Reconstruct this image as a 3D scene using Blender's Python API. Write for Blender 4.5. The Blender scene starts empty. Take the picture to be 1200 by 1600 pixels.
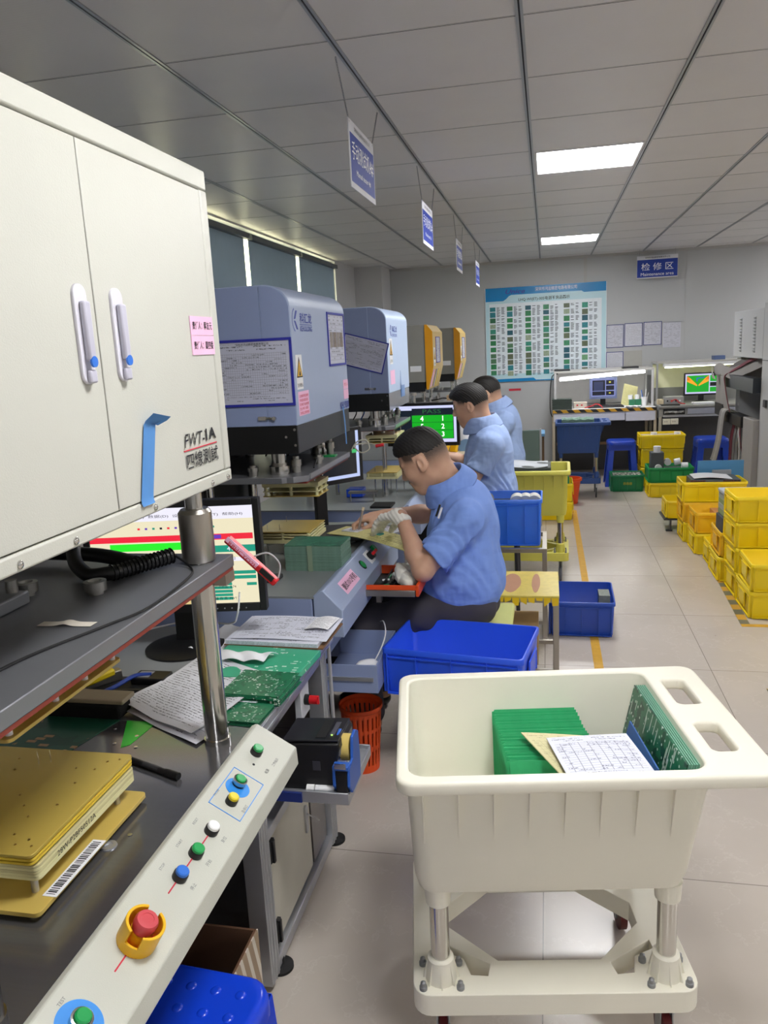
import bpy, math, random
import numpy as np
from mathutils import Vector, Matrix

# ------------------------------------------------------------------ camera
SC = bpy.context.scene
COL = SC.collection
YAW, PITCH, ROLL, FPX, CAMZ = 0.212715, 0.206535, -0.0507902, 1215.154, 1.62327
def _cam_axes():
    cy, sy, cp, sp = math.cos(YAW), math.sin(YAW), math.cos(PITCH), math.sin(PITCH)
    f = Vector((-sy*cp, cy*cp, -sp)); r = Vector((cy, sy, 0)); u = r.cross(f)
    cr, sr = math.cos(ROLL), math.sin(ROLL)
    return r*cr+u*sr, u*cr-r*sr, f
_r, _u, _f = _cam_axes()
cd = bpy.data.cameras.new('camera'); cam = bpy.data.objects.new('camera', cd); COL.objects.link(cam)
cam.matrix_world = Matrix(((_r.x, _u.x, -_f.x, 0), (_r.y, _u.y, -_f.y, 0), (_r.z, _u.z, -_f.z, CAMZ), (0, 0, 0, 1)))
cd.sensor_fit = 'VERTICAL'; cd.sensor_height = 36; cd.lens = FPX/1600*36; cd.clip_start = 0.02; cd.clip_end = 60
SC.camera = cam
SC.view_settings.view_transform = 'Standard'; SC.view_settings.look = 'None'
SC.view_settings.exposure = 0.25; SC.view_settings.gamma = 1.0
try: SC.view_settings.use_curve_mapping = False
except Exception: pass

# ------------------------------------------------------------------ light levels
LAMP_E = 34.0       # ceiling panel emission
DAY_E = 5.5         # daylight outside the windows
TUBE_E = 14.0        # bench tubes
w = bpy.data.worlds.new('world'); SC.world = w; w.use_nodes = True
w.node_tree.nodes['Background'].inputs[0].default_value = (1.0, 0.95, 0.60, 1)
w.node_tree.nodes['Background'].inputs[1].default_value = DAY_E

# ------------------------------------------------------------------ materials
def srgb(c):
    if isinstance(c, str):
        c = c.lstrip('#'); c = [int(c[i:i+2], 16)/255 for i in (0, 2, 4)]
    return tuple((x/12.92 if x <= .04045 else ((x+.055)/1.055)**2.4) for x in c)+(1,)
MATS = {}
class NT:
    def __init__(s, name):
        s.m = bpy.data.materials.new(name); s.m.use_nodes = True
        s.nt = s.m.node_tree; s.b = s.nt.nodes['Principled BSDF']; s._tc = None
    def n(s, t, **k):
        x = s.nt.nodes.new(t)
        for a, v in k.items(): setattr(x, a, v)
        return x
    def l(s, a, b): s.nt.links.new(a, b)
    def tc(s, k='Object'):
        if s._tc is None: s._tc = s.n('ShaderNodeTexCoord')
        return s._tc.outputs[k]
    def mp(s, v, scale=(1, 1, 1), rot=(0, 0, 0), loc=(0, 0, 0)):
        x = s.n('ShaderNodeMapping'); s.l(v, x.inputs[0])
        x.inputs['Scale'].default_value = scale; x.inputs['Rotation'].default_value = rot; x.inputs['Location'].default_value = loc
        return x.outputs[0]
    def mth(s, op, a, b=None, c=None):
        x = s.n('ShaderNodeMath', operation=op)
        for i, v in enumerate((a, b, c)):
            if v is None: continue
            if hasattr(v, 'links'): s.l(v, x.inputs[i])
            else: x.inputs[i].default_value = v
        return x.outputs[0]
    def sep(s, v):
        x = s.n('ShaderNodeSeparateXYZ'); s.l(v, x.inputs[0]); return x.outputs
    def noise(s, v, scale, detail=3, rough=.5):
        x = s.n('ShaderNodeTexNoise'); s.l(v, x.inputs['Vector'])
        x.inputs['Scale'].default_value = scale; x.inputs['Detail'].default_value = detail; x.inputs['Roughness'].default_value = rough
        return x.outputs[0]
    def voro(s, v, scale, feat='F1'):
        x = s.n('ShaderNodeTexVoronoi', feature=feat); s.l(v, x.inputs['Vector']); x.inputs['Scale'].default_value = scale
        return x.outputs
    def mix(s, f, a, b):
        x = s.n('ShaderNodeMix', data_type='RGBA')
        if hasattr(f, 'links'): s.l(f, x.inputs[0])
        else: x.inputs[0].default_value = f
        for i, v in ((6, a), (7, b)):
            if hasattr(v, 'links'): s.l(v, x.inputs[i])
            else: x.inputs[i].default_value = v
        return x.outputs[2]
    def base(s, v):
        if hasattr(v, 'links'): s.l(v, s.b.inputs['Base Color'])
        else: s.b.inputs['Base Color'].default_value = v
    def bump(s, h, strength=.2, dist=.002):
        x = s.n('ShaderNodeBump'); x.inputs['Strength'].default_value = strength; x.inputs['Distance'].default_value = dist
        s.l(h, x.inputs['Height']); s.l(x.outputs[0], s.b.inputs['Normal'])
    def set(s, rough=None, metal=None, spec=None):
        if rough is not None: s.b.inputs['Roughness'].default_value = rough
        if metal is not None: s.b.inputs['Metallic'].default_value = metal
        if spec is not None: s.b.inputs['Specular IOR Level'].default_value = spec
        return s
def mat(name, col, rough=.5, metal=0, var=.06, vs=14, bump=0, bs=200, spec=None, emit=0, alpha=None, trans=0):
    """plain procedural material: base colour with a slight noise variation and optional fine bump"""
    if name in MATS: return MATS[name]
    t = NT(name); c = srgb(col)
    n = t.noise(t.tc(), vs, 3)
    d = tuple(x*(1-var) for x in c[:3])+(1,); e = tuple(min(1, x*(1+var)) for x in c[:3])+(1,)
    t.base(t.mix(n, d, e)); t.set(rough, metal, spec)
    if bump: t.bump(t.noise(t.tc(), bs, 2), bump, .001)
    if emit:
        t.b.inputs['Emission Color'].default_value = c; t.b.inputs['Emission Strength'].default_value = emit
    if trans: t.b.inputs['Transmission Weight'].default_value = trans; t.b.inputs['IOR'].default_value = 1.45
    if alpha is not None: t.b.inputs['Alpha'].default_value = alpha
    MATS[name] = t.m
    return t.m
def emis(name, col, e=1.0):
    if name in MATS: return MATS[name]
    t = NT(name); c = srgb(col); t.base((.01, .01, .01, 1)); t.set(.25)
    t.b.inputs['Emission Color'].default_value = c; t.b.inputs['Emission Strength'].default_value = e
    MATS[name] = t.m; return t.m

# ------------------------------------------------------------------ mesh building
class MB:
    def __init__(s): s.v = []; s.f = []; s.mi = []; s.uv = {}; s.cur = 0; s.M = None; s.g = []
    def m(s, i): s.cur = i; return s
    def at(s, M): s.M = M; return s
    def _add(s, vs, fs, uvs=None):
        b = len(s.v); s.g.append((b, len(s.f)))
        if s.M is not None: vs = [s.M @ Vector(v) for v in vs]
        s.v += [tuple(v) for v in vs]
        for k, f in enumerate(fs):
            if uvs and uvs[k]: s.uv[len(s.f)] = uvs[k]
            s.f.append([b+i for i in f]); s.mi.append(s.cur)
        return s
    def box(s, x0, x1, y0, y1, z0, z1, uvtop=False):
        if x0 > x1: x0, x1 = x1, x0
        if y0 > y1: y0, y1 = y1, y0
        if z0 > z1: z0, z1 = z1, z0
        vs = [(x, y, z) for z in (z0, z1) for y in (y0, y1) for x in (x0, x1)]
        u = [(0, 0), (1, 0), (1, 1), (0, 1)]
        fs = [(0, 2, 3, 1), (4, 5, 7, 6), (0, 1, 5, 4), (2, 6, 7, 3), (0, 4, 6, 2), (1, 3, 7, 5)]
        return s._add(vs, fs, [None, u, u, None, None, u])
    def obox(s, c, ax, ay, az):
        c, ax, ay, az = map(Vector, (c, ax, ay, az))
        vs = [c+ax*i+ay*j+az*k for k in (-1, 1) for j in (-1, 1) for i in (-1, 1)]
        u = [(0, 0), (1, 0), (1, 1), (0, 1)]
        return s._add(vs, [(0, 2, 3, 1), (4, 5, 7, 6), (0, 1, 5, 4), (2, 6, 7, 3), (0, 4, 6, 2), (1, 3, 7, 5)], [None, u, None, None, None, None])
    def beam(s, p0, p1, w, h, up=(0, 0, 1)):
        p0, p1, up = Vector(p0), Vector(p1), Vector(up)
        d = (p1-p0); L = d.length; d.normalize()
        sd = d.cross(up)
        if sd.length < 1e-4: sd = d.cross(Vector((0, 1, 0)))
        sd.normalize(); uu = sd.cross(d)
        return s.obox((p0+p1)/2, d*L/2, sd*w/2, uu*h/2)
    def cyl(s, p0, p1, r0, r1=None, n=20, caps=True):
        r1 = r0 if r1 is None else r1
        p0, p1 = Vector(p0), Vector(p1); d = (p1-p0).normalized()
        a = d.orthogonal().normalized(); b = d.cross(a)
        vs = []
        for p, r in ((p0, r0), (p1, r1)):
            for i in range(n):
                t = 2*math.pi*i/n; vs.append(p+a*math.cos(t)*r+b*math.sin(t)*r)
        fs = [(i, (i+1) % n, n+(i+1) % n, n+i) for i in range(n)]
        if caps: fs += [tuple(range(n-1, -1, -1)), tuple(range(n, 2*n))]
        return s._add(vs, fs)
    def lathe(s, prof, o=(0, 0, 0), n=28, ax=(0, 0, 1), cap=True):
        """prof: list of (r, h) along axis ax from origin o"""
        o, d = Vector(o), Vector(ax).normalized(); a = d.orthogonal().normalized(); b = d.cross(a)
        vs = []
        for r, h in prof:
            for i in range(n):
                t = 2*math.pi*i/n; vs.append(o+d*h+(a*math.cos(t)+b*math.sin(t))*r)
        fs = []
        for k in range(len(prof)-1):
            for i in range(n):
                j = (i+1) % n; fs.append((k*n+i, k*n+j, (k+1)*n+j, (k+1)*n+i))
        if cap:
            fs.append(tuple(range(n-1, -1, -1))); e = (len(prof)-1)*n; fs.append(tuple(range(e, e+n)))
        return s._add(vs, fs)
    def tube(s, pts, r, n=10, smooth=6, caps=True):
        pts = [Vector(p) for p in pts]
        if smooth and len(pts) > 2:
            q = []
            for i in range(len(pts)-1):
                p0 = pts[max(i-1, 0)]; p1 = pts[i]; p2 = pts[i+1]; p3 = pts[min(i+2, len(pts)-1)]
                for k in range(smooth):
                    t = k/smooth
                    q.append(.5*((2*p1)+(p2-p0)*t+(2*p0-5*p1+4*p2-p3)*t*t+(3*p1-p0-3*p2+p3)*t**3))
            q.append(pts[-1]); pts = q
        vs = []; a = None
        for i, p in enumerate(pts):
            d = (pts[min(i+1, len(pts)-1)]-pts[max(i-1, 0)]).normalized()
            a = d.orthogonal().normalized() if a is None else (a-d*a.dot(d)).normalized()
            b = d.cross(a); rr = r(i/(len(pts)-1)) if callable(r) else r
            for k in range(n):
                t = 2*math.pi*k/n; vs.append(p+(a*math.cos(t)+b*math.sin(t))*rr)
        fs = [(i*n+k, i*n+(k+1) % n, (i+1)*n+(k+1) % n, (i+1)*n+k) for i in range(len(pts)-1) for k in range(n)]
        if caps: fs += [tuple(range(n-1, -1, -1)), tuple(range((len(pts)-1)*n, len(pts)*n))]
        return s._add(vs, fs)
    def prism(s, poly, p0, ex, ey, ez):
        """poly in (ex,ey) plane at p0, extruded by vector ez"""
        p0, ex, ey, ez = map(Vector, (p0, ex, ey, ez)); n = len(poly)
        A = [p0+ex*x+ey*y for x, y in poly]; B = [p+ez for p in A]
        fs = [tuple(range(n-1, -1, -1)), tuple(range(n, 2*n))]+[(i, (i+1) % n, n+(i+1) % n, n+i) for i in range(n)]
        return s._add(A+B, fs)
    def quad(s, a, b, c, d):
        return s._add([a, b, c, d], [(0, 1, 2, 3)], [[(0, 0), (1, 0), (1, 1), (0, 1)]])
    def loops(s, L, cap0=True, cap1=True):
        """list of equal-length closed loops"""
        n = len(L[0]); vs = [p for l in L for p in l]; fs = []
        for k in range(len(L)-1):
            for i in range(n):
                j = (i+1) % n; fs.append((k*n+i, k*n+j, (k+1)*n+j, (k+1)*n+i))
        if cap0: fs.append(tuple(range(n-1, -1, -1)))
        if cap1: fs.append(tuple(range((len(L)-1)*n, len(L)*n)))
        return s._add(vs, fs)
    def grid(s, fn, nu, nv, thick=0):
        """sheet fn(u,v)->xyz with uv; optional thickness downward"""
        vs = [fn(i/nu, j/nv) for j in range(nv+1) for i in range(nu+1)]
        fs = []; uv = []; W = nu+1
        for j in range(nv):
            for i in range(nu):
                fs.append((j*W+i, j*W+i+1, (j+1)*W+i+1, (j+1)*W+i))
                uv.append([(i/nu, j/nv), ((i+1)/nu, j/nv), ((i+1)/nu, (j+1)/nv), (i/nu, (j+1)/nv)])
        if thick:
            N = len(vs); vs = vs+[(x, y, z-thick) for x, y, z in vs]
            fs += [tuple(N+i for i in reversed(f)) for f in list(fs)]; uv += [None]*(nu*nv)
            ring = [i for i in range(W)]+[j*W+nu for j in range(1, nv+1)]+[nv*W+i for i in range(nu-1, -1, -1)]+[j*W for j in range(nv-1, 0, -1)]
            for k in range(len(ring)):
                a, b = ring[k], ring[(k+1) % len(ring)]
                fs.append((a, N+a, N+b, b)); uv.append(None)
        return s._add(vs, fs, uv)
def rrect(w, h, r, n=5, cx=0, cy=0):
    """rounded rectangle points (ccw)"""
    P = []
    for (sx, sy, a0) in ((1, -1, -90), (1, 1, 0), (-1, 1, 90), (-1, -1, 180)):
        for k in range(n+1):
            a = math.radians(a0+90*k/n); P.append((cx+sx*(w/2-r)+r*math.cos(a), cy+sy*(h/2-r)+r*math.sin(a)))
    return P
def mesh_from(name, mb, mats, off=None, smooth=35):
    me = bpy.data.meshes.new(name)
    vs = mb.v if off is None else [(off @ Vector(v)) for v in mb.v]
    me.from_pydata([tuple(v) for v in vs], [], mb.f)
    mats = mats if isinstance(mats, (list, tuple)) else [mats]
    for m_ in mats: me.materials.append(m_)
    if len(mats) > 1: me.polygons.foreach_set('material_index', [min(i, len(mats)-1) for i in mb.mi])
    if mb.uv:
        ul = me.uv_layers.new(name='UVMap')
        for fi, u in mb.uv.items():
            p = me.polygons[fi]
            for k, li in enumerate(p.loop_indices): ul.data[li].uv = u[k]
    me.update()
    if smooth:
        me.shade_smooth(); me.set_sharp_from_angle(angle=math.radians(smooth))
    return me
def props(o, label=None, cat=None, group=None, kind=None):
    if label: o['label'] = label
    if cat: o['category'] = cat
    if group: o['group'] = group
    if kind: o['kind'] = kind
    return o
def bevel(o, w, seg=2):
    b = o.modifiers.new('bevel', 'BEVEL'); b.width = w; b.segments = seg; b.limit_method = 'ANGLE'; b.angle_limit = math.radians(40)
    return o
def struct(name, mb, mats, smooth=35):
    o = bpy.data.objects.new(name, mesh_from(name, mb, mats, smooth=smooth)); COL.objects.link(o); o['kind'] = 'structure'
    return o
class T:
    """a thing: an Empty at its base; parts are given in local coordinates (or world=True)"""
    def __init__(s, name, label, cat, loc=(0, 0, 0), rz=0, group=None):
        s.o = bpy.data.objects.new(name, None); COL.objects.link(s.o); s.o.empty_display_size = .05
        s.o.location = loc; s.o.rotation_euler = (0, 0, rz)
        s.M = Matrix.Translation(Vector(loc)) @ Matrix.Rotation(rz, 4, 'Z'); s.I = s.M.inverted()
        props(s.o, label, cat, group)
    def part(s, name, mb, mats, parent=None, world=True, bev=0, smooth=35, label=None, kind=None, seg=2):
        off = s.I if world else None
        o = bpy.data.objects.new(name, mesh_from(name, mb, mats, off, smooth)); COL.objects.link(o)
        o.parent = parent or s.o
        if bev: bevel(o, bev, seg)
        props(o, label, None, None, kind)
        return o
    def each(s, name, mb, mats, parent=None, **k):
        """every primitive of mb becomes a part of its own"""
        G = mb.g+[(len(mb.v), len(mb.f))]; out = []
        for i in range(len(mb.g)):
            q = MB(); (v0, f0), (v1, f1) = G[i], G[i+1]; q.v = mb.v[v0:v1]; q.f = [[j-v0 for j in f] for f in mb.f[f0:f1]]; q.mi = mb.mi[f0:f1]
            out.append(s.part(name, q, mats, parent, **k))
        return out[0]
    def text(s, name, body, size, mat_, O, X, Y, parent=None, **k):
        mb = text_mb(body, size, O, X, Y, **k)
        return s.part(name, mb, mat_, parent, smooth=0)
def single(name, mb, mats, label, cat, group=None, bev=0, smooth=35, base=None, kind=None, rz=0, seg=2):
    """a thing that is one mesh, origin at its base centre; mesh given in world coordinates"""
    if base is None:
        V = np.array([tuple(v) for v in mb.v]); mn, mx = V.min(0), V.max(0); base = ((mn[0]+mx[0])/2, (mn[1]+mx[1])/2, mn[2])
    M = Matrix.Translation(Vector(base)) @ Matrix.Rotation(rz, 4, 'Z')
    o = bpy.data.objects.new(name, mesh_from(name, mb, mats, M.inverted(), smooth)); COL.objects.link(o)
    o.location = base; o.rotation_euler = (0, 0, rz)
    if bev: bevel(o, bev, seg)
    return props(o, label, cat, group, kind)
def copy_tree(o, parent=None):
    c = o.copy(); COL.objects.link(c); c.parent = parent
    for ch in list(o.children): copy_tree(ch, c)
    return c
_tc = {}
def text_mb(body, size, O, X, Y, align='LEFT', bold=0, shear=0, sx=1, lift=.0006, fit=None):
    """flat lettering; O = baseline origin (vertical centre if align ends with M), X, Y unit axes"""
    cu = bpy.data.curves.new('t', 'FONT'); cu.body = body; cu.size = 1; cu.shear = shear; cu.offset = bold; cu.resolution_u = 2
    ob = bpy.data.objects.new('t', cu); COL.objects.link(ob)
    dg = bpy.context.evaluated_depsgraph_get(); ev = ob.evaluated_get(dg); me = ev.to_mesh()
    V = [tuple(v.co) for v in me.vertices]; F = [tuple(p.vertices) for p in me.polygons]
    ev.to_mesh_clear(); bpy.data.objects.remove(ob); bpy.data.curves.remove(cu)
    mb = MB()
    if not V: return mb.quad(O, O, O, O)
    x0 = min(v[0] for v in V); x1 = max(v[0] for v in V); y0 = min(v[1] for v in V); y1 = max(v[1] for v in V)
    s = size/max(y1-y0, 1e-6)
    if fit: sx = fit/((x1-x0)*s)
    ox = {'L': x0, 'C': (x0+x1)/2, 'R': x1}[align[0]]; oy = (y0+y1)/2 if align.endswith('M') else y0
    O, X, Y = Vector(O), Vector(X).normalized(), Vector(Y).normalized(); N = X.cross(Y)*lift
    mb._add([O+X*((v[0]-ox)*s*sx)+Y*((v[1]-oy)*s)+N for v in V], F)
    return mb
PX, PY, PZ = Vector((1, 0, 0)), Vector((0, 1, 0)), Vector((0, 0, 1))
def link_mb(dst, src, mi=None):
    b = len(dst.v); dst.v += src.v
    for k, f in enumerate(src.f):
        dst.f.append([i+b for i in f]); dst.mi.append(src.mi[k] if mi is None else mi)
    return dst
R = math.radians
random.seed(7)
# ------------------------------------------------------------------ material library
cream = mat('cream powder coat', '#c1c1b8', .38, bump=.35, bs=420, var=.02)
cream_d = mat('cream console paint', '#bfc0b5', .42, bump=.3, bs=500, var=.02)
white_pl = mat('white plastic', '#e9e9ec', .4)
ivory = mat('ivory cart plastic', '#ece8d8', .42, var=.035, vs=5)
blk = mat('black plastic', '#121214', .4)
blk_m = mat('matt black', '#0c0c0d', .7)
dkgrey = mat('dark grey metal', '#37373a', .45)
rubber = mat('black rubber', '#1a1a1a', .8)
steel = mat('polished steel', '#c9c7c2', .18, 1, var=.05)
steel_b = mat('brushed steel', '#b1aca4', .34, 1, bump=.1, bs=300)
alu = mat('aluminium profile', '#b9bbc0', .38, .75)
alu_d = mat('dull aluminium', '#8e9095', .45, .6)
gold = mat('yellow resin board', '#cfb45e', .32, .15, var=.06)
gold_e = mat('pale resin edge', '#d8cc96', .5)
pale_y = mat('pale yellow acrylic', '#ddd7a4', .4)
bluep = mat('steel blue paint', '#8d9bc0', .42, bump=.15, bs=500, var=.02)
bluep_l = mat('light blue paint', '#9eacc9', .38, bump=.15, bs=500, var=.02)
cblue = mat('blue crate plastic', '#2b5ae8', .36, var=.08, vs=6)
stoolblue = mat('glossy blue stool plastic', '#123fd0', .22, var=.05)
dblue = mat('faded blue plastic', '#2a4d8e', .5, var=.08)
cyel = mat('yellow crate plastic', '#f3d516', .38, var=.07, vs=5)
cyel2 = mat('orange yellow crate plastic', '#f0bc18', .4, var=.07, vs=5)
cyel3 = mat('olive yellow cart plastic', '#cbc456', .45, var=.05)
cgreen = mat('green crate plastic', '#129048', .4, var=.06)
dgreen = mat('dark green crate plastic', '#0f7a4c', .4, var=.06)
orange = mat('orange plastic', '#e04d16', .42)
red = mat('red plastic', '#cc1c25', .35)
redbtn = mat('faded red button', '#c8454d', .4)
yel = mat('signal yellow plastic', '#e9b416', .35)
yelm = mat('amber painted metal', '#d9960a', .4)
sand = mat('sand painted metal', '#cdae62', .42)
mgrey = mat('warm grey painted metal', '#8c8b86', .45)
bgreen = mat('green button', '#119a4d', .3)
bblue = mat('blue button', '#2c6fd0', .3)
bwhite = mat('white button', '#eeeeee', .3)
byel = mat('yellow button', '#dfc81c', .3)
labelblue = mat('blue label vinyl', '#2c8be0', .45)
tapeblue = mat('blue masking tape', '#4f86c4', .7)
wpaper = mat('white paper', '#e8e9ee', .7, var=.03)
ink = mat('black ink', '#1c1c22', .7)
inkg = mat('grey ink', '#6b6b70', .7)
inkblue = mat('royal blue ink', '#27399c', .5)
inkred = mat('red ink', '#c8233a', .6)
pinkp = mat('pink paper', '#f0bddb', .7)
navy = mat('navy frame plastic', '#1d2a86', .45)
white_ink = mat('white ink', '#f2f4fa', .5)
pcbedge = mat('board edge green', '#6f8f80', .5, var=.25, vs=60)
pcbedge2 = mat('bright green board', '#36b475', .45, var=.15, vs=40)
cardb = mat('brown cardboard', '#6d4c36', .8)
cardb2 = mat('striped box paper', '#c3b19a', .8)
wall_m = mat('painted wall panel', '#b6b8ba', .5, var=.015, vs=1.5)
wall_w = mat('white painted wall', '#c9c8c9', .6, var=.015)
glassm = mat('clear glass', '#ffffff', .02, trans=1, var=0)
def skin_mat():
    t = NT('skin'); n = t.noise(t.tc(), 30, 3); c = t.mix(n, srgb('#c2957c'), srgb('#d0a78c'))
    def at(k):
        x = t.n('ShaderNodeAttribute'); x.attribute_name = k; return x.outputs['Fac']
    gr = t.noise(t.tc(), 700, 2); st = t.mth('MULTIPLY', at('stub'), t.mth('MULTIPLY_ADD', gr, .9, .40))
    c = t.mix(t.mth('MINIMUM', st, .93), c, srgb('#3a302a')); c = t.mix(t.mth('MULTIPLY', at('lip'), .7), c, srgb('#a5645a')); c = t.mix(t.mth('MULTIPLY', at('brow'), .85), c, srgb('#231a16'))
    t.base(c); t.set(.48); t.b.inputs['Subsurface Weight'].default_value = .08; t.b.inputs['Subsurface Radius'].default_value = (.02, .008, .004)
    t.bump(t.noise(t.tc(), 400, 2), .12, .001); return t.m
skin = skin_mat()
glove = mat('white knit glove', '#e4e1d8', .85, bump=.5, bs=900)
def cloth(name, col):
    t = NT(name); c = srgb(col); n = t.noise(t.tc(), 6, 3); t.base(t.mix(n, tuple(x*.95 for x in c[:3])+(1,), tuple(min(1, x*1.05) for x in c[:3])+(1,))); t.set(.82)
    w1 = t.noise(t.mp(t.tc(), (1, .5, 2.2), (0, R(35), 0)), 11, 1.5, .5); w2 = t.noise(t.mp(t.tc(), (2, .6, .8), (0, R(-30), 0)), 15, 1.2, .5)
    t.bump(t.mth('ADD', t.mth('ADD', w1, t.mth('MULTIPLY', w2, .7)), t.mth('MULTIPLY', t.noise(t.tc(), 600, 2), .02)), .5, .02); return t.m
shirt_m = cloth('blue work shirt cotton', '#7b9be2')
shirt2_m = cloth('washed blue work shirt cotton', '#98afdc')
trou_m = mat('charcoal trousers', '#3f3c44', .85)
trou2_m = mat('black trousers', '#131216', .85)
hair_m = mat('black hair', '#15110f', .6, bump=1, bs=420, var=.4, vs=160)
stub_m = mat('shaved hair stubble', '#57453a', .7, bump=.3, bs=900, var=.3, vs=200)
lip_m = mat('lip skin', '#9c5f50', .5)
ribbon_m = None

def form_mat(name, col='#dfe0ea', kind='text', inkc='#33343c', nu=30, nv=24, seed=0, amt=1.0):
    """printed sheet: uses UV 0..1. kinds: text (rows of print), grid (ruled table), rules (ruled lines)"""
    if name in MATS: return MATS[name]
    t = NT(name); uv = t.tc('UV'); s = t.sep(uv); u, v = s[0], s[1]
    def band(x, n, w):  # thin line
        return t.mth('LESS_THAN', t.mth('FRACT', t.mth('MULTIPLY', x, n)), w)
    def inside(x, a, b): return t.mth('MULTIPLY', t.mth('GREATER_THAN', x, a), t.mth('LESS_THAN', x, b))
    def rows(n, dens, a, b, sc=60):
        fr = t.mth('FRACT', t.mth('MULTIPLY', v, n)); rowm = inside(fr, .3, .72)
        fl = t.mth('FLOOR', t.mth('MULTIPLY', v, n))
        cx = t.n('ShaderNodeCombineXYZ'); t.l(t.mth('MULTIPLY', u, sc), cx.inputs[0]); t.l(t.mth('MULTIPLY', fl, 7.31), cx.inputs[1]); t.l(t.mth('MULTIPLY', fr, 2.5), cx.inputs[2])
        n1 = t.noise(cx.outputs[0], 1.0, 2, .7)
        cy = t.n('ShaderNodeCombineXYZ'); t.l(t.mth('MULTIPLY', u, 5.0), cy.inputs[0]); t.l(t.mth('MULTIPLY', fl, 3.77+seed), cy.inputs[1])
        n2 = t.noise(cy.outputs[0], 1.0, 0)
        m = t.mth('MULTIPLY', rowm, t.mth('GREATER_THAN', n1, .5))
        m = t.mth('MULTIPLY', m, t.mth('GREATER_THAN', n2, 1-dens))
        m = t.mth('MULTIPLY', m, inside(v, a, b)); return t.mth('MULTIPLY', m, inside(u, .05, .95))
    if kind == 'grid':
        g = t.mth('MAXIMUM', band(u, nu, .09), band(v, nv, .10)); g = t.mth('MULTIPLY', g, t.mth('MULTIPLY', inside(u, .05, .96), inside(v, .14, .82)))
        f = t.mth('MAXIMUM', t.mth('MULTIPLY', g, .7), rows(nv, .42, .14, .82)); f = t.mth('MAXIMUM', f, rows(20, .55, .84, .97)); f = t.mth('MAXIMUM', f, rows(30, .5, .03, .12))
    elif kind == 'rules':
        g = t.mth('MULTIPLY', band(v, nv, .10), t.mth('MULTIPLY', inside(u, .05, .96), inside(v, .06, .86)))
        g2 = t.mth('MULTIPLY', band(u, 9, .02), inside(v, .06, .86))
        f = t.mth('MAXIMUM', t.mth('MULTIPLY', t.mth('MAXIMUM', g, g2), .6), rows(nv, .48, .06, .97))
    else:
        f = rows(nv, .66, .05, .95)
    pap = srgb(col); f = t.mth('MULTIPLY', f, .8*amt)
    nn = t.noise(t.mp(uv, (3, 3, 3)), 1.5, 2); base = t.mix(nn, tuple(x*.93 for x in pap[:3])+(1,), pap)
    t.base(t.mix(f, base, srgb(inkc))); t.set(.6)
    MATS[name] = t.m; return t.m

def pcb_mat(name, col='#1f6a4a', pad='#b9c4a8', dark='#0f4a33', sc=40, thr=.64, mode='trace'):
    if name in MATS: return MATS[name]
    t = NT(name); v = t.tc()
    a = t.mth('GREATER_THAN', t.noise(v, sc*.6, 1), .56)
    br = t.n('ShaderNodeTexBrick'); t.l(v, br.inputs['Vector']); br.inputs['Scale'].default_value = sc; br.inputs['Mortar Size'].default_value = .03
    br.inputs['Color1'].default_value = (0, 0, 0, 1); br.inputs['Color2'].default_value = (1, 1, 1, 1); br.inputs['Mortar'].default_value = (0, 0, 0, 1)
    vo = t.voro(v, sc*1.3); pads = t.mth('LESS_THAN', vo[0], .22); sel = t.mth('GREATER_THAN', t.noise(v, sc*.35, 2), thr-.1)
    f = t.mth('MULTIPLY', t.mth('MAXIMUM', pads, t.mth('GREATER_THAN', br.outputs[0], .86)), sel)
    base = t.mix(a, srgb(col), srgb(dark)) if mode == 'trace' else srgb(col)
    t.base(t.mix(f, base, srgb(pad))); t.set(.32)
    MATS[name] = t.m; return t.m
pcb_a = pcb_mat('green circuit board', '#3fa882', '#d5e6da', '#3fa882', 34, .70)
pcb_b = pcb_mat('dark green circuit board', '#1d5a44', '#b48d5e', '#174c39', 18, .66)
pcb_c = pcb_mat('dense green circuit board', '#1f6f4c', '#c9d6cc', '#185c40', 85, .62)
pcb_y = pcb_mat('pale yellow printed panel', '#d8d08e', '#9a8b5a', '#c9c080', 60, .55)

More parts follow.
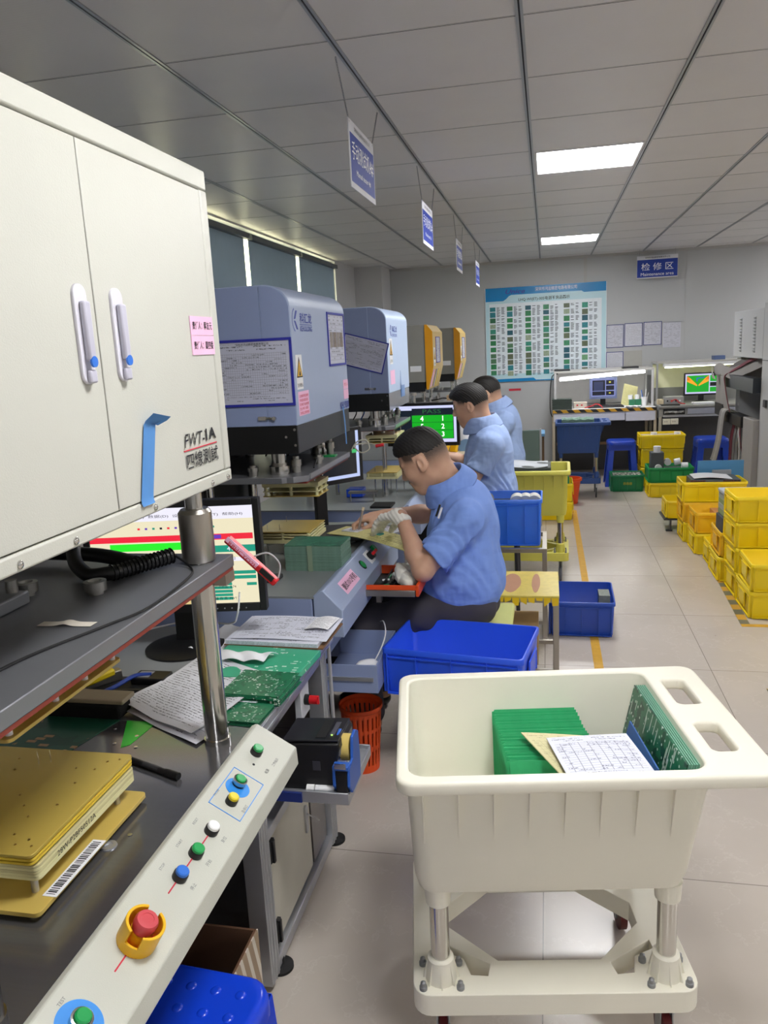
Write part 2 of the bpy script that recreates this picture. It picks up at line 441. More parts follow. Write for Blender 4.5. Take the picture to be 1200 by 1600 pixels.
def floor_mat():
    t = NT('glazed marble floor tiles'); v = t.tc(); s = t.sep(v)
    def line(x, o, w):
        f = t.mth('FRACT', t.mth('DIVIDE', t.mth('SUBTRACT', x, o), .8)); return t.mth('LESS_THAN', f, w)
    ln = t.mth('MAXIMUM', line(s[0], -.0216-.0015-8, .0042), line(s[1], 7.0133-.0015-16, .0042))
    cx = t.n('ShaderNodeCombineXYZ')
    t.l(t.mth('FLOOR', t.mth('DIVIDE', t.mth('SUBTRACT', s[0], -8.0216), .8)), cx.inputs[0]); t.l(t.mth('FLOOR', t.mth('DIVIDE', t.mth('SUBTRACT', s[1], -8.9867), .8)), cx.inputs[1])
    wn = t.n('ShaderNodeTexWhiteNoise'); t.l(cx.outputs[0], wn.inputs['Vector'])
    off = t.n('ShaderNodeVectorMath', operation='MULTIPLY_ADD'); t.l(wn.outputs['Color'], off.inputs[0]); off.inputs[1].default_value = (9, 9, 9); t.l(v, off.inputs[2])
    n1 = t.noise(off.outputs[0], 1.6, 6, .6); n2 = t.noise(off.outputs[0], 3.2, 7, .62)
    vein = t.mth('LESS_THAN', t.mth('ABSOLUTE', t.mth('SUBTRACT', n2, .5)), .006)
    c = t.mix(n1, srgb('#b6aca2'), srgb('#cfc6bb')); c = t.mix(t.mth('MULTIPLY', vein, .14), c, srgb('#e2dcd4'))
    c = t.mix(t.mth('MULTIPLY', wn.outputs['Value'], .08), c, srgb('#a69b90'))
    sp = t.mth('MULTIPLY', t.mth('LESS_THAN', t.voro(v, 9)[0], .035), t.mth('GREATER_THAN', t.noise(v, 2, 1), .55))
    c = t.mix(t.mth('MULTIPLY', sp, .5), c, srgb('#5d534a'))
    t.base(t.mix(t.mth('MULTIPLY', ln, .75), c, srgb('#6e675f')))
    rr = t.mth('MULTIPLY_ADD', t.noise(v, 5, 4), .14, .16); t.l(rr, t.b.inputs['Roughness'])
    return t.m
# ------------------------------------------------------------------ the room
XL, XR, YB, YF, H = -2.30, 7.0, 10.15, -3.0, 2.608
struct('floor', MB().box(XL-.2, XR+.1, YF-.1, YB+.1, -.1, 0), floor_mat())
GX, GY = -1.277, 2.701      # ceiling grid origin
def ceil_mat():
    t = NT('grey metal ceiling panels'); v = t.tc(); n = t.noise(v, 6, 4)
    t.base(t.mix(n, srgb('#cfcccd'), srgb('#d6d4d4'))); t.set(.42)
    s = t.sep(v); wv = t.mth('SINE', t.mth('MULTIPLY', s[1], 420.0)); t.bump(t.mth('ADD', t.mth('MULTIPLY', wv, .3), t.noise(v, 60, 2)), .08, .002)
    return t.m
# ceiling slab with openings for the lit panels
LAMPS = [(x, y) for x, ys_ in ((0, (-2.7, .9, 4.5, 8.1)), (3.6, (-.9, 2.7, 6.3, 9.3)), (6.0, (.9, 4.5, 8.1))) for y in ys_]  # all but two panels are unseen, added to light the room more evenly
lamp_rects = [(GX+1.2+.022+x, GX+1.8-.022+x, y+.021, y+.6-.021) for x, y in LAMPS]
mb = MB(); xs = sorted({XL-.2, XR+.1}|{r[0] for r in lamp_rects}|{r[1] for r in lamp_rects}); ys = sorted({YF-.1, YB+.1}|{r[2] for r in lamp_rects}|{r[3] for r in lamp_rects})
for i in range(len(xs)-1):
    for j in range(len(ys)-1):
        if not any(abs(xs[i]-r[0]) < 1e-6 and abs(ys[j]-r[2]) < 1e-6 for r in lamp_rects): mb.box(xs[i], xs[i+1], ys[j], ys[j+1], H, H+.08)
struct('ceiling', mb, ceil_mat())
tb = MB()
for i in range(-2, 14):
    x = GX+.6*i
    tb.m(0).box(x-.012, x-.003, YF, YB, H-.005, H+.001); tb.m(1).box(x-.003, x+.003, YF, YB, H-.0015, H+.001); tb.m(0).box(x+.003, x+.012, YF, YB, H-.005, H+.001)
for j in range(-9, 13):
    y = GY+.6*j
    for i in range(-2, 13):
        x = GX+.6*i
        if any(r[0] < x+.3 < r[1] and (r[2]-.1 < y < r[3]+.1) for r in lamp_rects): continue
        tb.m(1).box(x+.012, x+.588, y-.002, y+.002, H-.001, H+.001); tb.m(2).box(x+.012, x+.588, y-.006, y-.002, H-.0014, H+.001)
struct('trim_1', tb, [mat('ceiling runner metal', '#a9abb0', .3, .6), mat('ceiling gap', '#2a2b33', .8), mat('panel seam', '#b9b9ba', .5)])
for k, (r, (lx, ly)) in enumerate(zip(lamp_rects, LAMPS)):
    where = {(0, 4.5): 'lit square ceiling panel, the larger and nearer one in view', (0, 8.1): 'lit square ceiling panel close to the back wall'}.get((lx, ly), 'unseen ceiling light added %s, %s from the back wall' % ({0: 'in the row over the aisle', 3.6: 'in the row right of the aisle', 6.0: 'in the rightmost row'}[lx], ['nearest', 'second', 'third', 'fourth'][sorted([q[1] for q in LAMPS if q[0] == lx], reverse=True).index(ly)]))
    t = T('ceiling_light', where, 'ceiling light', ((r[0]+r[1])/2, (r[2]+r[3])/2, H), 0, 'lit panels in the ceiling')
    t.part('diffuser', MB().box(r[0]+.006, r[1]-.006, r[2]+.006, r[3]-.006, H-.002, H+.02), emis('lit diffuser', '#ffffff', LAMP_E))
    f = MB()
    for (a, b, c, d) in ((r[0], r[1], r[2], r[2]+.008), (r[0], r[1], r[3]-.008, r[3]), (r[0], r[0]+.008, r[2]+.008, r[3]-.008), (r[1]-.008, r[1], r[2]+.008, r[3]-.008)): f.box(a, b, c, d, H-.008, H+.02)
    t.part('frame', f, white_pl)
struct('wall_back', MB().box(XL-.2, XR+.1, YB, YB+.1, 0, H), wall_m)
struct('wall_right', MB().box(XR, XR+.1, YF, YB, 0, H), wall_m)
struct('wall_front', MB().box(XL-.2, XR+.1, YF-.1, YF, 0, H), wall_m)
# seams of the back wall panels
tr = MB()
for x in (.46,): tr.box(x-.02, x+.02, YB-.012, YB, 0, H-.01)
for x in (-1.0, 1.62, 2.8): tr.box(x-.0015, x+.0015, YB-.002, YB, 0, H-.01)
tr.box(XL, XR, YB-.02, YB, H-.03, H)
struct('trim_2', tr, mat('wall joint strip', '#b3b2b1', .4))
# left wall with the window band
WY = [3.45, 4.75, 6.07, 7.38, 8.72]; WZ0, WZ1 = 1.15, 2.595
wl = MB(); wl.box(XL-.2, XL, YF, WY[0], 0, H).box(XL-.2, XL, WY[-1], YB, 0, H).box(XL-.2, XL, WY[0], WY[-1], 0, WZ0).box(XL-.2, XL, WY[0], WY[-1], WZ1, H)
struct('wall_left', wl, wall_w)
struct('wall_left_column', MB().box(XL, XL+.34, 9.62, YB, 0, H), wall_w)
blind_m = mat('grey blue blind fabric', '#a5bccd', .8, var=.04)
for k in range(4):
    y0, y1 = WY[k], WY[k+1]
    f = MB()
    for (a, b, c, d) in ((y0, y0+.05, WZ0, WZ1), (y1-.05, y1, WZ0, WZ1), (y0+.05, y1-.05, WZ0, WZ0+.05), (y0+.05, y1-.05, WZ1-.012, WZ1)): f.box(XL-.14, XL-.06, a, b, c, d)
    f.m(1).box(XL-.105, XL-.099, y0+.05, y1-.05, WZ0+.05, WZ1-.05)
    struct('window_%d' % (k+1), f, [alu_d, glassm])
    t = T('roller_blind', ['closed grey-blue roller blind hidden behind the near cabinet', 'leftmost visible grey-blue roller blind beside the cream cabinet', 'middle grey-blue roller blind above the blue press head', 'farthest grey-blue roller blind next to the white wall'][k], 'blind', (XL+.02, (y0+y1)/2, WZ0), 0, 'roller blinds on the window band')
    g = .055
    t.part('fabric', MB().box(XL+.0, XL+.004, y0+.02, y1-g-.03, WZ0+.02, WZ1-.075), blind_m)
    t.part('roller', MB().box(XL+.0, XL+.045, y0+.01, y1-.05, WZ1-.085, WZ1-.045), mat('blind rail', '#5a5f66', .5))
    t.part('bottom_bar', MB().box(XL-.004, XL+.009, y0+.02, y1-g-.03, WZ0, WZ0+.022), alu_d)
    t.part('chain', MB().cyl((XL+.012, y1-.052, WZ0+.1), (XL+.012, y1-.052, WZ1-.04), .003, n=6), alu)
# floor marking tapes
struct('trim_3', MB().box(.222, .268, 3.2, 7.6, 0, .0012), mat('yellow floor tape', '#c99a2e', .6, var=.2, vs=30))
def hazard(name, a='#c99a2e', b='#6d6a52', n=11.0, ax=1):
    t = NT(name); s = t.sep(t.tc()); f = t.mth('LESS_THAN', t.mth('FRACT', t.mth('MULTIPLY', s[ax] if ax < 3 else t.mth('ADD', s[0], s[2]), n)), .5)
    t.base(t.mix(f, srgb(a), srgb(b))); t.set(.6); return t.m
hz = hazard('striped floor tape', n=5.6)
struct('trim_4', MB().prism([(1.06, 4.48), (1.11, 4.48), (1.19, 6.1), (1.14, 6.1)], (0, 0, 0), PX, PY, (0, 0, .0012)), hz)
struct('trim_5', MB().box(1.06, 1.9, 4.44, 4.482, 0, .0013), MATS['yellow floor tape'])
struct('trim_6', MB().box(.98, 1.03, 2.2, 3.62, 0, .0012), hazard('worn striped floor tape', '#a9894a', '#4b4636', 9))

# ------------------------------------------------------------------ hanging signs
def chain_mb(p0, p1, n):
    mb = MB(); p0, p1 = Vector(p0), Vector(p1); d = (p1-p0)/n; dn = d.normalized(); L = d.length
    a = dn.orthogonal().normalized(); b = dn.cross(a)
    for i in range(n):
        c = p0+d*(i+.5); s = a if i % 2 else b
        pts = [c+dn*(math.cos(q)*L*.62)+s*(math.sin(q)*L*.3) for q in [2*math.pi*k/8 for k in range(9)]]
        mb.tube(pts, .0011, n=5, smooth=0, caps=False)
    return mb
sw = mat('sign white board', '#d8d9e0', .6, spec=.2); sb = mat('sign blue print', '#263c9c', .6, spec=.2)
for k, (y0, lab) in enumerate(((2.96, 'largest and nearest blue hanging sign, on two chains'), (4.69, 'second nearest blue hanging sign, lit at its lower edge'), (6.45, 'third blue hanging sign from the camera, above the second worker'), (8.2, 'farthest of the blue hanging signs, beside the wall poster'))):
    X = -.70; y1 = y0+.42; z0, z1 = 2.212, 2.449
    t = T('hanging_sign', lab, 'sign', (X, (y0+y1)/2, z0), 0, 'blue area signs hanging from the ceiling')
    p = t.part('board', MB().box(X-.002, X+.002, y0, y1, z0, z1), sw)
    t.part('print', MB().box(X+.002, X+.0028, y0+.012, y1-.012, z0+.022, z1-.045), sb, p)
    mb = text_mb('手动测试机%d#' % (4-k), .066, (X+.003, (y0+y1)/2, z0+.135), PY, PZ, 'CM', fit=.36)
    link_mb(mb, text_mb('Manual tester %d#' % (4-k), .022, (X+.003, (y0+y1)/2, z0+.062), PY, PZ, 'CM', fit=.24))
    mb.cur = 1; tx = text_mb('深圳市鸿运精密电路有限公司', .016, (X+.003, (y0+y1)/2, z1-.023), PY, PZ, 'CM', fit=.26); link_mb(mb, tx, 1)
    t.part('lettering', mb, [white_ink, ink], p, smooth=0)
    for q, yy in ((y0+.02, y0-.13), (y1-.02, y1+.13)):
        t.part('chain', chain_mb((X, q, z1-.012), (X+.0, yy, H-.004), 26), alu_d)
# maintenance area sign
X0, X1, Y, z0, z1 = 1.045, 1.505, 10.02, 2.285, 2.54
t = T('wall_sign', 'blue maintenance area sign hanging near the back wall', 'sign', ((X0+X1)/2, Y, z0))
p = t.part('board', MB().box(X0, X1, Y-.002, Y+.002, z0, z1), sw)
t.part('print', MB().box(X0+.003, X1-.003, Y-.003, Y-.002, z0+.01, z1-.045), mat('deep blue print', '#1b3a9a', .4), p)
mb = text_mb('检 修 区', .085, ((X0+X1)/2, Y-.004, z0+.13), PX, PZ, 'CM', fit=.36); link_mb(mb, text_mb('Maintenance area', .036, ((X0+X1)/2, Y-.004, z0+.045), PX, PZ, 'CM', fit=.37)); 
link_mb(mb, text_mb('深圳市鸿运精密电路有限公司', .02, ((X0+X1)/2, Y-.004, z1-.022), PX, PZ, 'CM', fit=.28), 1)
t.part('lettering', mb, [white_ink, ink], p, smooth=0)
t.each('hanger', MB().cyl((X0+.03, Y, z1-.005), (X0+.03, Y, H), .001, n=5).cyl((X1-.03, Y, z1-.005), (X1-.03, Y, H), .001, n=5), alu_d)
# ================================================================== NEAR STATION (cream four-wire tester)
EX = -.690   # aisle-side face of the head cabinet
t = T('test_press', 'cream press with two-door head cabinet, steel posts and long push-button console, nearest the camera', 'machine', (-1.15, 1.14, .752))
mb = MB(); xb = -1.55
mb.box(xb, EX-.02, .67, 1.61, 1.355, 2.0)
mb.box(EX-.02, EX, .67, 1.61, 1.960, 2.0).box(EX-.02, EX, .67, 1.61, 1.355, 1.382).box(EX-.02, EX, .67, .70, 1.382, 1.96).box(EX-.02, EX, 1.578, 1.61, 1.382, 1.96)
head = t.part('head_cabinet', mb, cream, bev=.004)
for y in (.72, .88, 1.009, 1.255, 1.503, 1.585):
    t.part('screw', MB().lathe([(.006, 0), (.006, .002), (.003, .004)], (EX, y, 1.366), 12, (1, 0, 0)), steel, head)
for k, (a, b) in enumerate(((.703, 1.1385), (1.1415, 1.575))):
    d = t.part('door', MB().box(EX-.018, EX-.0015, a, b, 1.3845, 1.9575), cream, head, bev=.0015)
    y = 1.095 if k == 0 else 1.2
    h = MB(); h.prism(rrect(.034, .150, .0165, 6, 0, 0), (EX-.002, y, 1.667), PY, PZ, (.006, 0, 0))
    t.part('handle_plate', h, mat('handle grey plastic', '#d2d0da', .35), d, bev=.0015)
    hl = MB(); hl.obox((EX+.0095, y, 1.672), (0, .0085, 0), (0, 0, .044), (.005, 0, 0)); hl.obox((EX+.008, y, 1.604), (0, .009, 0), (0, 0, .010), (.004, 0, 0))
    t.part('handle_lever', hl, mat('handle lever plastic', '#b9b7c6', .35), d, bev=.003)
    t.part('lock', MB().cyl((EX+.012, y, 1.626), (EX+.0155, y, 1.626), .0085, n=20), bblue, d)
# stickers and lettering on the doors belong to the cabinet
mb = text_mb('FWT-', .026, (EX+.0005, 1.393, 1.4535), PY, PZ, 'L', shear=.25, fit=.092); link_mb(mb, text_mb('1A', .024, (EX+.0005, 1.492, 1.457), PY, PZ, 'L', bold=.02, fit=.05))
link_mb(mb, text_mb('四線測試', .032, (EX+.0005, 1.395, 1.410), PY, PZ, 'L', bold=.008, fit=.15))
t.part('lettering', mb, ink, head, smooth=0)
t.part('underline', MB().box(EX-.001, EX+.0004, 1.39, 1.545, 1.4465, 1.4485), inkred, head)
s = t.part('name_sticker', MB().box(EX-.001, EX+.0006, 1.471, 1.578, 1.63, 1.668).box(EX-.001, EX+.0006, 1.471, 1.578, 1.669, 1.706), pinkp, head)
mb = text_mb('责任人：蒋友元', .016, (EX+.0008, 1.525, 1.688), PY, PZ, 'CM', fit=.092, bold=.01); link_mb(mb, text_mb('责任人：莫四委', .016, (EX+.0008, 1.525, 1.649), PY, PZ, 'CM', fit=.092, bold=.01))
t.part('lettering', mb, ink, s, smooth=0)
# posts
base_z = .757
for (x, y) in ((-.75, 1.53), (-1.45, 1.53), (-.75, .75), (-1.45, .75)):
    p = t.part('guide_post', MB().cyl((x, y, base_z), (x, y, 1.2), .027, n=32).cyl((x, y, 1.2), (x, y, 1.36), .019, n=32), steel)
    t.part('collar', MB().lathe([(.034, 0), (.036, .003), (.036, .108), (.030, .116)], (x, y, 1.19), 36), steel_b, p)
    t.part('flange', MB().cyl((x, y, base_z), (x, y, base_z+.012), .030, n=32), steel, p)
pl = t.part('moving_plate', MB().box(-1.5, -.70, .68, 1.60, 1.158, 1.186), mat('anodised plate', '#7f8085', .38, .55), bev=.002)
t.part('under_sheet', MB().box(-1.5, -.702, .68, 1.597, 1.150, 1.158), mat('brown phenolic sheet', '#7c2f22', .5), pl)
t.part('plate_foot', MB().box(-.735, -.702, 1.55, 1.6, 1.125, 1.150), steel_b, pl)
kn = mat('knurled steel', '#a7a59f', .35, 1, bump=.6, bs=500)
for (x, y, z0) in ((-.86, 1.30, 1.186), (-1.0, 1.285, 1.186)):
    t.part('knurled_nut', MB().lathe([(.014, 0), (.014, .006), (.021, .007), (.0215, .026), (.013, .027), (.012, .020), (.001, .019)], (x, y, z0), 28), kn, pl)
t.part('clamp_block', MB().box(-1.25, -.96, 1.12, 1.24, 1.186, 1.212), alu_d, pl, bev=.004)
t.part('clamp_screw', MB().cyl((-.985, 1.225, 1.212), (-.985, 1.225, 1.235), .011, n=20), kn, pl)
# hoses and wires on the plate
hz1 = MB().tube([(-1.06, 1.62, 1.36), (-1.0, 1.45, 1.24), (-.93, 1.375, 1.205), (-.88, 1.38, 1.203), (-.84, 1.44, 1.205), (-.80, 1.50, 1.208)], .015, 14, 10)
for i in range(16):
    a = Vector((-.875, 1.385, 1.203)).lerp(Vector((-.80, 1.50, 1.208)), i/15); hz1.lathe([(.0155, -.001), (.018, 0), (.0155, .002)], a, 14, (.075, .115, .005))
t.part('flexible_hose', hz1, blk, pl)
t.part('hose', MB().tube([(-1.5, 1.46, 1.21), (-1.25, 1.49, 1.215), (-1.0, 1.50, 1.21), (-.87, 1.47, 1.20)], .016, 12), blk, pl)
t.part('wire', MB().tube([(-.80, 1.50, 1.215), (-.745, 1.475, 1.19), (-.715, 1.40, 1.189), (-.705, 1.22, 1.189), (-.735, 1.12, 1.189), (-.79, .95, 1.189), (-.80, .7, 1.189)], .0025, 8), blk, pl)
tp = MB(); tp.grid(lambda u, v: (-.862+.1*u, 1.118+.022*v+.004*u, 1.1875+.004*math.exp(-((u-.5)/.12)**2)), 16, 2, .0004)
t.part('masking_tape', tp, mat('cream masking tape', '#cbc3b6', .8), pl)
# base plate on the bench
dark_steel = NT('dark brushed base plate'); v = dark_steel.tc(); dark_steel.base(dark_steel.mix(dark_steel.noise(dark_steel.mp(v, (2, 60, 2)), 3, 3), srgb('#727276'), srgb('#808084'))); dark_steel.set(.17, .72); dark_steel = dark_steel.m
bp = t.part('base_plate', MB().box(-1.52, -.672, .42, 1.60, .7505, base_z), dark_steel, bev=.001)
for (x, y) in ((-1.03, 1.56), (-.99, 1.49), (-.955, 1.53), (-.93, 1.48), (-.965, 1.42), (-.99, 1.44), (-.905, 1.415), (-.77, 1.17)):
    t.part('bolt', MB().lathe([(.0045, 0), (.0045, .0016), (.002, .0018)], (x, y, base_z), 14), steel, bp)
t.part('grommet', MB().lathe([(.015, 0), (.014, .003), (.008, .003), (.007, .0005), (.003, .0006)], (-.792, 1.134, base_z), 24), alu, bp)
# console: sloping top towards the aisle
cs = [(-.672, .700), (-.672, .7905), (-.658, .7965), (-.567, .742), (-.565, .700)]
con = t.part('control_console', MB().prism([(a, b) for a, b in cs], (0, .42, 0), PX, PZ, (0, 1.13, 0)), cream_d, bev=.003)
sn = Vector((.0545, 0, .091)).normalized(); sd = Vector((.091, 0, -.0545)).normalized()
def onc(y, s=.5): return Vector((-.658, y, .7965)).lerp(Vector((-.567, y, .742)), s)
def button(y, s, m_cap, kind='flush', r=.0125):
    p = onc(y, s)
    b = t.part('push_button', MB().lathe([(r*1.06, 0), (r*1.06, .010), (r*.98, .012)], p, 24, sn), blk, con)
    t.part('button_cap', MB().lathe([(r*.92, .010), (r*.92, .017), (r*.75, .0185)], p, 24, sn), m_cap, b)
lb = MB().m(0)
disc = lambda y, s, r: MB().lathe([(r, 0), (r, .0006)], onc(y, s), 40, sn)
t.part('blue_ring_label', disc(1.325, .45, .026), labelblue, con)
t.part('blue_disc_label', disc(.762, .5, .033), labelblue, con)
button(1.452, .35, bgreen); button(1.335, .42, bgreen, r=.012); button(1.278, .5, byel, r=.0115)
button(1.183, .5, bwhite); button(1.117, .5, bgreen); button(1.055, .5, bblue); button(.762, .5, bgreen)
t.part('chrome_bezel', MB().lathe([(.0145, .006), (.0145, .014), (.012, .0145), (.0115, .006)], onc(1.335, .42), 24, sn, cap=False), steel, con)
t.part('chrome_bezel', MB().lathe([(.0155, .0), (.0155, .012), (.0125, .0125), (.0125, .0)], onc(.762, .5), 24, sn, cap=False), steel, con)
ln = MB(); ln.obox(onc(1.10, .5)+sn*.0005, sd*.0012, Vector((0, .085, 0)), sn*.0002); ln.obox(onc(.91, .5)+sn*.0005, sd*.0012, Vector((0, .06, 0)), sn*.0002)
t.part('red_line', ln, inkred, con)
bl = MB()
for (y0, y1, s0, s1) in ((1.245, 1.247, .16, .84), (1.373, 1.375, .16, .84), (1.245, 1.375, .16, .175), (1.245, 1.375, .825, .84)):
    a = onc((y0+y1)/2, (s0+s1)/2)+sn*.0004; bl.obox(a, sd*(abs(s1-s0)*.106/2), Vector((0, (y1-y0)/2, 0)), sn*.0002)
t.part('blue_outline', bl, labelblue, con)
tx = MB(); tdir = Vector((0, 1, 0))
for y, s, w_ in ((1.463, .82, '工作指示'), (1.43, .78, '电源'), (1.29, .82, '急停灯'), (1.195, .80, '复位'), (1.128, .8, '开始'), (1.066, .8, '停止')):
    link_mb(tx, text_mb(w_, .0075, onc(y-.02, s)+sn*.0003, tdir, -sd, 'L'))
for y, s, w_ in ((1.29, .2, 'PROBE'), (1.195, .2, 'RESET'), (1.128, .2, 'START'), (1.066, .2, 'STOP'), (.785, .18, 'TEST')):
    link_mb(tx, text_mb(w_, .005, onc(y-.02, s)+sn*.0003, tdir, -sd, 'L'))
t.part('lettering', tx, inkg, con, smooth=0)
t.part('key_hole', MB().lathe([(.003, 0), (.003, .0006)], onc(1.415, .45), 12, sn), ink, con)
# emergency stop with yellow guard
p = onc(.912, .5); es = t.part('emergency_stop', MB().lathe([(.016, 0), (.016, .022), (.018, .024)], p, 24, sn), yel, con)
t.part('red_base_disc', MB().lathe([(.031, 0), (.031, .0008)], p, 32, sn), red, es)
t.part('mushroom_button', MB().lathe([(.012, .02), (.016, .026), (.0185, .034), (.0185, .042), (.016, .0465), (.010, .047), (.0095, .0462), (.002, .0465)], p, 28, sn), redbtn, es)
g = MB(); a = PY; b = sd
for k0, k1 in ((20, 160), (200, 340)):
    L = []
    n = 18
    for i in range(n+1):
        q = R(k0+(k1-k0)*i/n); d = a*math.cos(q)+b*math.sin(q)
        hh = .040*min(1, 1.0)
        L.append([p+d*.027, p+d*.031, p+d*.031+sn*hh, p+d*.026+sn*hh])
    g.loops(L)
g.lathe([(.031, 0), (.031, .018), (.027, .018), (.027, 0)], p, 40, sn, cap=False)
t.part('guard', g, yel, es, bev=.001)

# ---- workbench under it
t = T('workbench', 'aluminium profile workbench with cream cupboard door under the cream press', 'workbench', (-1.2, 1.35, 0))
t.part('worktop', MB().box(-1.78, -.712, .42, 2.27, .715, .750), mat('grey worktop laminate', '#8f9396', .3, var=.04), bev=.002)
e = MB(); e.box(-.712, -.680, .42, 2.27, .712, .750)
e.box(-.684, -.678, .42, 2.27, .716, .724).box(-.684, -.678, .42, 2.27, .738, .746)
t.part('edge_profile', e, alu, bev=.001)
for (x, y) in ((-.725, 1.64), (-.725, 2.235), (-.725, .45), (-1.74, 2.235), (-1.74, .45)):
    m_ = MB().box(x-.03, x+.02, y-.03, y+.03, .02, .715)
    for q in (-.018, 0, .018): m_.box(x+.019, x+.022, y+q-.003, y+q+.003, .02, .715)
    t.part('leg', m_, alu, bev=.002)
rl = MB().box(-.742, -.708, 1.67, 2.205, .02, .055).box(-.742, -.708, 1.67, 2.205, .40, .43).box(-.742, -.708, 1.67, 2.205, .66, .715)
t.each('rail', rl, alu, bev=.002)
d = t.part('door', MB().box(-.735, -.722, 1.70, 2.04, .065, .395), mat('cream cupboard panel', '#bdb9ab', .45), bev=.002)
t.part('side_panel', MB().box(-.737, -.724, 2.06, 2.20, .06, .40), mat('smoked panel', '#6b6663', .25))
for z in (.35, .11): t.each('hinge', MB().box(-.726, -.712, 1.69, 1.722, z-.03, z+.03).box(-.72, -.706, 1.700, 1.712, z-.033, z+.033), blk, d, bev=.002)
h = t.part('handle', MB().prism(rrect(.02, .09, .009, 5), (-.722, 2.0, .25), PY, PZ, (.006, 0, 0)).beam((-.712, 1.995, .27), (-.69, 2.03, .23), .008, .004), alu, d)
for y in (1.70, 2.26): t.part('foot', MB().lathe([(.034, 0), (.034, .008), (.012, .016), (.010, .03)], (-.715, y, 0), 24), rubber)
for y in (.45,): t.part('foot', MB().lathe([(.034, 0), (.034, .008), (.012, .016), (.010, .03)], (-.725, y, 0), 24), rubber)
t.part('inner_side', MB().box(-1.70, -.745, 1.66, 1.672, .06, .71), mat('dark inner panel', '#3a3a3e', .5))
t.part('back_panel', MB().box(-1.75, -1.74, .45, 2.2, .06, .71), MATS['dark inner panel'])
# switch box with red rotary switch
b = t.part('switch_plate', MB().box(-.735, -.715, 2.02, 2.10, .56, .66), mat('switch plate grey', '#c8cad0', .4), bev=.002)
t.part('rotary_switch', MB().cyl((-.715, 2.06, .61), (-.70, 2.06, .61), .016).m(1).cyl((-.70, 2.06, .61), (-.675, 2.06, .61), .013).box(-.69, -.672, 2.055, 2.065, .598, .622), [blk, red], b)
# tray, pulled out
tr = MB().box(-.80, -.498, 1.715, 1.955, .512, .518).box(-.80, -.498, 1.708, 1.715, .498, .53).box(-.80, -.498, 1.955, 1.961, .498, .53).box(-.503, -.497, 1.71, 1.96, .498, .526)
ty = t.part('pull_out_tray', tr, alu, bev=.001)
t.part('slide_rail', MB().box(-.69, -.62, 1.702, 1.708, .50, .526), mat('blue film', '#1b2f77', .4), ty)
for y in (1.74, 1.93): t.part('tray_bracket', MB().box(-.72, -.56, y-.008, y+.008, .492, .512), alu_d, ty)

# ---- things on and around the bench
# receipt printer
t = T('receipt_printer', 'black receipt printer on the pulled-out tray', 'printer', (-.62, 1.80, .518))
pb = MB(); pb.prism([(-.055, 0), (-.055, .125), (.10, .133), (.105, .120), (.085, .05), (.085, 0)], (-.625, 1.735, .518), PX, PZ, (0, .135, 0))
t.part('body', pb, blk, bev=.004)
t.part('lid', MB().obox((-.60, 1.803, .652), (.075, .004*0, .004), (0, .062, 0), (0, 0, .003)), mat('printer lid', '#1b1b20', .3), bev=.002)
t.part('paper_slot', MB().obox((-.575, 1.803, .657), (.014, 0, .0008), (0, .05, 0), (0, 0, .001)), blk_m)
t.part('button_strip', MB().obox((-.548, 1.803, .6585), (.007, 0, .0004), (0, .035, 0), (0, 0, .0006)), mat('printer strip', '#4a4a55', .3))
t.part('lamp', MB().cyl((-.548, 1.765, .6585), (-.548, 1.765, .6605), .003, n=12), emis('green lamp', '#b8e37a', 1))
t.part('power_switch', MB().box(-.595, -.575, 1.7335, 1.736, .575, .60), mat('printer switch', '#3a3a42', .3))
t.part('side_strip', MB().obox((-.5225, 1.803, .628), (.0008, 0, .012), (0, .066, 0), (.001, 0, 0)), alu_d)
# tape dispenser
t = T('tape_dispenser', 'blue tape dispenser with yellow roll at the tray corner', 'tape dispenser', (-.515, 1.725, .518))
def disp(x0): return MB().prism([(-.005, 0), (.055, 0), (.06, .06), (.055, .13), (.03, .145), (.0, .14), (-.008, .11), (-.012, .085), (-.05, .08), (-.055, .03), (-.03, 0)], (x0, 1.765, .518), PY, PZ, (.008, 0, 0))
t.part('side_plate', disp(-.538), mat('dispenser blue', '#2f62c0', .35), bev=.002); t.part('side_plate', disp(-.500), MATS['dispenser blue'], bev=.002)
t.part('front_block', MB().box(-.53, -.5, 1.712, 1.742, .525, .6), blk, bev=.002)
t.part('nose', MB().box(-.536, -.494, 1.708, 1.735, .592, .604), MATS['dispenser blue'], bev=.002)
t.part('tape_roll', MB().lathe([(.02, 0), (.034, 0), (.034, .022), (.02, .022)], (-.526, 1.785, .618), 28, (1, 0, 0), cap=False), mat('yellow tape', '#d8bf6a', .4))
t.part('cutter', MB().box(-.53, -.5, 1.706, 1.709, .598, .612), steel)
t = T('sample_vial', 'small white plastic vial lying on the tray before the printer', 'vial', (-.60, 1.735, .5185))
t.part('bottle', MB().lathe([(.001, 0), (.009, .001), (.009, .045), (.006, .050)], (-.59, 1.727, .5285), 16, (1, .05, 0)), white_pl)
t.part('cap', MB().cyl((-.592, 1.727, .5285), (-.612, 1.726, .5285), .0095, n=16), mat('cap white', '#f2f2f2', .4))
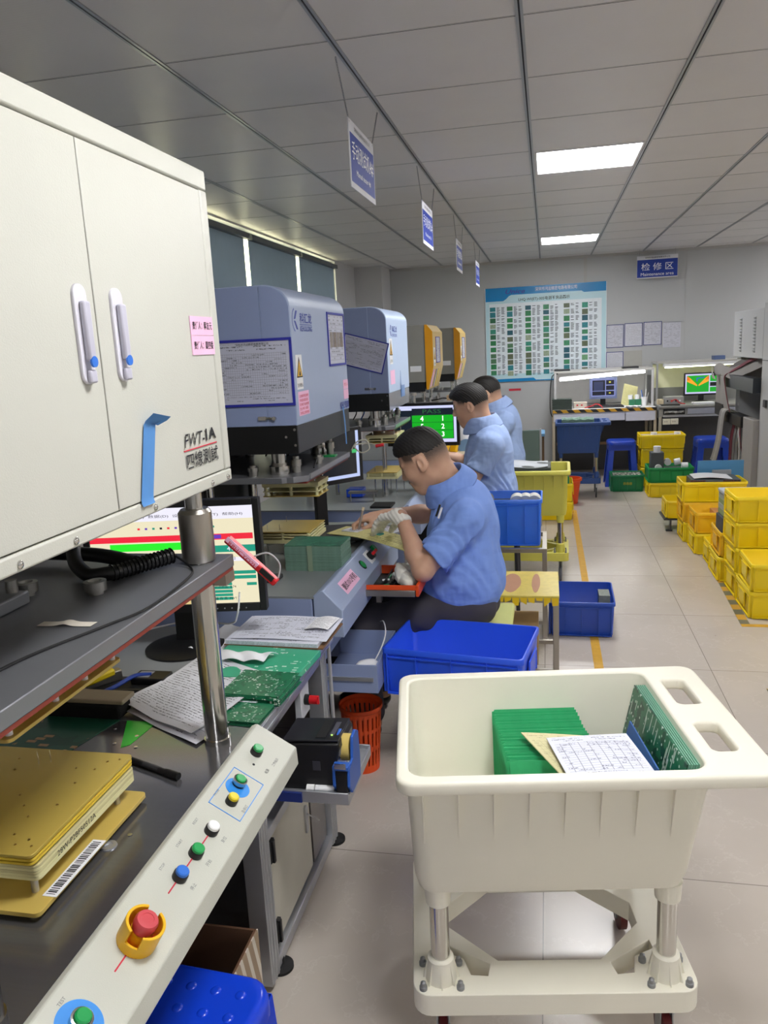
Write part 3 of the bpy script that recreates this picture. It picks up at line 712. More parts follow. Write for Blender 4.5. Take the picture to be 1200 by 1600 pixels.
# folded papers under the monitor and stack of sheets in front
formA = form_mat('printed process card', '#dadbe2', 'grid', nu=14, nv=20); formB = form_mat('ruled log sheet', '#d9dbe8', 'rules', nv=18); formC = form_mat('printed text sheet', '#dcdde4', 'text', nv=34)
def sheet(name, label, P0, P1, P3, m_, curl=.012, th=.0015, z=.758, grp=None, seed=0, cat='paper', wav=2.0):
    """sheet with corners P0 (origin), P1 (u end), P3 (v end)"""
    P0, P1, P3 = Vector(P0), Vector(P1), Vector(P3); rnd = random.Random(seed); ph = rnd.random()*6
    def fn(u, v):
        p = P0+(P1-P0)*u+(P3-P0)*v
        return (p.x, p.y, z+p.z+th+curl*(.5+.5*math.sin(ph+wav*math.pi*u))*abs(v-.4)*1.2+curl*.3*math.sin(5*u+4*v+ph)**2)
    mb = MB().grid(fn, 22, 18, th)
    return single(name, mb, [m_], label, cat, grp, smooth=60)
sheet('paper_sheet', 'curled printed sheet lying in front of the steel post, topmost of two', (-1.076, 1.665, 0), (-.815, 1.53, 0), (-.985, 2.0, 0), formC, .014, .001, .7655, 'printed sheets by the steel post', 1)
sheet('paper_sheet', 'printed sheet sticking out under the curled one by the steel post', (-1.05, 1.64, 0), (-.79, 1.50, 0), (-.955, 1.97, 0), formA, .008, .001, .7585, 'printed sheets by the steel post', 1)
cl = MB().grid(lambda u, v: (-.985+.20*u+.02*v, 1.94+.07*v-.01*u, .780+.009*abs(math.sin(9*u+3*v))+.008*math.sin(4*v)), 24, 10, .002)
single('wipe_cloth', cl, wpaper, 'crumpled white wipe lying over the large green board', 'cloth')
# clipboard and sheets
t = T('clipboard', 'brown clipboard holding a thick pad of log sheets at the bench end', 'clipboard', (-.81, 2.17, .765))
def clipfn(z, th, dx0=0, dx1=0):
    return MB().grid(lambda u, v: (-.965+.005*v+(.315+dx1)*u+dx0, 2.075+.215*v-.012*u, z+.004*math.sin(3*u)*v), 6, 4, th)
t.part('board', clipfn(.772, .004), mat('hardboard', '#7a5a3c', .6))
t.part('pad', clipfn(.785, .012, .004, -.02), [formB])
t.part('top_sheet', MB().grid(lambda u, v: (-.945+.30*u, 2.085+.20*v, .788+.003*math.sin(4*u)), 8, 4, .001), [formB])
t.part('small_note', MB().grid(lambda u, v: (-.735+.075*u+.01*v, 2.16+.105*v, .794+.006*math.sin(3*u)), 6, 6, .0006), [form_mat('small receipt', '#ececf0', 'text', nv=12)])
sheet('paper_sheet', 'rolled paper sheet tucked under the clipboard beside the monitor stand', (-1.07, 2.05, 0), (-.95, 2.03, 0), (-1.03, 2.26, 0), wpaper, .02, .001, .752, None, 4)
single('steel_rod', MB().cyl((-.690, 2.252, .36), (-.690, 2.252, .762), .006, n=12), alu, 'thin upright steel rod at the far corner of the bench', 'rod')
# large board and two stacks of green boards
t_ = MB().prism([(-.97, 1.86), (-.70, 1.84), (-.668, 1.90), (-.655, 2.055), (-.95, 2.075)], (0, 0, .752), PX, PY, (0, 0, .018))
single('large_circuit_board', t_, [pcb_a], 'large pale green circuit panel under the white wipe', 'circuit board', bev=.0006)
def board_stack(name, label, c, w, d, n, rz, z, m_top, th=.0022, jit=.0035, grp=None, seed=0, cat='circuit board', first_mat=None):
    rnd = random.Random(seed); out = []
    for i in range(n):
        jx, jy, jr = rnd.uniform(-jit, jit), rnd.uniform(-jit, jit), rnd.uniform(-.02, .02)*(jit/.0035)
        mb = MB().at(Matrix.Translation((c[0]+jx, c[1]+jy, z+i*th)) @ Matrix.Rotation(rz+jr, 4, 'Z')).box(-w/2, w/2, -d/2, d/2, 0, th*.86)
        lab = label % ('topmost' if i == n-1 else 'bottommost' if i == 0 else '%s from the top' % ORD[n-1-i])
        out.append(single(name, mb, m_top, lab, cat, grp, base=(c[0], c[1], z+i*th)))
    return out
ORD = ['', 'second', 'third', 'fourth', 'fifth', 'sixth', 'seventh', 'eighth', 'ninth', 'tenth', 'eleventh', 'twelfth', 'thirteenth', 'fourteenth', 'fifteenth', 'sixteenth', 'seventeenth', 'eighteenth', 'nineteenth', 'twentieth']+['%dth' % i for i in range(21, 80)]
board_stack('circuit_board', 'green board piled behind the steel post, %s', (-.745, 1.80), .16, .15, 9, -.06, .752+.019*0, [pcb_c], .003, .004, 'green boards piled behind the steel post', 2)
board_stack('circuit_board', 'green board in the low pile beside the console end, %s', (-.755, 1.665), .15, .10, 5, -.06, .752, [pcb_c], .0026, .004, 'green boards piled by the console end', 3)
# golden fixture on the base plate
t = T('probe_fixture', 'stacked golden probe fixture standing on the dark base plate of the cream press', 'fixture', (-1.0, 1.11, base_z))
rz_g = 0
def rp(x0, x1, y0, y1, z0, z1, r=.01): return MB().prism(rrect(x1-x0, y1-y0, r, 4, (x0+x1)/2, (y0+y1)/2), (0, 0, z0), PX, PY, (0, 0, z1-z0))
t.part('foot_plate', rp(-1.26, -.795, .935, 1.285, .766, .774), gold, bev=.0006)
t.each('foot', MB().cyl((-.82, .96, base_z), (-.82, .96, .766), .01).cyl((-.82, 1.26, base_z), (-.82, 1.26, .766), .01), pale_y)
for x, y in ((-.835, .985), (-.835, 1.24), (-1.2, .985), (-1.0, .985)): t.part('standoff', MB().cyl((x, y, .774), (x, y, .806), .006, n=14), alu)
t.part('frame_plate', rp(-1.2, -.812, .968, 1.279, .806, .812), pale_y, bev=.0006)
for k in range(4): t.part('frame_layer', rp(-1.2, -.812, .968, 1.279, .8125+k*.0052, .8172+k*.0052), [pale_y, mat('inner layer', '#c9c190', .5)][k % 2], bev=.0005)
t.part('spacer', MB().box(-.86, -.83, .985, 1.0, .833, .838).box(-.86, -.83, 1.23, 1.25, .833, .838).box(-1.1, -1.07, .985, 1.0, .833, .838), blk)
for k in range(2): t.part('middle_plate', rp(-1.21, -.814+.001*k, .962, 1.281, .838+k*.0068, .8425+k*.0068), mat('bright resin board', '#dcbd3c', .4), bev=.0006)
t.part('spacer', MB().cyl((-.83, .98, .833), (-.83, .98, .856), .006, n=12).cyl((-.83, 1.265, .833), (-.83, 1.265, .856), .006, n=12).cyl((-.825, 1.12, .84), (-.825, 1.12, .856), .006, n=12), pale_y)
tpp = t.part('top_plate', rp(-1.21, -.813, .960, 1.282, .8515, .8575), mat('golden resin top', '#cbb257', .27, .3, var=.10, vs=5), bev=.0008)
rnd = random.Random(5)
for (x, y) in ((-.85, 1.25), (-.83, 1.26), (-.9, 1.22), (-.86, 1.22), (-.87, 1.17), (-.95, 1.12), (-.92, 1.09), (-.89, 1.06), (-.86, 1.10), (-1.02, 1.20), (-.845, 1.0), (-.86, .985), (-.88, 1.01), (-.83, .985), (-1.05, 1.1), (-1.04, 1.24)):
    t.part('pin_hole', MB().lathe([(.0022, 0), (.0022, .0009), (.0012, .0009), (.0011, .0002)], (x, y, .8575), 10), mat('pin brass', '#a88d4c', .3, .8), tpp)
for (x, y) in ((-.985, 1.225), (-.965, 1.235)): t.part('probe_pin', MB().lathe([(.0012, 0), (.0012, .020), (.0002, .026)], (x, y, .8575), 8), steel, tpp)
t.part('lettering', text_mb('28W-P2BF50512A', .010, (-.8115, 1.02, .815), PY, PZ, 'L', fit=.115), ink, smooth=0)
lbm = form_mat('barcode label', '#d7d8da', 'grid', nu=40, nv=3)
t.part('barcode_label', MB().obox((-.803, 1.05, .7745), (0, .075, 0), (.013, 0, 0), (0, 0, .0004)), wpaper, world=True)
bc = MB(); rnd = random.Random(3); y = .98
while y < 1.12:
    w_ = rnd.choice((.0012, .002, .003)); bc.box(-.812, -.796, y, y+w_, .7749, .7752); y += w_+rnd.choice((.0012, .002, .003))
t.part('barcode', bc, ink)
# second fixture hanging below the moving plate
t = T('probe_fixture', 'golden probe fixture fixed under the moving plate of the cream press', 'fixture', (-1.0, 1.0, 1.10))
t.part('upper_plate', rp(-1.25, -.748, .88, 1.18, 1.128, 1.133), gold, bev=.0006); t.part('lower_plate', rp(-1.25, -.745, .875, 1.178, 1.104, 1.110), gold, bev=.0006)
for y in (.89, 1.0, 1.08, 1.165): t.part('spacer', MB().cyl((-.757, y, 1.11), (-.757, y, 1.128), .0055, n=14), white_pl)
t.part('mount', MB().box(-1.2, -.8, .9, 1.16, 1.133, 1.150), mat('phenolic block', '#5e3324', .5))
# flat dark board, cutter, brush, pliers, pen
mb = MB().prism([(-1.30, 1.45), (-1.08, 1.43), (-1.04, 1.60), (-1.28, 1.62)], (0, 0, base_z), PX, PY, (0, 0, .0018))
single('circuit_board', mb, [pcb_b], 'flat dark green board with copper pads at the back of the base plate', 'circuit board')
mb = MB().prism([(-1.02, 1.60), (-.965, 1.475), (-.95, 1.49), (-.94, 1.60)], (0, 0, base_z), PX, PY, (0, 0, .0014))
single('plastic_wedge', mb, mat('bright green plastic', '#35c93a', .35, emit=.0), 'bright green plastic piece beside the black brush', 'plastic piece')
t = T('bristle_brush', 'black bristle brush with wooden back lying on the bench', 'brush', (-1.12, 1.63, base_z))
t.part('bristles', MB().box(-1.245, -1.04, 1.60, 1.66, base_z, base_z+.038), mat('black bristles', '#0b0b0c', .9, bump=1, bs=400), bev=.006)
t.part('back', MB().box(-1.25, -1.03, 1.605, 1.665, base_z+.038, base_z+.050), mat('pale wood', '#a3957c', .6), bev=.003)
t = T('marker_pen', 'black marker pen lying beside the golden fixture', 'pen', (-.84, 1.38, base_z))
t.part('barrel', MB().cyl((-.905, 1.415, base_z+.008), (-.80, 1.375, base_z+.007), .0065, n=16), blk)
t.part('label', MB().cyl((-.865, 1.40, base_z+.0078), (-.82, 1.383, base_z+.0074), .0067, n=16), dkgrey)
t.part('cap', MB().cyl((-.80, 1.375, base_z+.008), (-.765, 1.362, base_z+.008), .0078, n=16), blk)
t = T('staple_gun', 'silver tool with yellow grip lying behind the black brush', 'tool', (-1.21, 1.80, .752))
t.part('grip', MB().beam((-1.24, 1.76, .775), (-1.19, 1.83, .785), .035, .02), mat('yellow grip', '#e0c41a', .4), bev=.006)
t.part('body', MB().beam((-1.32, 1.68, .768), (-1.18, 1.85, .768), .03, .03), steel_b, bev=.003)
t = T('pliers', 'pliers with blue handles lying near the brush', 'pliers', (-1.13, 1.78, .752))
t.part('handle', MB().tube([(-1.17, 1.72, .765), (-1.14, 1.76, .772), (-1.12, 1.82, .775), (-1.08, 1.84, .772)], .006, 10), mat('blue handle grip', '#1f3f96', .4))
t.part('handle', MB().tube([(-1.17, 1.72, .765), (-1.12, 1.735, .768), (-1.05, 1.75, .765)], .006, 10), blk)
t.part('jaw', MB().beam((-1.17, 1.72, .765), (-1.25, 1.67, .765), .02, .012), dkgrey, bev=.003)
single('cutting_mat', MB().box(-1.30, -1.02, 1.70, 1.86, .7505, .7535), blk_m, 'black mat on the bench behind the brush', 'mat')
t = T('tape_measure', 'small black case lying beside the brush on the bench', 'case', (-1.07, 1.86, .752)); 
t.part('case', MB().box(-1.13, -1.03, 1.81, 1.87, .7536, .772), blk, bev=.004); t.part('label', MB().box(-1.12, -1.08, 1.82, 1.86, .772, .7725), mat('silver label', '#8b8d95', .4))

# ---- monitor 1
def monitor(label, c, w_, h_, rz, foot_z, tilt=0, group=None, screen=None, bez=.02, stand_r=.11, offs=.02, frame_m=None, neck=True):
    """c = centre of the screen face; faces local -Y ; rz turns it"""
    t = T('monitor', label, 'monitor', (c[0], c[1], foot_z), rz, group)
    z = c[2]-foot_z
    fm = frame_m or blk
    f = MB()
    f.box(-w_/2-bez, w_/2+bez, .004, .03, z-h_/2-bez*1.3, z+h_/2+bez)
    for a in ((-w_/2-bez, -w_/2, z-h_/2-bez*1.3, z+h_/2+bez), (w_/2, w_/2+bez, z-h_/2-bez*1.3, z+h_/2+bez), (-w_/2, w_/2, z+h_/2, z+h_/2+bez), (-w_/2, w_/2, z-h_/2-bez*1.3, z-h_/2)): f.box(a[0], a[1], -.004, .004, a[2], a[3])
    f.box(-w_/4, w_/4, .03, .055, z-h_/4, z+h_/4)
    t.part('housing', f, fm, world=False, bev=.002)
    if neck:
        t.part('neck', MB().box(-.03, .03, .035, .06, .01, z), blk, world=False, bev=.004)
        t.part('stand_foot', MB().lathe([(stand_r, 0), (stand_r, .006), (stand_r*.75, .014), (.03, .018)], (0, offs, 0), 40), blk, world=False)
    sc = t.part('screen', MB().box(-w_/2, w_/2, .001, .0035, z-h_/2, z+h_/2), emis('lit screen base', '#10131c', .3), world=False)
    if screen:
        mats_, items = screen; mb = MB()
        for lv, (mi, u0, u1, v0, v1) in enumerate(items):
            y = .0008-lv*.00002; mb.m(mi); mb.quad((-w_/2+u0*w_, y, z-h_/2+v0*h_), (-w_/2+u1*w_, y, z-h_/2+v0*h_), (-w_/2+u1*w_, y, z-h_/2+v1*h_), (-w_/2+u0*w_, y, z-h_/2+v1*h_))
        t.part('screen_image', mb, mats_, sc, world=False, smooth=0)
    return t, sc, z
S_white, S_cream, S_teal, S_red, S_green, S_sand = emis('screen white', '#e6e4f2', .95), emis('screen cream', '#e9e0bf', .9), emis('screen teal', '#1f9a80', .85), emis('screen red', '#e6263c', .95), emis('screen green', '#28e02a', 1.0), emis('screen sand', '#e0c88a', .85)
S_dark, S_purple = emis('screen dark', '#1a1f33', .6), emis('screen purple', '#6a3fc0', .8)
items = [(1, 0, 1, 0, 1), (0, 0, 1, .87, 1), (5, 0, .72, 0, .50), (3, 0, .99, .66, .72), (7, .62, .8, .67, .71), (4, .12, .68, .57, .645), (2, .70, 1, .53, .60)]
for k in range(3): items.append((2, .72, .84, .43-k*.06, .475-k*.06))
items += [(2, .70, .99, .30, .335), (2, .70, .99, .25, .285)]
for k in range(5): items.append((2, .72, .84, .185-k*.038, .215-k*.038))
items += [(0, .845, .98, .435, .475), (2, .93, .99, .18, .21)]
for k in range(11): items.append(((3, 7, 2, 6)[k % 4], .30+.045*k, .315+.045*k, .785, .805))
t, sc, z = monitor('black monitor with red, green and cream test software screen behind the cream press', (-1.10, 2.075, 1.045), .50, .30, R(9), .7505, screen=([S_white, S_cream, S_teal, S_red, S_green, S_sand, S_dark, S_purple], items), stand_r=.12)
mb = text_mb('系统(S)  程序(P)  数据(D)  设置(W)  工具(T)  帮助(H)', .011, (-.2, .0, z+.125), PX, PZ, 'LM', fit=.42)
link_mb(mb, text_mb('型  号  150612', .011, (.115, .0, z-.01), PX, PZ, 'LM')); link_mb(mb, text_mb('测试良品  0.74', .010, (.115, .0, z-.098), PX, PZ, 'LM')); link_mb(mb, text_mb('操 作 员  FWT', .010, (.115, .0, z-.135), PX, PZ, 'LM'))
t.part('screen_text', mb, [ink], sc, world=False, smooth=0)
t.part('screen_text', text_mb('4W C', .014, (.165, -.0005, z+.02), PX, PZ, 'LM'), [S_white], sc, world=False, smooth=0)
for k in range(5): t.part('button', MB().cyl((.12+.022*k, -.004, z-.165), (.12+.022*k, -.006, z-.165), .002, n=8), alu, world=False)
single('cable', MB().tube([(-.91, 2.10, .93), (-.92, 2.09, .86), (-1.0, 2.2, .79), (-1.2, 2.3, .757), (-1.4, 2.1, .756)], .003, 8), white_pl, 'thin white cable hanging behind the monitor of the cream press', 'cable')
# red scanner hanging on the plate corner
t = T('bar_magnet_tool', 'red lettered handle clip hanging from the upper plate corner', 'tool', (-.66, 1.60, 1.13))
d = Vector((-.60, 1.6, 1.118))-Vector((-.712, 1.6, 1.222))
t.part('body', MB().beam((-.712, 1.6, 1.222), (-.602, 1.6, 1.118), .018, .02, (0, 1, 0)), red, bev=.004)
t.part('face_label', MB().beam((-.708, 1.589, 1.224), (-.640, 1.589, 1.160), .012, .002, (0, 1, 0)), pinkp)
t.part('slot', MB().beam((-.633, 1.588, 1.153), (-.606, 1.588, 1.128), .012, .004, (0, 1, 0)), blk_m)
t.part('loop', MB().tube([(-.65, 1.6, 1.18), (-.62, 1.61, 1.185), (-.595, 1.61, 1.16), (-.597, 1.6, 1.13)], .002, 8), alu)
t.part('lettering', text_mb('R8HCYO2H', .009, (-.706, 1.5875, 1.212), (1, 0, -.945), (.945, 0, 1), 'L', fit=.085), red, smooth=0)
# blue tape strip on the cabinet door
tp = MB(); tp.grid(lambda u, v: (EX+.0012+(.018*max(0, v-.9)/.1 if v > .9 else 0)+.004*max(0, .05-v)/.05, 1.205+.043*u+.045*v+(.02*u if v > .92 else 0), 1.376+.158*v-.012*u*(v > .9)), 6, 24, 0)
t = single('tape_strip', tp, tapeblue, 'strip of blue masking tape peeling off the cream cabinet door', 'tape', smooth=60)
# stool and carton below
def hollow_box(x0, x1, y0, y1, z0, z1, w_=.006, mb=None):
    mb = mb or MB(); mb.box(x0, x1, y0, y1, z0, z0+w_)
    mb.box(x0, x0+w_, y0, y1, z0+w_, z1).box(x1-w_, x1, y0, y1, z0+w_, z1).box(x0+w_, x1-w_, y0, y0+w_, z0+w_, z1).box(x0+w_, x1-w_, y1-w_, y1, z0+w_, z1); return mb
t = T('carton', 'open brown cardboard box below the bench behind the blue stool', 'box', (-.82, 1.44, 0))
t.part('box_body', hollow_box(-1.12, -.685, 1.25, 1.50, .0, .29, .006), cardb, bev=.001)
sm = NT('striped carton print'); s_ = sm.sep(sm.tc()); sm.base(sm.mix(sm.mth('LESS_THAN', sm.mth('FRACT', sm.mth('MULTIPLY', sm.mth('ADD', s_[1], sm.mth('MULTIPLY', s_[2], .25)), 28)), .6), srgb('#d8cfc0'), srgb('#a08a70')))
t.part('striped_side', MB().box(-.685, -.682, 1.25, 1.50, .005, .29), sm.m)
def plastic_stool(label, c, top, w_, rz=0, grp=None, m_=None, dim=True):
    m_ = m_ or stoolblue
    t = T('plastic_stool', label, 'stool', (c[0], c[1], 0), rz, grp)
    top_mb = MB(); a = w_/2*.80
    def lp(s, z): return [(x*s, y*s, z) for x, y in rrect(2*a, 2*a, a*.42, 5)]
    top_mb.loops([lp(.90, top-.03), lp(1.06, top-.045), lp(1.06, top-.02), lp(1.03, top-.006), lp(.96, top), lp(.9, top-.001)])
    seat = t.part('seat', top_mb, m_, world=False, smooth=50)
    if dim:
        rr_ = random.Random(2)
        for i in range(4):
            for j in range(4):
                t.part('grip_dimple', MB().lathe([(.011, 0), (.009, .002), (.004, .003)], ((i-1.5)*a*.42, (j-1.5)*a*.42, top-.0012), 14), m_, seat, world=False)
    for sx, sy in ((1, 1), (1, -1), (-1, 1), (-1, -1)):
        L = []
        for s, z in ((.94, top-.03), (1.10, top*.5), (1.25, 0)):
            cx, cy = sx*a*s, sy*a*s; q = .030+.006*(1-z/top)
            L.append([(cx, cy, z), (cx-sx*q*1.9, cy, z), (cx-sx*q*1.9, cy-sy*.008, z), (cx-sx*.009, cy-sy*.009, z), (cx-sx*.008, cy-sy*q*1.9, z), (cx, cy-sy*q*1.9, z)])
        t.part('leg', MB().loops(L), m_, world=False, bev=.003)
    for k in range(4):
        q = Matrix.Rotation(math.pi/2*k, 4, 'Z')
        t.part('apron', MB().at(q).loops([[(-a*1.0, -a*1.01, top-.10), (a*1.0, -a*1.01, top-.10), (a*1.0, -a*.96, top-.10), (-a*1.0, -a*.96, top-.10)], [(-a*.97, -a*.99, top-.03), (a*.97, -a*.99, top-.03), (a*.97, -a*.93, top-.03), (-a*.97, -a*.93, top-.03)]]), m_, world=False)
    return t
plastic_stool('glossy blue plastic stool under the console of the cream press, nearest the camera', (-.66, 1.09), .44, .31, R(-4))
# ================================================================== BLUE PRESSES
blue_frame = mat('royal blue frame', '#2a2f9e', .45)
def warn_sign(t, parent, X, y, z, h=.085):
    """yellow triangle warning plate on an +X facing panel"""
    p = t.part('warning_sign', MB().box(X, X+.0012, y, y+h*.95, z, z+h*1.6), white_pl, parent)
    tri = MB(); yc = y+h*.47
    tri.prism([(-h*.45, 0), (h*.45, 0), (0, h*.95)], (X+.0013, yc, z+h*.55), PY, PZ, (.0006, 0, 0))
    t.part('triangle', tri, ink, p)
    tri = MB(); tri.prism([(-h*.34, 0), (h*.34, 0), (0, h*.72)], (X+.002, yc, z+h*.61), PY, PZ, (.0004, 0, 0)); t.part('triangle_fill', tri, yel, p)
    t.part('hand_symbol', MB().prism([(-.35, 0), (.3, 0), (.25, .3), (.05, .28), (.02, .75), (-.08, .75), (-.1, .3)], (X+.0026, yc, z+h*.64), PY*h*.36, PZ*h*.62, (.0004, 0, 0)), ink, p)
    t.part('lettering', text_mb('当心机械伤人', h*.2, (X+.0016, yc, z+h*.2), PY, PZ, 'CM', fit=h*.85), ink, p, smooth=0)
def framed_sheet(t, parent, O, X, Y, w_, h_, m_, fr=.009, name='document_frame'):
    O, X, Y = Vector(O), Vector(X).normalized(), Vector(Y).normalized(); N = X.cross(Y)
    f = MB()
    for (a, b, c, d) in ((0, w_, 0, fr), (0, w_, h_-fr, h_), (0, fr, fr, h_-fr), (w_-fr, w_, fr, h_-fr)):
        f.obox(O+X*(a+b)/2+Y*(c+d)/2+N*.002, X*(b-a)/2, Y*(d-c)/2, N*.002)
    p = t.part(name, f, blue_frame, parent)
    t.part('sheet', MB().quad(O+X*fr+Y*fr+N*.0012, O+X*(w_-fr)+Y*fr+N*.0012, O+X*(w_-fr)+Y*(h_-fr)+N*.0012, O+X*fr+Y*(h_-fr)+N*.0012), [m_], p)
    return p
form_big = form_mat('check sheet print', '#c6c8da', 'grid', nu=34, nv=26); form_photo = form_mat('instruction sheet print', '#c3c6d6', 'rules', nv=14)
def press_columns(t, xf, y0, y1, zt, zp, top_hood, side=1):
    """columns, nuts and chrome parts between the hood and the moving plate"""
    for y in (y0+.10, y1-.12):
        p = t.part('ram', MB().cyl((xf-.115, y, zp), (xf-.115, y, top_hood), .027, n=28).cyl((xf-.115, y, zp), (xf-.115, y, zp+.03), .038, n=28), steel)
        t.part('ram_flange', MB().cyl((xf-.115, y, zp+.03), (xf-.115, y, zp+.042), .03, n=24), steel_b, p)
def blue_press(label, xf, y0, y1, light, logo, zt=1.857, zb=1.375, zsk=1.276, zp=1.19, variant=0, base_y=None, base_z=.80):
    t = T('test_press', label, 'machine', (xf-.35, (y0+y1)/2, .0), 0, 'presses along the workbench row')
    prof = [(xf-.72, zb)]; r = .065
    prof += [(xf, zb), (xf, zt-.075)]
    for k in range(1, 9): a = math.radians(90*k/8); prof.append((xf-.095+.095*math.cos(a), zt-.075+.075*math.sin(a)))
    prof += [(xf-.72, zt)]
    hood = t.part('hood', MB().prism(prof, (0, y0, 0), PX, PZ, (0, y1-y0, 0)), light, bev=.003)
    t.part('side_panel', MB().prism([(x if x > xf-.5 else xf-.62, z) for x, z in [(xf-.62, zb+.002), (xf-.108, zb+.002), (xf-.108, zt-.004), (xf-.62, zt-.003)]], (0, y0-.0025, 0), PX, PZ, (0, .0025, 0)), bluep, hood)
    t.part('side_corner_panel', MB().prism([(xf-.105, zb+.002), (xf-.003, zb+.002), (xf-.003, zt-.077)]+[(xf-.098+.093*math.cos(R(11.25*k)), zt-.078+.073*math.sin(R(11.25*k))) for k in range(1, 9)]+[(xf-.105, zt-.005)], (0, y0-.0025, 0), PX, PZ, (0, .0025, 0)), bluep, hood)
    sk = t.part('skirt', MB().box(xf-.70, xf-.002, y0+.002, y1-.002, zsk, zb), [dkgrey, mat('clear grey skirt', '#83868c', .2)][variant], bev=.002)
    t.part('side_skirt', MB().box(xf-.70, xf-.004, y0-.001, y0+.003, zsk, zb), mat('black side skirt', '#060607', .45), sk)
    for (a, b) in ((.012, .03), (.012, .085), (.045, .06)): t.part('bolt', MB().lathe([(.005, 0), (.005, .004)], (xf-a, y0-.001, zsk+b), 12, (0, -1, 0)), steel, sk)
    lt = t.each('latch', MB().box(xf-.142, xf-.112, y0-.010, y0-.002, zb+.022, zb+.036).cyl((xf-.112, y0-.008, zb+.029), (xf-.090, y0-.008, zb+.029), .005, n=10), steel, hood, bev=.001)
    t.part('latch_hook', MB().cyl((xf-.082, y0-.002, zb+.028), (xf-.082, y0-.014, zb+.028), .007, n=12), steel, hood)
    # moving plate with cut corner
    pl = t.part('moving_plate', MB().prism([(xf-.60, y0-.0), (xf-.075, y0-.0), (xf-.06, y0+.012), (xf-.035, y0+.012), (xf+.01, y0+.05), (xf+.01, y1-.08), (xf-.02, y1-.05), (xf-.60, y1-.05)], (0, 0, zp-.022), PX, PY, (0, 0, .022)), MATS['anodised plate'], bev=.0015)
    t.part('under_sheet', MB().box(xf-.55, xf+.004, y0+.045, y1-.09, zp-.029, zp-.022), MATS['brown phenolic sheet'], pl)
    press_columns(t, xf, y0, y1, zt, zp, zsk+.02)
    for (x, y, h_) in ((xf-.06, y0+.13, .06), (xf-.035, y0+.34, .035), (xf-.055, y1-.16, .07), (xf-.2, y0+.05, .04), (xf-.31, y0+.04, .02)):
        t.part('chrome_nut', MB().lathe([(.016, 0), (.016, .4*h_), (.020, .42*h_), (.020, .8*h_), (.012, .82*h_), (.012, h_)], (x, y, zp), 18), kn, pl)
    t.part('clamp_lever', MB().tube([(xf-.02, y0+.22, zp+.002), (xf-.03, y0+.30, zp+.025), (xf-.05, y0+.38, zp+.01)], .003, 8), blk, pl)
    t.part('front_rail', MB().box(xf+.010, xf+.016, y0+.06, y1-.1, zp-.014, zp+.004), alu, pl)
    # pneumatic parts in the shade
    for q in range(3): t.part('air_line', MB().tube([(xf-.25-.05*q, y1-.15, zp), (xf-.22-.05*q, y1-.18, zp+.06), (xf-.3-.05*q, y1-.2, zp+.10)], .004, 8), [blk, bblue, blk][q])
    return t, hood, pl
def fixture(t_label, x0, x1, y0, y1, z0, zc, zt, pins=True, grp=None, hang=0, lay=2):
    """slatted golden probe fixture: plates z0..zt, standing (pins down) or hanging (hang = height of the plate above)"""
    t = T('probe_fixture', t_label, 'fixture', ((x0+x1)/2, (y0+y1)/2, z0 if not hang else z0), 0, grp)
    n = lay+1; th = .0045
    t.part('thick_plate', MB().box(x0, x1, y0, y1, *( (zt-.016, zt) if hang else (zc, zc+.016))), pale_y, bev=.0008)
    lo, hi = (zc, zt-.016) if hang else (zc+.016, zt)
    for k in range(n):
        z = lo+(hi-lo-th)*k/(n-1) if hang else lo+(hi-lo)*(k+1)/n-th
        t.part('plate', MB().box(x0+.002, x1-.002, y0+.002, y1-.002, z, z+th), [gold if (not hang and k == n-1) or (hang and k == 0) else pale_y][0], bev=.0005)
    for x in (x0+.012, (x0+x1)/2, x1-.012):
        for y in (y0+.010, (y0+y1)/2, y1-.010):
            if (x, y) == ((x0+x1)/2, (y0+y1)/2): continue
            t.part('spacer', MB().cyl((x, y, lo), (x, y, hi-th), .0065, n=12), pale_y)
    if hang:
        for x in (x0+.04, x1-.02):
            for y in (y0+.02, y1-.02): t.part('rod', MB().cyl((x, y, zt), (x, y, hang), .003, n=8), steel)
    else:
        for x in (x0+.05, (x0+x1)/2, x1-.01):
            for y in (y0+.015, y1-.015): t.part('leg', MB().cyl((x, y, z0), (x, y, zc), .004, n=10), steel)
        for (x, y) in ((x0+.08, y1-.04), (x0+.05, y0+.03), (x0+.10, y0+.04)): t.part('probe_pin', MB().lathe([(.0014, 0), (.0014, .02), (.0002, .026)], (x, y, zt), 8), steel)
    return t

# ---- press 2
XF, Y0, Y1 = -.857, 2.612, 3.352
t, hood, pl = blue_press('blue press head with check sheet on its side, left of the nearest worker', XF, Y0, Y1, bluep_l, True)
framed_sheet(t, hood, (-1.155, Y0-.004, 1.447), (1, 0, 0), (0, 0, 1), .298, .232, form_big)
t.part('sheet_title', text_mb('深圳市鸿运精密电路有限公司', .009, (-1.0, Y0-.0065, 1.661), PX, PZ, 'CM', fit=.12), ink, hood, smooth=0)
framed_sheet(t, hood, (XF, 3.07, 1.565), (0, 1, 0), (0, 0, 1), .262, .213, form_photo)
ph = MB(); rnd = random.Random(9)
for i in range(4): ph.m(i % 2).box(XF+.0015, XF+.0022, 3.10+.052*i, 3.10+.052*i+.044, 1.64, 1.70)
t.part('photo_print', ph, [mat('photo grey', '#8e8580', .6, var=.5, vs=60), mat('photo brown', '#7c7068', .6, var=.5, vs=70)], hood)
lg = MB(); X = XF+.0006
for k in range(10):   # emblem: arc and angular K
    a0, a1 = R(110+14*k), R(110+14*(k+1)); lg.quad((X, 2.672+.043*math.cos(a0), 1.737+.043*math.sin(a0)), (X, 2.672+.038*math.cos(a0), 1.737+.038*math.sin(a0)), (X, 2.672+.038*math.cos(a1), 1.737+.038*math.sin(a1)), (X, 2.672+.043*math.cos(a1), 1.737+.043*math.sin(a1)))
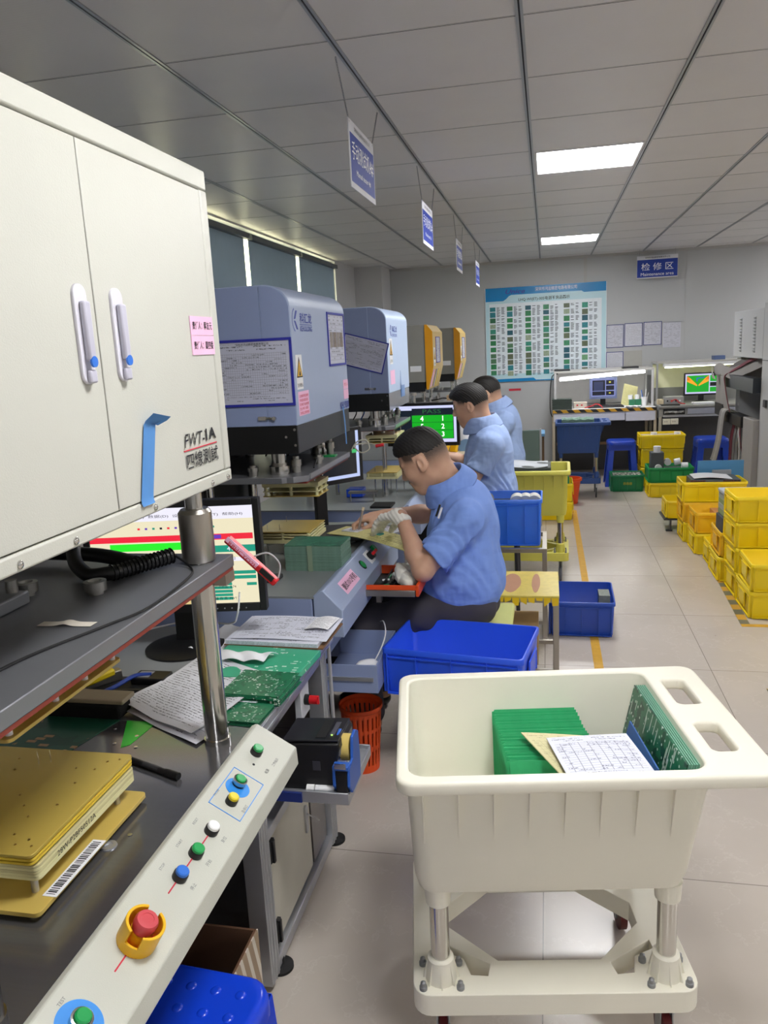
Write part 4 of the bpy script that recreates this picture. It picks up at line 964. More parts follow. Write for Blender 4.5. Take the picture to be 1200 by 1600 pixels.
lg.prism([(0, .0), (.022, .030), (.040, .030), (.018, .002)], (X, 2.650, 1.739), PY, PZ, (.0003, 0, 0)); lg.prism([(0, 0), (.018, -.002), (.042, -.030), (.026, -.030)], (X, 2.650, 1.735), PY, PZ, (.0003, 0, 0))
t.part('logo', lg, inkblue, hood)
mb = text_mb('科汇龙', .036, (X, 2.715, 1.727), PY, PZ, 'L', bold=.02, fit=.145); link_mb(mb, text_mb('KEHUILONG', .019, (X, 2.715, 1.699), PY, PZ, 'L', bold=.01, fit=.145)); link_mb(mb, MB().box(X-.0003, X+.0003, 2.715, 2.86, 1.7215, 1.7235))
t.part('lettering', mb, inkblue, hood, smooth=0)
warn_sign(t, hood, XF, 2.635, 1.498, .075)
p = t.part('pink_notice', MB().box(XF, XF+.001, 2.64, 2.765, 1.405, 1.49), pinkp, hood)
for k in range(5): t.part('notice_line', text_mb(['注意事项安全操作', '开机前检查设备', '双手按下启动按钮', '禁止伸手入模具', '异常立即停机'][k], .0105, (XF+.0013, 2.647, 1.474-.015*k), PY, PZ, 'LM', fit=.108-.01*(k % 2)), inkred, p, smooth=0)
p = t.part('pink_sticker', MB().box(XF, XF+.001, 3.27, 3.35, 1.462, 1.502).box(XF, XF+.001, 3.27, 3.35, 1.42, 1.460), pinkp, hood)
t.part('lettering', text_mb('责任人', .014, (XF+.0013, 3.28, 1.482), PY, PZ, 'LM', fit=.06), inkred, p, smooth=0)
t.part('model_lettering', text_mb('KHL9200', .030, (XF+.0006, 3.20, 1.382), PY, PZ, 'L', bold=.02, fit=.145), inkblue, hood, smooth=0)
single('tape_strip', MB().grid(lambda u, v: (XF+.006+.002*math.sin(3*v), 3.215+.018*u+.02*v, 1.39-.16*v), 3, 14, 0), tapeblue, 'narrow strip of blue tape hanging from the corner of the blue press hood', 'tape', smooth=60)
t.part('wire_loop', MB().tube([(-.835, 3.26, 1.20), (-.81, 3.27, 1.235), (-.77, 3.27, 1.24), (-.755, 3.26, 1.205), (-.79, 3.25, 1.19), (-.82, 3.26, 1.22), (-.77, 3.29, 1.225), (-.72, 3.28, 1.215)], .003, 8), mat('grey lead', '#b9b6a6', .5), pl)
t.part('red_plug', MB().cyl((-.73, 3.28, 1.213), (-.695, 3.28, 1.218), .007, n=12), red, pl)
t.part('green_led_board', MB().box(-.93, -.875, 3.13, 3.17, 1.19, 1.197), cgreen, pl)
# base of press 2: table body with sloping console
bt = mat('grey blue table top', '#8b9092', .35, .2)
t.part('dark_backing', MB().box(-1.75, -1.32, 2.62, 3.34, .802, 1.30), blk_m)  # black box added to make the space under the hood dark
for y_ in (2.75, 3.2): t.part('rear_column', MB().cyl((-1.28, y_, .80), (-1.28, y_, 1.30), .02, n=20), steel)
t = T('press_table', 'blue press table with sloping console, beside the nearest worker', 'table', (-1.2, 2.95, 0), 0, 'press tables along the row')
bs = t.part('table_body', MB().box(-1.70, -.80, 2.45, 3.42, .60, .793).box(-1.70, -.80, 2.50, 3.42, .52, .60), bluep, bev=.002)
t.part('table_top', MB().box(-1.70, -.79, 2.45, 3.42, .793, .80), bt)
cs2 = [(-.795, .655), (-.795, .803), (-.765, .822), (-.757, .822), (-.692, .752), (-.692, .655)]
c2 = t.part('control_console', MB().prism(cs2, (0, 2.45, 0), PX, PZ, (0, 1.02, 0)), bluep_l, bev=.003)
sn2 = Vector((.07, 0, .065)).normalized(); sd2 = Vector((.065, 0, -.07)).normalized()
def onc2(y, s=.5): return Vector((-.757, y, .822)).lerp(Vector((-.692, y, .752)), s)
p_ = onc2(2.68); st = t.part('pink_sticker', MB().obox(p_+sn2*.0006, Vector((0, .095, 0)), sd2*.027, sn2*.0005), pinkp, c2)
t.part('lettering', text_mb('测试1012号机', .028, p_+sn2*.0014, (0, 1, 0), -sd2, 'CM', bold=.01, fit=.17), ink, st, smooth=0)
p_ = onc2(2.90); b = t.part('push_button', MB().lathe([(.021, 0), (.021, .003)], p_, 28, sn2), blk, c2); t.part('button_cap', MB().lathe([(.017, .003), (.016, .006)], p_, 28, sn2), bgreen, b)
p_ = onc2(3.02); b = t.part('switch_plate', MB().obox(p_+sn2*.001, Vector((0, .035, 0)), sd2*.028, sn2*.001), white_pl, c2)
t.part('rotary_switch', MB().cyl(p_, p_+sn2*.025, .018, n=20), blk, b); t.part('rotary_knob', MB().obox(p_+sn2*.032, Vector((0, .02, 0)), sd2*.006, sn2*.008), red, b)
b = t.part('push_button', MB().lathe([(.016, 0), (.016, .012)], onc2(3.12, .4), 20, sn2), bgreen, c2)
t.each('leg', MB().box(-1.7, -1.66, 2.46, 2.5, 0, .52).box(-.84, -.8, 2.5, 2.54, 0, .52).box(-.84, -.8, 3.38, 3.42, 0, .52).box(-1.7, -1.66, 3.38, 3.42, 0, .52), bluep)
t.each('inner_panel', MB().box(-1.64, -1.63, 2.5, 3.4, .03, .52).box(-1.64, -.86, 3.36, 3.38, .03, .52), dkgrey)
# pulled-out blue drawer with mouse
dr = t.part('drawer', MB().box(-.84, -.605, 2.55, 2.556, .405, .512).box(-.84, -.605, 2.90, 2.906, .405, .512).box(-.611, -.605, 2.556, 2.90, .405, .512).box(-.84, -.611, 2.556, 2.90, .405, .411), bluep, bev=.001)
t.part('slide_rail', MB().box(-.84, -.62, 2.543, 2.55, .452, .466), alu, dr)
t.each('drawer_side', MB().box(-1.5, -.84, 2.53, 2.545, .39, .52).box(-1.5, -.84, 2.91, 2.925, .39, .52), bluep)
m_ = MB().at(Matrix.Translation((-.655, 2.60, .492)) @ Matrix.Rotation(R(35), 4, 'Z') @ Matrix.Scale(1.7, 4, (1, 0, 0)) @ Matrix.Scale(.7, 4, (0, 0, 1)))
m_.lathe([(.001, -.03), (.02, -.022), (.029, 0), (.02, .022), (.001, .03)], (0, 0, 0), 20)
t = T('computer_mouse', 'white computer mouse lying in the open blue drawer', 'mouse', (-.655, 2.60, .413)); t.part('body', m_, white_pl, smooth=60)
t.part('cable', MB().tube([(-.63, 2.63, .50), (-.615, 2.68, .53), (-.612, 2.75, .56), (-.64, 2.85, .57), (-.68, 2.95, .53)], .0025, 8), white_pl)
# orange tray pulled out below the console with gloves and tools
t = T('pull_out_tray', 'orange edged tray pulled out under the blue console, in front of the nearest worker', 'tray', (-.60, 2.9, .66))
t.part('orange_front', MB().box(-.497, -.485, 2.80, 3.10, .69, .735), orange, bev=.002)
t.part('orange_side', MB().box(-.69, -.497, 2.80, 2.806, .716, .735), orange, bev=.001)
t.part('rail', MB().box(-.70, -.50, 2.797, 2.805, .69, .714), steel_b, bev=.001)
t.part('tray_bottom', MB().box(-.695, -.497, 2.806, 3.09, .690, .696), blk_m); t.part('far_side', MB().box(-.69, -.497, 3.09, 3.10, .69, .73), orange)
t.each('divider', MB().box(-.645, -.641, 2.81, 3.09, .696, .716).box(-.60, -.596, 2.81, 3.09, .696, .712), blk)
t.part('bracket', MB().box(-.66, -.64, 2.83, 2.86, .655, .69), steel_b)
rnd = random.Random(8)
for k in range(9):
    x, y = rnd.uniform(-.68, -.61), 2.83+.024*k; a = rnd.uniform(0, 3.1)
    single('small_tool', MB().cyl((x, y, .702), (x+.05*math.cos(a)*.6, y+.05*math.sin(a), .704), rnd.choice((.003, .004)), n=8), [steel, blk, white_pl, dgreen][k % 4], ['steel', 'black', 'white', 'green'][k % 4]+' tool lying in the orange edged tray, '+['foremost', 'second', 'third', 'fourth', 'fifth', 'sixth', 'seventh', 'eighth', 'rearmost'][k], 'tool', 'small tools in the orange tray')

# ---- bench things at press 2
fixture('slatted golden fixture standing on the press table beside the green board stack', -1.20, -.955, 2.97, 3.20, .80, .855, .905, grp=None)
fixture('slatted golden fixture hanging under the plate of the blue press', -1.14, -.90, 2.95, 3.10, 1.05, 1.055, 1.115, hang=1.161)
BS = board_stack('circuit_board', 'green board in the tall banded block, %s', (-.885, 2.84), .225, .15, 38, 0, .80, [pcbedge], .00265, .0016, 'green boards in the tall banded block', 11)
pcb_top = pcb_mat('stack top board', '#2b6e50', '#3f8a66', '#235c43', 22, .6)
BS[-1].data.materials.clear(); BS[-1].data.materials.append(pcb_top)
single('paper_band', MB().box(-.905, -.885, 2.756, 2.758, .80, .901), mat('brown paper band', '#7d8f78', .7), 'paper band around the tall block of green boards', 'band')
monitor('black monitor with dark screen and white taskbar beyond the golden fixtures', (-.99, 3.35, 1.155), .40, .215, R(50), .80, screen=([emis('dim dark screen', '#23262b', .35), emis('pale taskbar', '#b9c6ee', .9), emis('tiny green', '#3fbf6a', .8)], [(0, 0, 1, 0, 1), (1, 0, 1, 0, .07), (1, .96, 1, 0, 1), (2, .90, .97, .52, .6)]), stand_r=.11, bez=.016, offs=.07)
sheet('paper_sheet', 'white sheet lying under the golden fixture legs', (-1.25, 3.03, 0), (-.93, 3.0, 0), (-1.1, 3.33, 0), wpaper, .006, .001, .802, 'white sheets under the golden fixture', 5)
sheet('paper_sheet', 'white sheet reaching from the fixture towards the worker', (-.98, 3.08, 0), (-.86, 3.3, 0), (-1.25, 3.2, 0), wpaper, .004, .001, .806, 'white sheets under the golden fixture', 6)
single('glossy_sheet', MB().grid(lambda u, v: (-1.38+.36*u, 3.32+.085*v, .803+.006*math.sin(3*u)), 10, 3, .001), mat('pale plastic film', '#cdd6b8', .2), 'pale glossy film sheet behind the golden fixture', 'sheet')
t = T('desk_brush', 'brush with blue bristles lying on a brown board beside the press', 'brush', (-1.36, 3.02, .82))
t.part('bristles', MB().box(-1.44, -1.28, 2.94, 3.06, .835, .865), mat('blue bristles', '#1f4fc0', .8, bump=1, bs=300), bev=.006)
t.part('back', MB().lathe([(.10, 0), (.10, .01), (.08, .05), (.04, .07), (.001, .075)], (-1.36, 3.02, .865), 24), mat('dark grey felt', '#4c4b4e', .9))
single('brown_board', MB().box(-1.48, -1.24, 2.9, 3.1, .801, .83), mat('fibre board', '#a98a5a', .7), 'small brown fibre board under the desk brush', 'board')
single('dark_strip_plate', MB().box(-1.22, -.98, 2.60, 2.68, .8005, .815), dkgrey, 'dark flat bar lying on the press table near its front', 'bar', bev=.003)
# writing place in front of the worker
single('stone_board', MB().obox((-.87, 3.23, .842), (.13, .02, 0), (-.02, .12, 0), (0, 0, .008)), dkgrey, 'dark rest board under the papers of the nearest worker', 'board', bev=.002)
single('writing_pad', MB().at(Matrix.Translation((-.76, 3.20, .851)) @ Matrix.Rotation(R(-28), 4, 'Z')).box(-.10, .14, -.07, .09, 0, .010), [formC], 'white pad of forms the nearest worker writes on', 'paper pad', bev=.001)
single('blue_eraser', MB().at(Matrix.Translation((-.70, 3.10, .863)) @ Matrix.Rotation(R(-30), 4, 'Z')).box(-.022, .022, -.012, .012, 0, .006), mat('teal tag', '#5fb0b0', .5), 'small teal tag lying on the writing pad', 'tag')
yp = MB().grid(lambda u, v: (-.945+.395*u+.055*v, 3.17-.275*u-.0+.135*v-.0, .851-.018*max(0, (u-.35))**1.2+.014*math.sin(2.6*u)), 20, 4, .003)
single('printed_panel', yp, [form_mat('yellow panel print', '#cfc886', 'grid', '#5c5a3a', nu=26, nv=7), pcb_y], 'long pale yellow printed panel under the gloved hand', 'panel')
single('paper_tray', MB().obox((-.90, 3.46, .815), (.22, .02, 0), (-.02, .05, 0), (0, 0, .010)), mat('dull film roll', '#8e938c', .3), 'grey plastic tray behind the writing hand', 'tray', bev=.004)

# ---- press 3
t, hood, pl = blue_press('blue press head with tilted sheet, behind the first blue one', -.878, 4.375, 5.04, mat('pale blue paint', '#b4c6e2', .4, var=.02), True, variant=1, zp=1.185)
c_, s_ = math.cos(R(-16)), math.sin(R(-16))
framed_sheet(t, hood, (-1.165, 4.368, 1.555), (c_, 0, s_), (-s_, 0, c_), .262, .175, form_big, fr=.006)
X = -.878+.0006
mb = text_mb('科汇龙', .036, (X, 4.53, 1.715), PY, PZ, 'L', bold=.02, fit=.15); link_mb(mb, text_mb('KEHUILONG', .019, (X, 4.53, 1.688), PY, PZ, 'L', fit=.15))
lg = MB(); lg.prism([(0, .0), (.02, .030), (.036, .030), (.016, .002)], (X, 4.47, 1.725), PY, PZ, (.0003, 0, 0)); lg.prism([(0, 0), (.016, -.002), (.038, -.030), (.024, -.030)], (X, 4.47, 1.722), PY, PZ, (.0003, 0, 0)); link_mb(mb, lg)
t.part('lettering', mb, inkblue, hood, smooth=0)
warn_sign(t, hood, -.878, 4.43, 1.535, .09)
t.part('pink_notice', MB().box(-.878, -.877, 4.43, 4.56, 1.42, 1.50), pinkp, hood)
p = t.part('blue_decal', MB().box(-.880, -.876, 4.74, 4.86, 1.33, 1.40).prism([(0, 0), (.04, .0), (.02, .11)], (-.877, 4.72, 1.38), PY, PZ, (.001, 0, 0)), mat('clear blue film', '#6c8fc4', .3), hood)
p3 = t
t.part('rear_column', MB().cyl((-1.45, 4.6, .75), (-1.45, 4.6, 1.36), .03, n=20), steel)
t = T('press_table', 'blue press table before the second worker', 'table', (-1.2, 4.8, 0), 0, 'press tables along the row')
t.part('table_body', MB().box(-1.70, -.80, 4.15, 5.4, .60, .743), bluep, bev=.002)
t.part('table_top', MB().box(-1.70, -.79, 4.13, 5.4, .743, .75), bt)
t.part('control_console', MB().prism([(x, z-.05) for x, z in cs2], (0, 4.15, 0), PX, PZ, (0, 1.3, 0)), bluep_l, bev=.003)
t.each('leg', MB().box(-1.7, -1.66, 4.16, 4.2, 0, .6).box(-.84, -.8, 4.16, 4.2, 0, .6).box(-.84, -.8, 5.34, 5.38, 0, .6).box(-1.7, -1.66, 5.34, 5.38, 0, .6), bluep)
for (x, y) in ((-.973, 4.6), (-1.28, 4.6), (-.85, 5.02)):
    p = p3.part('guide_post', MB().cyl((x, y, .75), (x, y, 1.325), .0135, n=18), steel); p3.part('post_cap', MB().cyl((x, y, 1.318), (x, y, 1.335), .02, n=18), steel_b, p)
p3.part('bridge_bar', MB().box(-1.30, -.96, 4.585, 4.615, 1.285, 1.305), steel_b, bev=.002)
fixture('olive golden fixture hanging under the second blue press', -1.06, -.87, 4.50, 4.75, 1.07, 1.075, 1.125, hang=1.155)
fixture('golden fixture standing on the table of the second blue press', -1.07, -.88, 4.50, 4.78, .75, .86, .90)
single('wire_tray', MB().box(-1.15, -.98, 4.35, 4.40, .80, .812).cyl((-1.14, 4.37, .751), (-1.14, 4.37, .80), .004).cyl((-1.0, 4.37, .751), (-1.0, 4.37, .80), .004), steel_b, 'small steel stand under the table-top fixture of the second blue press', 'stand')
single('blue_bin', MB().box(-1.20, -1.10, 4.5, 4.6, .7505, .80), cblue, 'small blue box between the posts of the second blue press', 'box', bev=.004)
single('cable_disc', MB().lathe([(.03, 0), (.09, 0), (.09, .02), (.03, .02)], (-1.17, 4.75, .93), 28, (1, .25, 0)), mat('teal grey disc', '#5d7d8a', .4), 'round teal reel standing behind the posts of the second blue press', 'reel')
single('probe_tool_tray', MB().box(-.98, -.86, 4.17, 4.30, .7505, .762), blk_m, 'black tray of clips on the table beside the post', 'tray', bev=.002)
S_g, S_d, S_w = emis('pass green', '#0fa81f', .95), emis('pass dark header', '#16202e', .7), emis('pass frame', '#c9cdf2', .95)
its = [(2, 0, 1, 0, 1), (1, .05, .96, .09, .88), (0, .34, .95, .55, .74), (0, .34, .95, .335, .54), (0, .34, .95, .10, .325), (1, .34, .95, .755, .93)]
t, sc, z = monitor('black monitor showing PASS over numbered green fields behind the head of the nearest worker', (-.79, 4.98, 1.135), .44, .235, R(-3), .75, screen=([S_g, S_d, S_w], its), stand_r=.11, bez=.018)
mb = MB()
for tx_, x, zz in (('4', -.22+.44*.49, z+.035), ('5', -.22+.44*.49, z-.015), ('1', -.22+.44*.80, z+.035), ('2', -.22+.44*.80, z-.015), ('3', -.22+.44*.80, z-.066)):
    link_mb(mb, text_mb(tx_, .032, (x, -.0005, zz), PX, PZ, 'CM', bold=.015))
t.part('screen_digits', mb, [emis('digit white', '#ffffff', 1.2)], sc, world=False, smooth=0)
t.part('screen_pass_text', text_mb('PASS', .026, (-.22+.44*.64, -.0005, z+.081), PX, PZ, 'CM', fit=.12), [emis('pass text green', '#2c6a3c', .8)], sc, world=False, smooth=0)

# ---- presses 4 and 5 (sand hood with yellow front)
def sand_press(label, tl, y0, y1, xo):
    t = T('test_press', label, 'machine', (xo-.35, (y0+y1)/2, 0), 0, 'presses along the workbench row')
    zt, zb = 1.795, 1.345
    body = t.part('hood', MB().box(xo-.62, xo-.06, y0, y1, zb, zt), mgrey, bev=.003)
    prof = [(xo-.062, 1.31), (xo-.062, zt), (xo-.045, zt), (xo, 1.74), (xo, 1.46), (xo-.045, 1.285), (xo-.06, 1.285)]
    fr = t.part('front_cover', MB().prism(prof, (0, y0-.01, 0), PX, PZ, (0, y1-y0+.02, 0)), sand, bev=.002)
    t.part('cover_side', MB().prism([(a-.0, b) for a, b in prof], (0, y0-.0125, 0), PX, PZ, (0, .0025, 0)), yelm, fr)
    warn_sign(t, fr, xo, y0+.03, 1.47, .09)
    framed_sheet(t, fr, (xo, y0+.16, 1.49), (0, 1, 0), (0, 0, 1), .24, .21, form_photo, fr=.007)
    n_ = Vector((.175, 0, -.045)).normalized()
    for k, (m_, a) in enumerate(((pinkp, .03), (inkblue, .16), (white_pl, .2), (byel, .30))):
        c = Vector((xo-.0225, y0+.04+a, 1.372)); t.part('sticker', MB().obox(c+n_*.0015, Vector((0, [.04, .008, .012, .03][k], 0)), Vector((.018, 0, .07)), n_*.0006), m_, fr)
    t.part('side_label', MB().box(xo-.19, xo-.10, y0-.002, y0, 1.43, 1.475), wpaper, body)
    t.part('skirt', MB().box(xo-.58, xo-.075, y0+.005, y1-.005, zb-.075, zb), blk, bev=.002)
    t.part('moving_plate', MB().box(xo-.55, xo+.02, y0, y1, 1.165, 1.185), MATS['anodised plate'], bev=.002)
    for (x, y) in ((xo-.10, y0+.06), (xo-.10, y1-.1), (xo-.25, y0+.12)):
        p = t.part('guide_post', MB().cyl((x, y, .75), (x, y, 1.30), .016, n=16), steel); t.part('post_cap', MB().cyl((x, y, 1.255), (x, y, 1.30), .022, n=16), steel_b, p)
    for (x, y) in ((xo-.05, y0+.05), (xo-.2, y0+.03), (xo-.02, y0+.3)): t.part('chrome_nut', MB().cyl((x, y, 1.185), (x, y, 1.215), .015, n=14), kn)
    t.part('air_line', MB().tube([(xo-.05, y0+.1, 1.19), (xo+.02, y0+.05, 1.20), (xo+.06, y0+.1, 1.205), (xo+.12, y0+.12, 1.195), (xo+.15, y0+.1, 1.215)], .005, 8), blk)
    t = T('press_table', 'blue press table with sand console under '+tl, 'table', (-1.2, y0+.3, 0), 0, 'press tables along the row')
    t.part('table_body', MB().box(-1.70, -.80, y0-.2, y1+.45, .60, .743), bluep, bev=.002)
    t.part('table_top', MB().box(-1.70, -.78, y0-.2, y1+.45, .743, .75), bt)
    t.part('control_console', MB().prism([(x, z-.05) for x, z in cs2], (0, y0-.15, 0), PX, PZ, (0, 1.1, 0)), sand, bev=.003)
    t.each('leg', MB().box(-1.7, -1.66, y0-.19, y0-.15, 0, .6).box(-.84, -.8, y0-.19, y0-.15, 0, .6).box(-.84, -.8, y1+.4, y1+.44, 0, .6).box(-1.7, -1.66, y1+.4, y1+.44, 0, .6), bluep)
    return t
sand_press('grey press with yellow front, nearer of the two', 'the nearer yellow fronted press', 6.28, 6.86, -.89)
sand_press('grey press with yellow front, farther one near the back wall', 'the farthest press', 7.90, 8.42, -.845)
fixture('pale fixture hanging under the nearer yellow fronted press', -1.02, -.86, 6.35, 6.6, 1.07, 1.075, 1.12, hang=1.165)
single('wood_blocks', MB().box(-.80, -.70, 6.33, 6.42, 1.187, 1.205).box(-.80, -.70, 6.33, 6.42, 1.207, 1.228), mat('pale wood block', '#b99b78', .6), 'pair of pale wooden blocks beyond the PASS monitor', 'block')
# desk clutter around the second worker
t = T('label_dispenser', 'yellow dispenser with roll of blue labels on the bench behind the PASS monitor', 'dispenser', (-.62, 5.35, .75))
t.part('frame', MB().beam((-.70, 5.30, .90), (-.66, 5.34, 1.03), .05, .03).beam((-.64, 5.34, .9), (-.62, 5.38, 1.03), .05, .03), yel, bev=.004)
t.part('roll', MB().lathe([(.02, 0), (.05, 0), (.05, .04), (.02, .04)], (-.56, 5.38, .93), 24, (0, 1, 0)), mat('label roll blue', '#6f8fb2', .5))
t.part('base', MB().box(-.72, -.50, 5.28, 5.42, .7505, .90), mat('cream base', '#b9ad94', .6), bev=.01)
single('white_jar', MB().lathe([(.001, 0), (.04, .0), (.045, .02), (.045, .10), (.03, .13), (.03, .15), (.001, .15)], (-.60, 5.62, .95), 22), white_pl, 'white plastic jar near the face of the second worker', 'jar')
single('storage_box', MB().box(-.72, -.5, 5.52, 5.75, .7505, .95), mat('dull grey box', '#7d7c7a', .6), 'grey box under the white jar near the second worker', 'box', bev=.004)
# ================================================================== CARTS, CRATES, STOOLS
def turnover_cart(name, label, body_m, loc, rz, grp, wheel=None, cover=True):
    """local frame: origin on the floor under the near left rim corner; u right, v away"""
    t = T(name, label, 'cart', (loc[0], loc[1], 0), rz, grp)
    ZR, ZB = .745, .445; W, D = .788, .555; U1 = .648
    def rr(u0, u1, v0, v1, r, z, n=4): return [(x, y, z) for x, y in rrect(u1-u0, v1-v0, r, n, (u0+u1)/2, (v0+v1)/2)]
    b = MB()
    # shell: outside from the rim underside down, inside back up
    L = [rr(.022, U1+.012, .026, D-.026, .035, ZR-.028), rr(.030, U1-.02, .050, D-.050, .04, ZB+.03), rr(.038, U1-.03, .058, D-.058, .04, ZB), rr(.06, U1-.05, .08, D-.08, .03, ZB),
         rr(.06, U1-.05, .08, D-.08, .03, ZB+.012), rr(.045, U1-.035, .065, D-.065, .04, ZB+.014), rr(.038, U1-.026, .056, D-.056, .04, ZB+.04), rr(.028, U1+.0, .034, D-.034, .035, ZR-.004)]
    b.loops(L, cap0=False, cap1=False)
    n0 = len(L[0])
    b.loops([rr(.06, U1-.05, .08, D-.08, .03, ZB), rr(.06, U1-.05, .08, D-.08, .03, ZB+.012)])
    shell = t.part('bin', b, body_m, world=False, smooth=60)
    # rim: one slab with rounded edges, the cavity and two hand holes cut out
    from mathutils.geometry import tessellate_polygon
    specs = [(W, D, .04, W/2, D/2, 1), (U1-.028, D-.068, .035, (U1+.028)/2, D/2, -1), (.054, .131, .014, .711, .1685, -1), (.054, .142, .014, .711, .399, -1)]
    def outline(sp, i): w_, d_, r_, cx_, cy_, sg = sp; return rrect(w_-2*i*sg, d_-2*i*sg, max(r_-i*sg, .004), 5, cx_, cy_)
    r = MB(); z1, z0 = ZR, ZR-.030
    for sp in specs:
        Ls = [[(x, y, z_) for x, y in outline(sp, i)] for i, z_ in ((.004, z0), (.001, z0+.002), (0, z0+.006), (0, z1-.008), (.0015, z1-.003), (.0045, z1-.0006), (.008, z1))]
        if sp[5] < 0: Ls = [l[::-1] for l in Ls]
        r.loops(Ls, cap0=False, cap1=False)
    for z_, i, up_ in ((z1, .008, 1), (z0, .004, 0)):
        lp_ = [outline(sp, i) for sp in specs]; flat = [q for l in lp_ for q in l]; F_ = []
        for a_, b_, c_ in tessellate_polygon([[Vector((x, y, 0)) for x, y in l] for l in lp_]):
            A, B_, C_ = (Vector(flat[q]) for q in (a_, b_, c_)); cr = (B_-A).x*(C_-A).y-(B_-A).y*(C_-A).x
            F_.append((a_, b_, c_) if (cr > 0) == bool(up_) else (a_, c_, b_))
        r._add([(x, y, z_) for x, y in flat], F_)
    rim = t.part('rim', r, body_m, world=False, smooth=60)
    g = MB()
    for k in range(8):
        u = .055+k*.0745
        g._add([(u-.002, .026, ZR-.03), (u+.002, .026, ZR-.03), (u+.0015, .040, ZR-.165), (u-.0015, .040, ZR-.165), (u-.001, .012, ZR-.03), (u+.001, .012, ZR-.03)], [(0, 4, 5, 1), (4, 0, 3), (1, 5, 2), (3, 2, 5, 4), (0, 1, 2, 3)])
        g._add([(u-.002, D-.026, ZR-.03), (u+.002, D-.026, ZR-.03), (u+.0015, D-.040, ZR-.165), (u-.0015, D-.040, ZR-.165), (u-.001, D-.012, ZR-.03), (u+.001, D-.012, ZR-.03)], [(0, 1, 5, 4), (0, 4, 3), (1, 2, 5), (3, 4, 5, 2), (3, 2, 1, 0)])
    g._add([(U1+.005, .10, ZR-.03), (U1+.005, .104, ZR-.03), (U1-.02, .104, ZR-.17), (U1-.02, .10, ZR-.17), (U1+.06, .10, ZR-.03), (U1+.06, .104, ZR-.03)], [(0, 1, 2, 3), (0, 3, 4), (1, 5, 2), (4, 3, 2, 5), (0, 4, 5, 1)])
    t.part('ribs', g, body_m, shell, world=False, smooth=0, kind='stuff')
    t.part('drain_screw', MB().lathe([(.008, 0), (.008, .002), (.003, .0025)], (.085, D-.10, ZB+.014), 14), steel, shell, world=False)
    # base frame: octagonal ring
    bw, bd, bx, by = .64, .50, .015, .035; zt_, zb_ = .20, .145
    cx, cy = bx+bw/2, by+bd/2
    def octo(hx, hy, c, z): return [(cx-hx+c, cy-hy, z), (cx+hx-c, cy-hy, z), (cx+hx, cy-hy+c, z), (cx+hx, cy+hy-c, z), (cx+hx-c, cy+hy, z), (cx-hx+c, cy+hy, z), (cx-hx, cy+hy-c, z), (cx-hx, cy-hy+c, z)]
    def rr8(hx, hy, r_, z):
        return [(cx-hx+r_, cy-hy, z), (cx+hx-r_, cy-hy, z), (cx+hx, cy-hy+r_, z), (cx+hx, cy+hy-r_, z), (cx+hx-r_, cy+hy, z), (cx-hx+r_, cy+hy, z), (cx-hx, cy+hy-r_, z), (cx-hx, cy-hy+r_, z)]
    fb = MB(); lps = [rrect(bw, bd, .04, 5, cx, cy), [(x, y) for x, y, _ in octo(bw/2-.085, bd/2-.10, .115, 0)]]
    for sx in (-1, 1):
        for sy in (-1, 1):
            P_ = [(cx+sx*.248, cy+sy*.092), (cx+sx*.140, cy+sy*.160), (cx+sx*.148, cy+sy*.196), (cx+sx*.186, cy+sy*.192), (cx+sx*.200, cy+sy*.142), (cx+sx*.250, cy+sy*.118)]
            lps.append(P_ if sx*sy > 0 else P_[::-1])
    flat = [q for l in lps for q in l]; F_ = []; n_ = len(flat)
    for a_, b_, c_ in tessellate_polygon([[Vector((x, y, 0)) for x, y in l] for l in lps]):
        A, B_, C_ = (Vector(flat[q]) for q in (a_, b_, c_)); cr = (B_-A).x*(C_-A).y-(B_-A).y*(C_-A).x
        tr_ = (a_, b_, c_) if cr > 0 else (a_, c_, b_); F_ += [tr_, tuple(n_+q for q in reversed(tr_))]
    off_ = 0
    for li, l in enumerate(lps):
        ar = sum(l[k][0]*l[(k+1) % len(l)][1]-l[(k+1) % len(l)][0]*l[k][1] for k in range(len(l)))
        for k in range(len(l)):
            i, j = off_+k, off_+(k+1) % len(l); F_.append((n_+i, n_+j, j, i) if (ar > 0) == (li == 0) else (i, j, n_+j, n_+i))
        off_ += len(l)
    fb._add([(x, y, zt_) for x, y in flat]+[(x, y, zb_) for x, y in flat], F_)
    fr_ = t.part('base_frame', fb, body_m, world=False, bev=.006, seg=3)
    legs = [(cx+sx*(bw/2-.065), cy+sy*(bd/2-.055)) for sx in (-1, 1) for sy in (-1, 1)]
    for x, y in legs:
        p = t.part('post', MB().cyl((x, y, zt_+.045), (x, y, ZB), .0215, n=24), steel, world=False)
        t.part('upper_socket', MB().lathe([(.031, 0), (.028, -.045), (.024, -.048)][::-1], (x, y, ZB), 20), body_m, p, world=False)
        sk = MB().lathe([(.036, 0), (.030, .055), (.024, .060)], (x, y, zt_), 20)
        for k in range(8):
            a = 2*math.pi*k/8; d = Vector((math.cos(a), math.sin(a), 0)); e_ = Vector((-math.sin(a), math.cos(a), 0))*.0015
            o_ = Vector((x, y, zt_)); sk._add([o_+d*.034-e_, o_+d*.034+e_, o_+d*.042+e_, o_+d*.042-e_, o_+d*.029-e_+PZ*.056, o_+d*.029+e_+PZ*.056], [(0, 1, 2, 3), (3, 2, 5, 4), (0, 3, 4), (1, 5, 2), (0, 4, 5, 1)])
        t.part('lower_socket', sk, body_m, p, world=False)
        for sx in (-1, 1):
            for sy in (-1, 1): t.part('cap_nut', MB().lathe([(.009, 0), (.009, .008), (.007, .010), (.006, .018), (.002, .021)], (x+sx*.042, y+sy*.036, zt_), 14), mat('zinc nut', '#8f9194', .4, .7), p, world=False)
